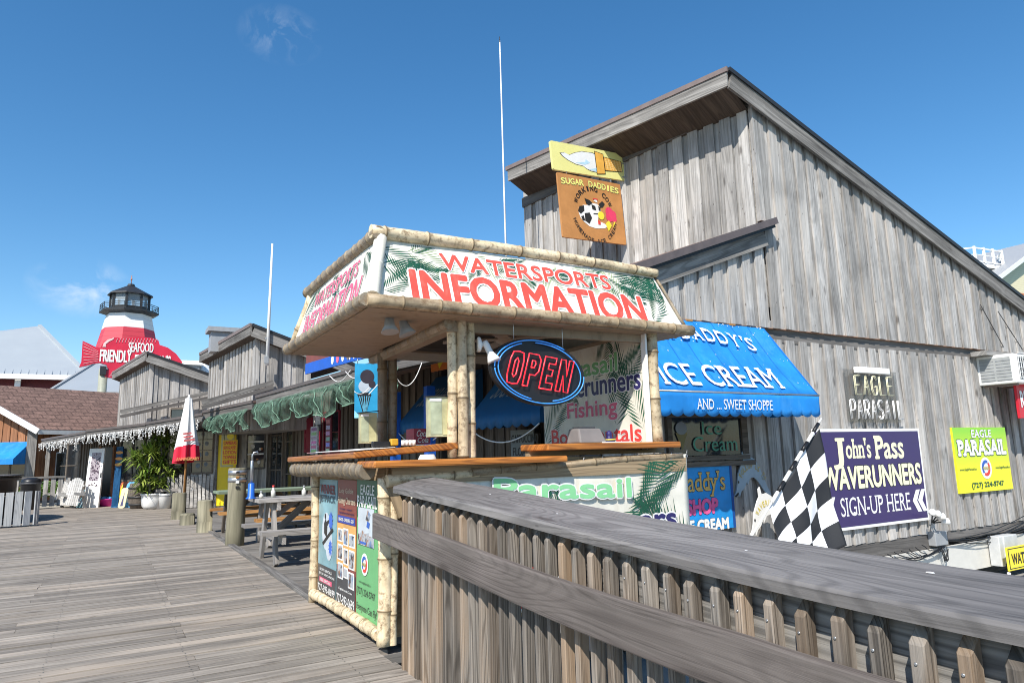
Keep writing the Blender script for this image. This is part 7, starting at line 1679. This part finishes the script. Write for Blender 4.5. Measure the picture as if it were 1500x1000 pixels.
# rail fence and bin behind
FY = 27.5; a = PY(30, 722, FY); b = PY(95, 722, FY); zt_f = PY(60, 699, FY).z
fr_ = root('rail_fence', ((a.x + b.x) / 2, FY, 0), 'brown picket rail fence in front of the brown restaurant', 'fence')
mb = MB(); mb.bar((a.x - 3, FY, zt_f), (b.x, FY, zt_f), .12, .06); mk('top_rail', mb, GREYTRIM2, fr_); x = a.x - 3
mb = MB(); mb.bar((a.x - 3, FY + .05, .2), (b.x, FY + .05, .2), .05, .09); mk('bottom_rail', mb, GREYTRIM2, fr_)
while x < b.x: mb = MB(); mb.span((x, FY - .02, .05), (x + .13, FY + .01, zt_f - .03)); mk('picket', mb, GREYWALL, fr_); x += .2
p = PY(44, 724, 26.9); mb = MB(); mb.lathe((p.x, 26.9, 0), [(.24, 0), (.27, .8), (.29, .84), (.25, .95), (.12, 1.0)], 18); rbn = mk('litter_bin', mb, BLACK, None, 'black litter bin with domed lid in front of the rail fence', 'bin'); mb = MB(); mb.lathe((p.x, 26.9, .79), [(.275, 0), (.30, .01), (.30, .05), (.275, .06)], 18); mk('lid_rim', mb, DGREY, rbn)

# ---- brown restaurant with shingle roof
cor = PY(52, 620, 33.0); zE = cor.z
rt = root('brown_restaurant', (cor.x, cor.y, 0), 'brown board restaurant with a red brown shingle roof and blue awning at the far left', 'restaurant')
d1 = Vector((.86, .51, 0)); d2 = Vector((-.80, .60, 0)); d2 = Vector((-.51, .86, 0)) * .55 + Vector((-.86, -.1, 0)) * .6; d2.normalize()
n1 = Vector((d1.y, -d1.x, 0)); n2 = Vector((-d2.y, d2.x, 0)); 
cg = Vector((cor.x, cor.y, 0)); rpx = PP(0, 590, cg, n2); sl2 = (rpx.z - zE) / (Vector((rpx.x, rpx.y, 0)) - cg).length
lo_, hi_ = 1.0, 12.0
for _ in range(40):
    W2 = (lo_ + hi_) / 2; q = cg + d2 * W2 + d1 * 5 + UPZ * (zE + sl2 * W2)
    if proj(q)[1] > 574: lo_ = W2
    else: hi_ = W2
k = plankwall(MB(), cg, d2, n2 if n2.y < 0 else -n2, .02, W2, lambda s: zE + sl2 * s - .12, lambda s: 0, per=.3, ow=.2, rn=rn); mk('gable_wall', k, REDWOOD, rt)
k = plankwall(MB(), cg, d1, n1, .02, 9, lambda s: zE - .1, lambda s: 0, per=.3, ow=.2, rn=rn); mk('side_wall', k, REDWOOD, rt)
apx = cg + d2 * W2 + UPZ * (zE + sl2 * W2)
ovg = -d2 * .35; n2o = n2 if n2.y < 0 else -n2
o0 = cg + UPZ * zE + n2o * .5 - d2 * .45 - UPZ * .45 * sl2; o1 = apx + n2o * .5
mb = MB(); P = [o0, o0 + d1 * 15, o1 + d1 * 15, o1]; nn = (P[1] - P[0]).cross(P[3] - P[0]); P = P if nn.z > 0 else P[::-1]
SHG = NT('red_brown_shingle'); nz = SHG.noise(SHG.obj(), 14, 5, .7); nz2 = SHG.noise(SHG.obj(), 2.2, 3); br = SHG.n('TexBrick'); SHG.l(SHG.uv(), br.inputs['Vector']); br.inputs['Scale'].default_value = 1; br.inputs['Brick Width'].default_value = .5; br.inputs['Row Height'].default_value = .28; br.inputs['Mortar Size'].default_value = .03; br.inputs['Color1'].default_value = (1, 1, 1, 1); br.inputs['Color2'].default_value = (.62, .62, .62, 1); br.inputs['Mortar'].default_value = (.35, .33, .33, 1)
SHG.col(SHG.mix(.8, SHG.mix(SHG.rng(nz, .35, .65), (.13, .078, .06), (.31, .185, .145)), br.outputs[0], 'MULTIPLY')); SHG.rough(.9); SHG.bump(nz, .6, .02)
mb.prism(P, nn if nn.z > 0 else -nn, .08); mk('roof', mb, SHG.m, rt)
mb = MB(); mb.bar(o0 + n2o * .03 - UPZ * .08, o1 + n2o * .03 - UPZ * .08, .06, .22); mk('bargeboard', mb, WHITE, rt)
mb = MB(); mb.bar(o0 - UPZ * .1, o0 + d1 * 15 - UPZ * .1, .06, .16); mk('gutter', mb, paint('gutter_pale', (.55, .56, .56)), rt)
mb = MB(); mb.bar(cg - UPZ * 0 + n2o * .1, cg + UPZ * zE + n2o * .1, .32, .32); mk('corner_post', mb, GREYTRIM2, rt)
mb = MB(); p = cg + d1 * 2.0 + n1 * .2; mb.tube(p, p + UPZ * (zE - .1), .2); mk('log_post', mb, REDWOOD, rt)
F = Fr(cg + d2 * W2 * .9, -d2, UPZ, W2, 3)
aU = F.px(-20, 690)[0]; b = F.px(41, 668); zt_a = F.px(30, 647)[1]; zb_a = F.px(30, 672)[1]
ra = root('restaurant_awning', F.m(b[0] - 1, zb_a, .6), 'plain blue awning on the brown restaurant at the left edge', 'awning')
mb = MB(); P = [F.m(b[0] - 3.5, zb_a, 1.0), F.m(b[0] + .1, zb_a, 1.0), F.m(b[0] + .1, zt_a, .05), F.m(b[0] - 3.5, zt_a, .05)]; mb.prism(P, (P[1] - P[0]).cross(P[3] - P[0]), .01); mk('canopy', mb, AWN, ra)
mb = MB(); mb.prism([F.m(b[0] - 3.5, zb_a - .2, 1.0), F.m(b[0] + .1, zb_a - .2, 1.0), F.m(b[0] + .1, zb_a, 1.0), F.m(b[0] - 3.5, zb_a, 1.0)], F.N, .01); mk('valance', mb, AWN, ra)
mb = MB(); mb.prism([F.m(b[0] + .1, zb_a - .2, 1.0), F.m(b[0] + .1, zb_a - .2, .05), F.m(b[0] + .1, zt_a, .05), F.m(b[0] + .1, zb_a, 1.0)], F.U, .01); mk('side_panel', mb, AWN, ra)
o, f = glazed(F, -30, 38, 676, 712, rt, 3, 1)
f1w = Fr(cg, d1, UPZ, 9, 3); o, f = glazed(f1w, 80, 86, 664, 712, rt, 1, 1, WHITE)
mb = MB(); p = cg + d1 * .5 + n1 * .1 + UPZ * F.px(48, 673)[1]; mb.lathe(p, [(.05, 0), (.1, .08), (.08, .18)], 10); mk('wall_lamp', mb, WHITE, rt)

# ---- metal roofed building behind
MY = 52.0
ap = PY(58, 477, MY + 6); e0_ = PY(-40, 548, MY); e1_ = PY(131, 551, MY)
mr = root('metal_roof_building', (ap.x, MY, 0), 'dark red building with a pale standing seam metal hip roof at the far left', 'building')
kr = NT('seam_metal'); kr.col(kr.mix(kr.noise(kr.obj(), .8, 3), (.40, .43, .45), (.47, .50, .51))); kr.rough(.38); kr.b.inputs['Metallic'].default_value = .25
rp = [e0_ + Vector((-8, 0, 0)), e1_, ap, PY(-120, 500, MY + 6)]
mb = MB(); nn = (rp[1] - rp[0]).cross(rp[2] - rp[0]); mb.prism(rp, nn, .1); e2_ = e1_ + Vector((1.5, 14, 0)); mb.prism([e1_, e2_, ap], (e2_ - e1_).cross(ap - e1_), .1)
mk('roof', mb, kr.m, mr)
mb = MB(); nn.normalize()
for i in range(34):
    t = i / 34; p = rp[0] + (rp[1] - rp[0]) * t; lim = 1.0
    up_ = ((ap + rp[3]) / 2 - (rp[0] + rp[1]) / 2); up_ = Vector((0, up_.y, up_.z)); fr2 = 1.0
    xr = p.x
    if xr > ap.x: fr2 = max(.03, (e1_.x - xr) / (e1_.x - ap.x))
    mb.bar(p + nn * .03, p + up_ * fr2 + nn * .03, .05, .07, up=nn)
mb.bar(e1_ + nn * .05, ap + nn * .05, .2, .08, up=nn); mk('seam', mb, kr.m, mr)
mb = MB(); mb.bar(rp[0] + Vector((0, -.1, -.12)), e1_ + Vector((0, -.1, -.12)), .1, .32); mk('fascia', mb, WHITE, mr)
mb = MB(); mb.span((rp[0].x, MY + .8, 0), (e1_.x - .6, MY + 10, e1_.z - .2)); mk('wall', mb, paint('dark_red_wall', (.13, .02, .025), .6), mr)
for px in (26, -20): mb = MB(); p = PY(px, 560, MY + .3); mb.span((p.x - .15, MY + .2, 0), (p.x + .15, MY + .5, e1_.z - .25)); mk('post', mb, WHITE, mr)
# small grey porch roof right of it
LY_ = 46.0
a, b, c, d = PY(72, 573, LY_), PY(190, 575, LY_), PY(190, 536, LY_ + 5), PY(138, 532, LY_ + 5)
lo = root('low_metal_roof_wing', (b.x, LY_, 0), 'low wing with plain grey metal roof below the lighthouse', 'building'); mb = MB(); P = [a, b, c, d]; mb.prism(P, (P[1] - P[0]).cross(P[3] - P[0]), .15); mk('roof', mb, kr.m, lo)
mb = MB(); mb.bar(a + UPZ * -.1, d + UPZ * -.1, .15, .35); mb.bar(a + UPZ * -.1, b + UPZ * -.1, .15, .25); mk('fascia', mb, MGREY, lo); mb = MB(); mb.span((a.x + 1, LY_ + .6, 0), (c.x, LY_ + 5, min(a.z, b.z) - .1)); mk('wall', mb, paint('dark_red_wall2', (.05, .02, .02), .6), lo)

# ---- lighthouse
LH = 62.0; lc = PY(188, 545, LH); s = PY(189, 500, LH).x - PY(188, 500, LH).x
lt = root('lighthouse', (lc.x, LH, 0), 'octagonal red and white lighthouse tower with black lantern room', 'lighthouse')
def zl_(py): return PY(188, py, LH).z
cx = PY(188, 480, LH).x
def octo(mb, r0, z0, r1, z1, mi=0):
    mb_ = []
    b = len(mb.v)
    for r, z in ((r0, z0), (r1, z1)):
        for k in range(8): a = pi / 8 + k * pi / 4 + .2; mb.v.append(Vector((cx + r * cos(a), LH + r * sin(a), z)))
    for k in range(8): k2 = (k + 1) % 8; mb.face([b + k, b + k2, b + 8 + k2, b + 8 + k], [(k, 0), (k + 1, 0), (k + 1, 1), (k, 1)], mi)
    mb.face([b + k for k in range(8)][::-1], None, mi); mb.face([b + 8 + k for k in range(8)], None, mi)
kz = NT('lighthouse_clap_white'); sxx = kz.n('SeparateXYZ'); kz.l(kz.obj(), sxx.inputs[0]); fz = kz.math('FRACT', kz.math('MULTIPLY', sxx.outputs[2], 2.6)); kz.col(kz.mix(kz.rng(fz, 0, .15), (.55, .55, .53), (.80, .79, .76))); kz.rough(.6)
kq = NT('lighthouse_clap_red'); sxx = kq.n('SeparateXYZ'); kq.l(kq.obj(), sxx.inputs[0]); fz = kq.math('FRACT', kq.math('MULTIPLY', sxx.outputs[2], 2.6)); kq.col(kq.mix(kq.rng(fz, 0, .15), (.30, .015, .03), (.56, .045, .065))); kq.rough(.55)
R = lambda px: (px) * s
mb = MB(); octo(mb, R(66), -.1, R(52), zl_(545)); octo(mb, R(52), zl_(545), R(49), zl_(520)); mk('tower_white', mb, kz.m, lt)
mb = MB(); octo(mb, R(49), zl_(520), R(39.5), zl_(484)); mk('tower_red', mb, kq.m, lt)
mb = MB(); octo(mb, R(39.5), zl_(484), R(34), zl_(462)); mk('tower_white', mb, kz.m, lt)
mb = MB(); octo(mb, R(34), zl_(463), R(45), zl_(460)); octo(mb, R(45), zl_(460), R(45), zl_(457.5)); octo(mb, R(31), zl_(457.5), R(31), zl_(452)); mk('gallery', mb, IRON, lt)
mb = MB(); octo(mb, R(28.5), zl_(452), R(28.5), zl_(433)); mk('lantern_glass', mb, glassy('lantern_pane', (.60, .68, .72), .38), lt)
mb = MB()
for k in range(8): a = pi / 8 + k * pi / 4 + .2; mb.bar((cx + R(29) * cos(a), LH + R(29) * sin(a), zl_(453)), (cx + R(29) * cos(a), LH + R(29) * sin(a), zl_(431)), R(4), R(4), up=(0, 1, 0))
for k in range(8):
    a0_, a1_ = pi / 8 + k * pi / 4 + .2, pi / 8 + (k + 1) * pi / 4 + .2; 
    for z in (452.5, 432.5): mb.bar((cx + R(29.4) * cos(a0_), LH + R(29.4) * sin(a0_), zl_(z)), (cx + R(29.4) * cos(a1_), LH + R(29.4) * sin(a1_), zl_(z)), R(2.5), R(2.5))
mk('lantern_frame', mb, IRON, lt)
mb = MB(); octo(mb, R(35), zl_(434), R(34), zl_(432)); octo(mb, R(34), zl_(432), R(5), zl_(418.5)); octo(mb, R(6), zl_(418.5), R(5), zl_(416)); mk('lantern_roof', mb, IRON, lt)
mb = MB(); mb.tube((cx, LH, zl_(417)), (cx, LH, zl_(403)), R(.6)); mb.lathe((cx, LH, zl_(410)), [(R(.3), 0), (R(1.8), R(1.2)), (R(1.8), R(2)), (R(.3), R(3.2))], 12); mk('finial', mb, paint('finial_copper', (.40, .16, .09)), lt)
mb = MB()
for k in range(8):
    a0_, a1_ = pi / 8 + k * pi / 4 + .2, pi / 8 + (k + 1) * pi / 4 + .2; p = Vector((cx + R(44) * cos(a0_), LH + R(44) * sin(a0_), 0)); q = Vector((cx + R(44) * cos(a1_), LH + R(44) * sin(a1_), 0))
    for z in (454, 451, 448.5): mb.bar(p + UPZ * zl_(z), q + UPZ * zl_(z), R(.8), R(.8))
    mb.bar(p + UPZ * zl_(458), p + UPZ * zl_(448), R(.9), R(.9), up=(0, 1, 0)); m_ = (p + q) / 2; mb.bar(m_ + UPZ * zl_(458), m_ + UPZ * zl_(448), R(.8), R(.8), up=(0, 1, 0))
mk('gallery_rail', mb, IRON, lt)
# ---- fish sign
FYs = 43.0; nf = Vector((0, -1, 0))
def Pf(px, py): return PY(px, py, FYs)
fs = root('fish_sign', (Pf(150, 560).x, FYs, 0), 'big red fish shaped seafood restaurant sign on a pole', 'sign')
out = [(116, 537), (119, 530), (120, 515), (121, 499), (130, 503), (140, 508), (147, 509), (152, 500), (162, 495), (172, 494), (182, 497), (190, 494), (206, 493), (222, 495), (232, 498), (234, 505), (246, 509), (258, 518), (267, 530), (262, 545), (245, 556), (220, 560), (200, 556), (180, 545), (172, 545), (174, 550), (165, 553), (154, 552), (148, 549), (158, 541), (156, 534), (146, 531), (136, 532), (126, 535)]
Fsh = Fr(Pf(116, 560), Ux, UPZ, 1, 1)
mb = MB(); mb.prism([Pf(x, y) for x, y in out][::-1], nf, .35); fb = mk('fish_body', mb, paint('fish_red', (.60, .022, .055), .45, .1, scale=2), fs)
def onF(x, y, l): p = Pf(x, y); return p + nf * l
mb = MB()
for i in range(7): mb.prism([onF(122 + 1.0 * (i % 2), 502 + i * 5, .02), onF(122, 502.9 + i * 5, .02), onF(144, 515 + i * 2.2, .02), onF(144, 514.3 + i * 2.2, .02)], nf, .01)
for i in range(14): x = 172 + i * 4.4; mb.prism([onF(x, 495.5, .02), onF(x + .9, 495.5, .02), onF(x - 1.6, 501.5, .02), onF(x - 2.5, 501.5, .02)], nf, .01)
for i in range(6): mb.prism([onF(160 + i * 1.5, 551 - i * .2, .02), onF(160.8 + i * 1.5, 551 - i * .2, .02), onF(166 + i * 1.2, 543, .02), onF(165.4 + i * 1.2, 543, .02)], nf, .01)
mk('fin_ray_print', mb, paint('fish_pink', (.70, .30, .32), .5), fb)
mb = MB(); mb.prism([onF(*p, .02) for p in ((150, 508), (152, 502), (158, 497), (167, 494.5), (166, 497), (160, 500), (155, 504), (155, 508))][::-1], nf, .01); mk('highlight_print', mb, paint('fish_pale', (.75, .55, .52), .5), fb)
bx = pxbox(Fsh, (188, 515), (225, 503)); letter(fb, 'SEAFOOD', Fsh, bx, WHITE, .03, lift=.03); bx = pxbox(Fsh, (146, 529), (193, 514)); letter(fb, 'FRIENDLY', Fsh, bx, WHITE, .04, lift=.03); bx = pxbox(Fsh, (197, 537), (250, 521)); letter(fb, "FISHERMAN'S", Fsh, (bx[0], bx[1] - .05, bx[2], bx[3]), WHITE, .04, lift=.03)
mb = MB(); p = Pf(151, 548); mb.tube((p.x, FYs + .2, 0), (p.x, FYs + .2, p.z + .3), .22); mk('pole', mb, paint('pole_olive', (.32, .33, .26)), fs)
mb = MB(); mb.span((Pf(146, 548).x, FYs - .1, Pf(146, 549).z), (Pf(156, 540).x, FYs + .45, Pf(146, 536).z)); mk('pole_clamp', mb, IRON, fs)
# far roof bits
p = PY(272, 534, 70); mb = MB(); mb.span((p.x - 1.2, 70, 0), (p.x + 1.2, 74, p.z)); fb2 = mk('far_block', mb, MGREY, None, 'small grey rooftop block just right of the fish sign', 'building'); mb = MB(); mb.span((p.x - 1.5, 69.8, p.z), (p.x + 1.5, 74.2, p.z + .4)); mk('roof_cap', mb, WHITE, fb2)
p = PY(303, 540, 70); mb = MB(); mb.lathe((p.x, 72, 0), [(2.4, 0), (2.4, p.z - 1.2), (3.0, p.z - 1.2), (.1, p.z + 1.0)], 4); fb3 = mk('white_pavilion_roof', mb, WHITE, None, 'white peaked rooftop between the two wooden towers', 'building'); mb = MB(); mb.tube((p.x, 72, p.z + .9), (p.x, 72, p.z + 1.6), .1); mk('finial', mb, WHITE, fb3)
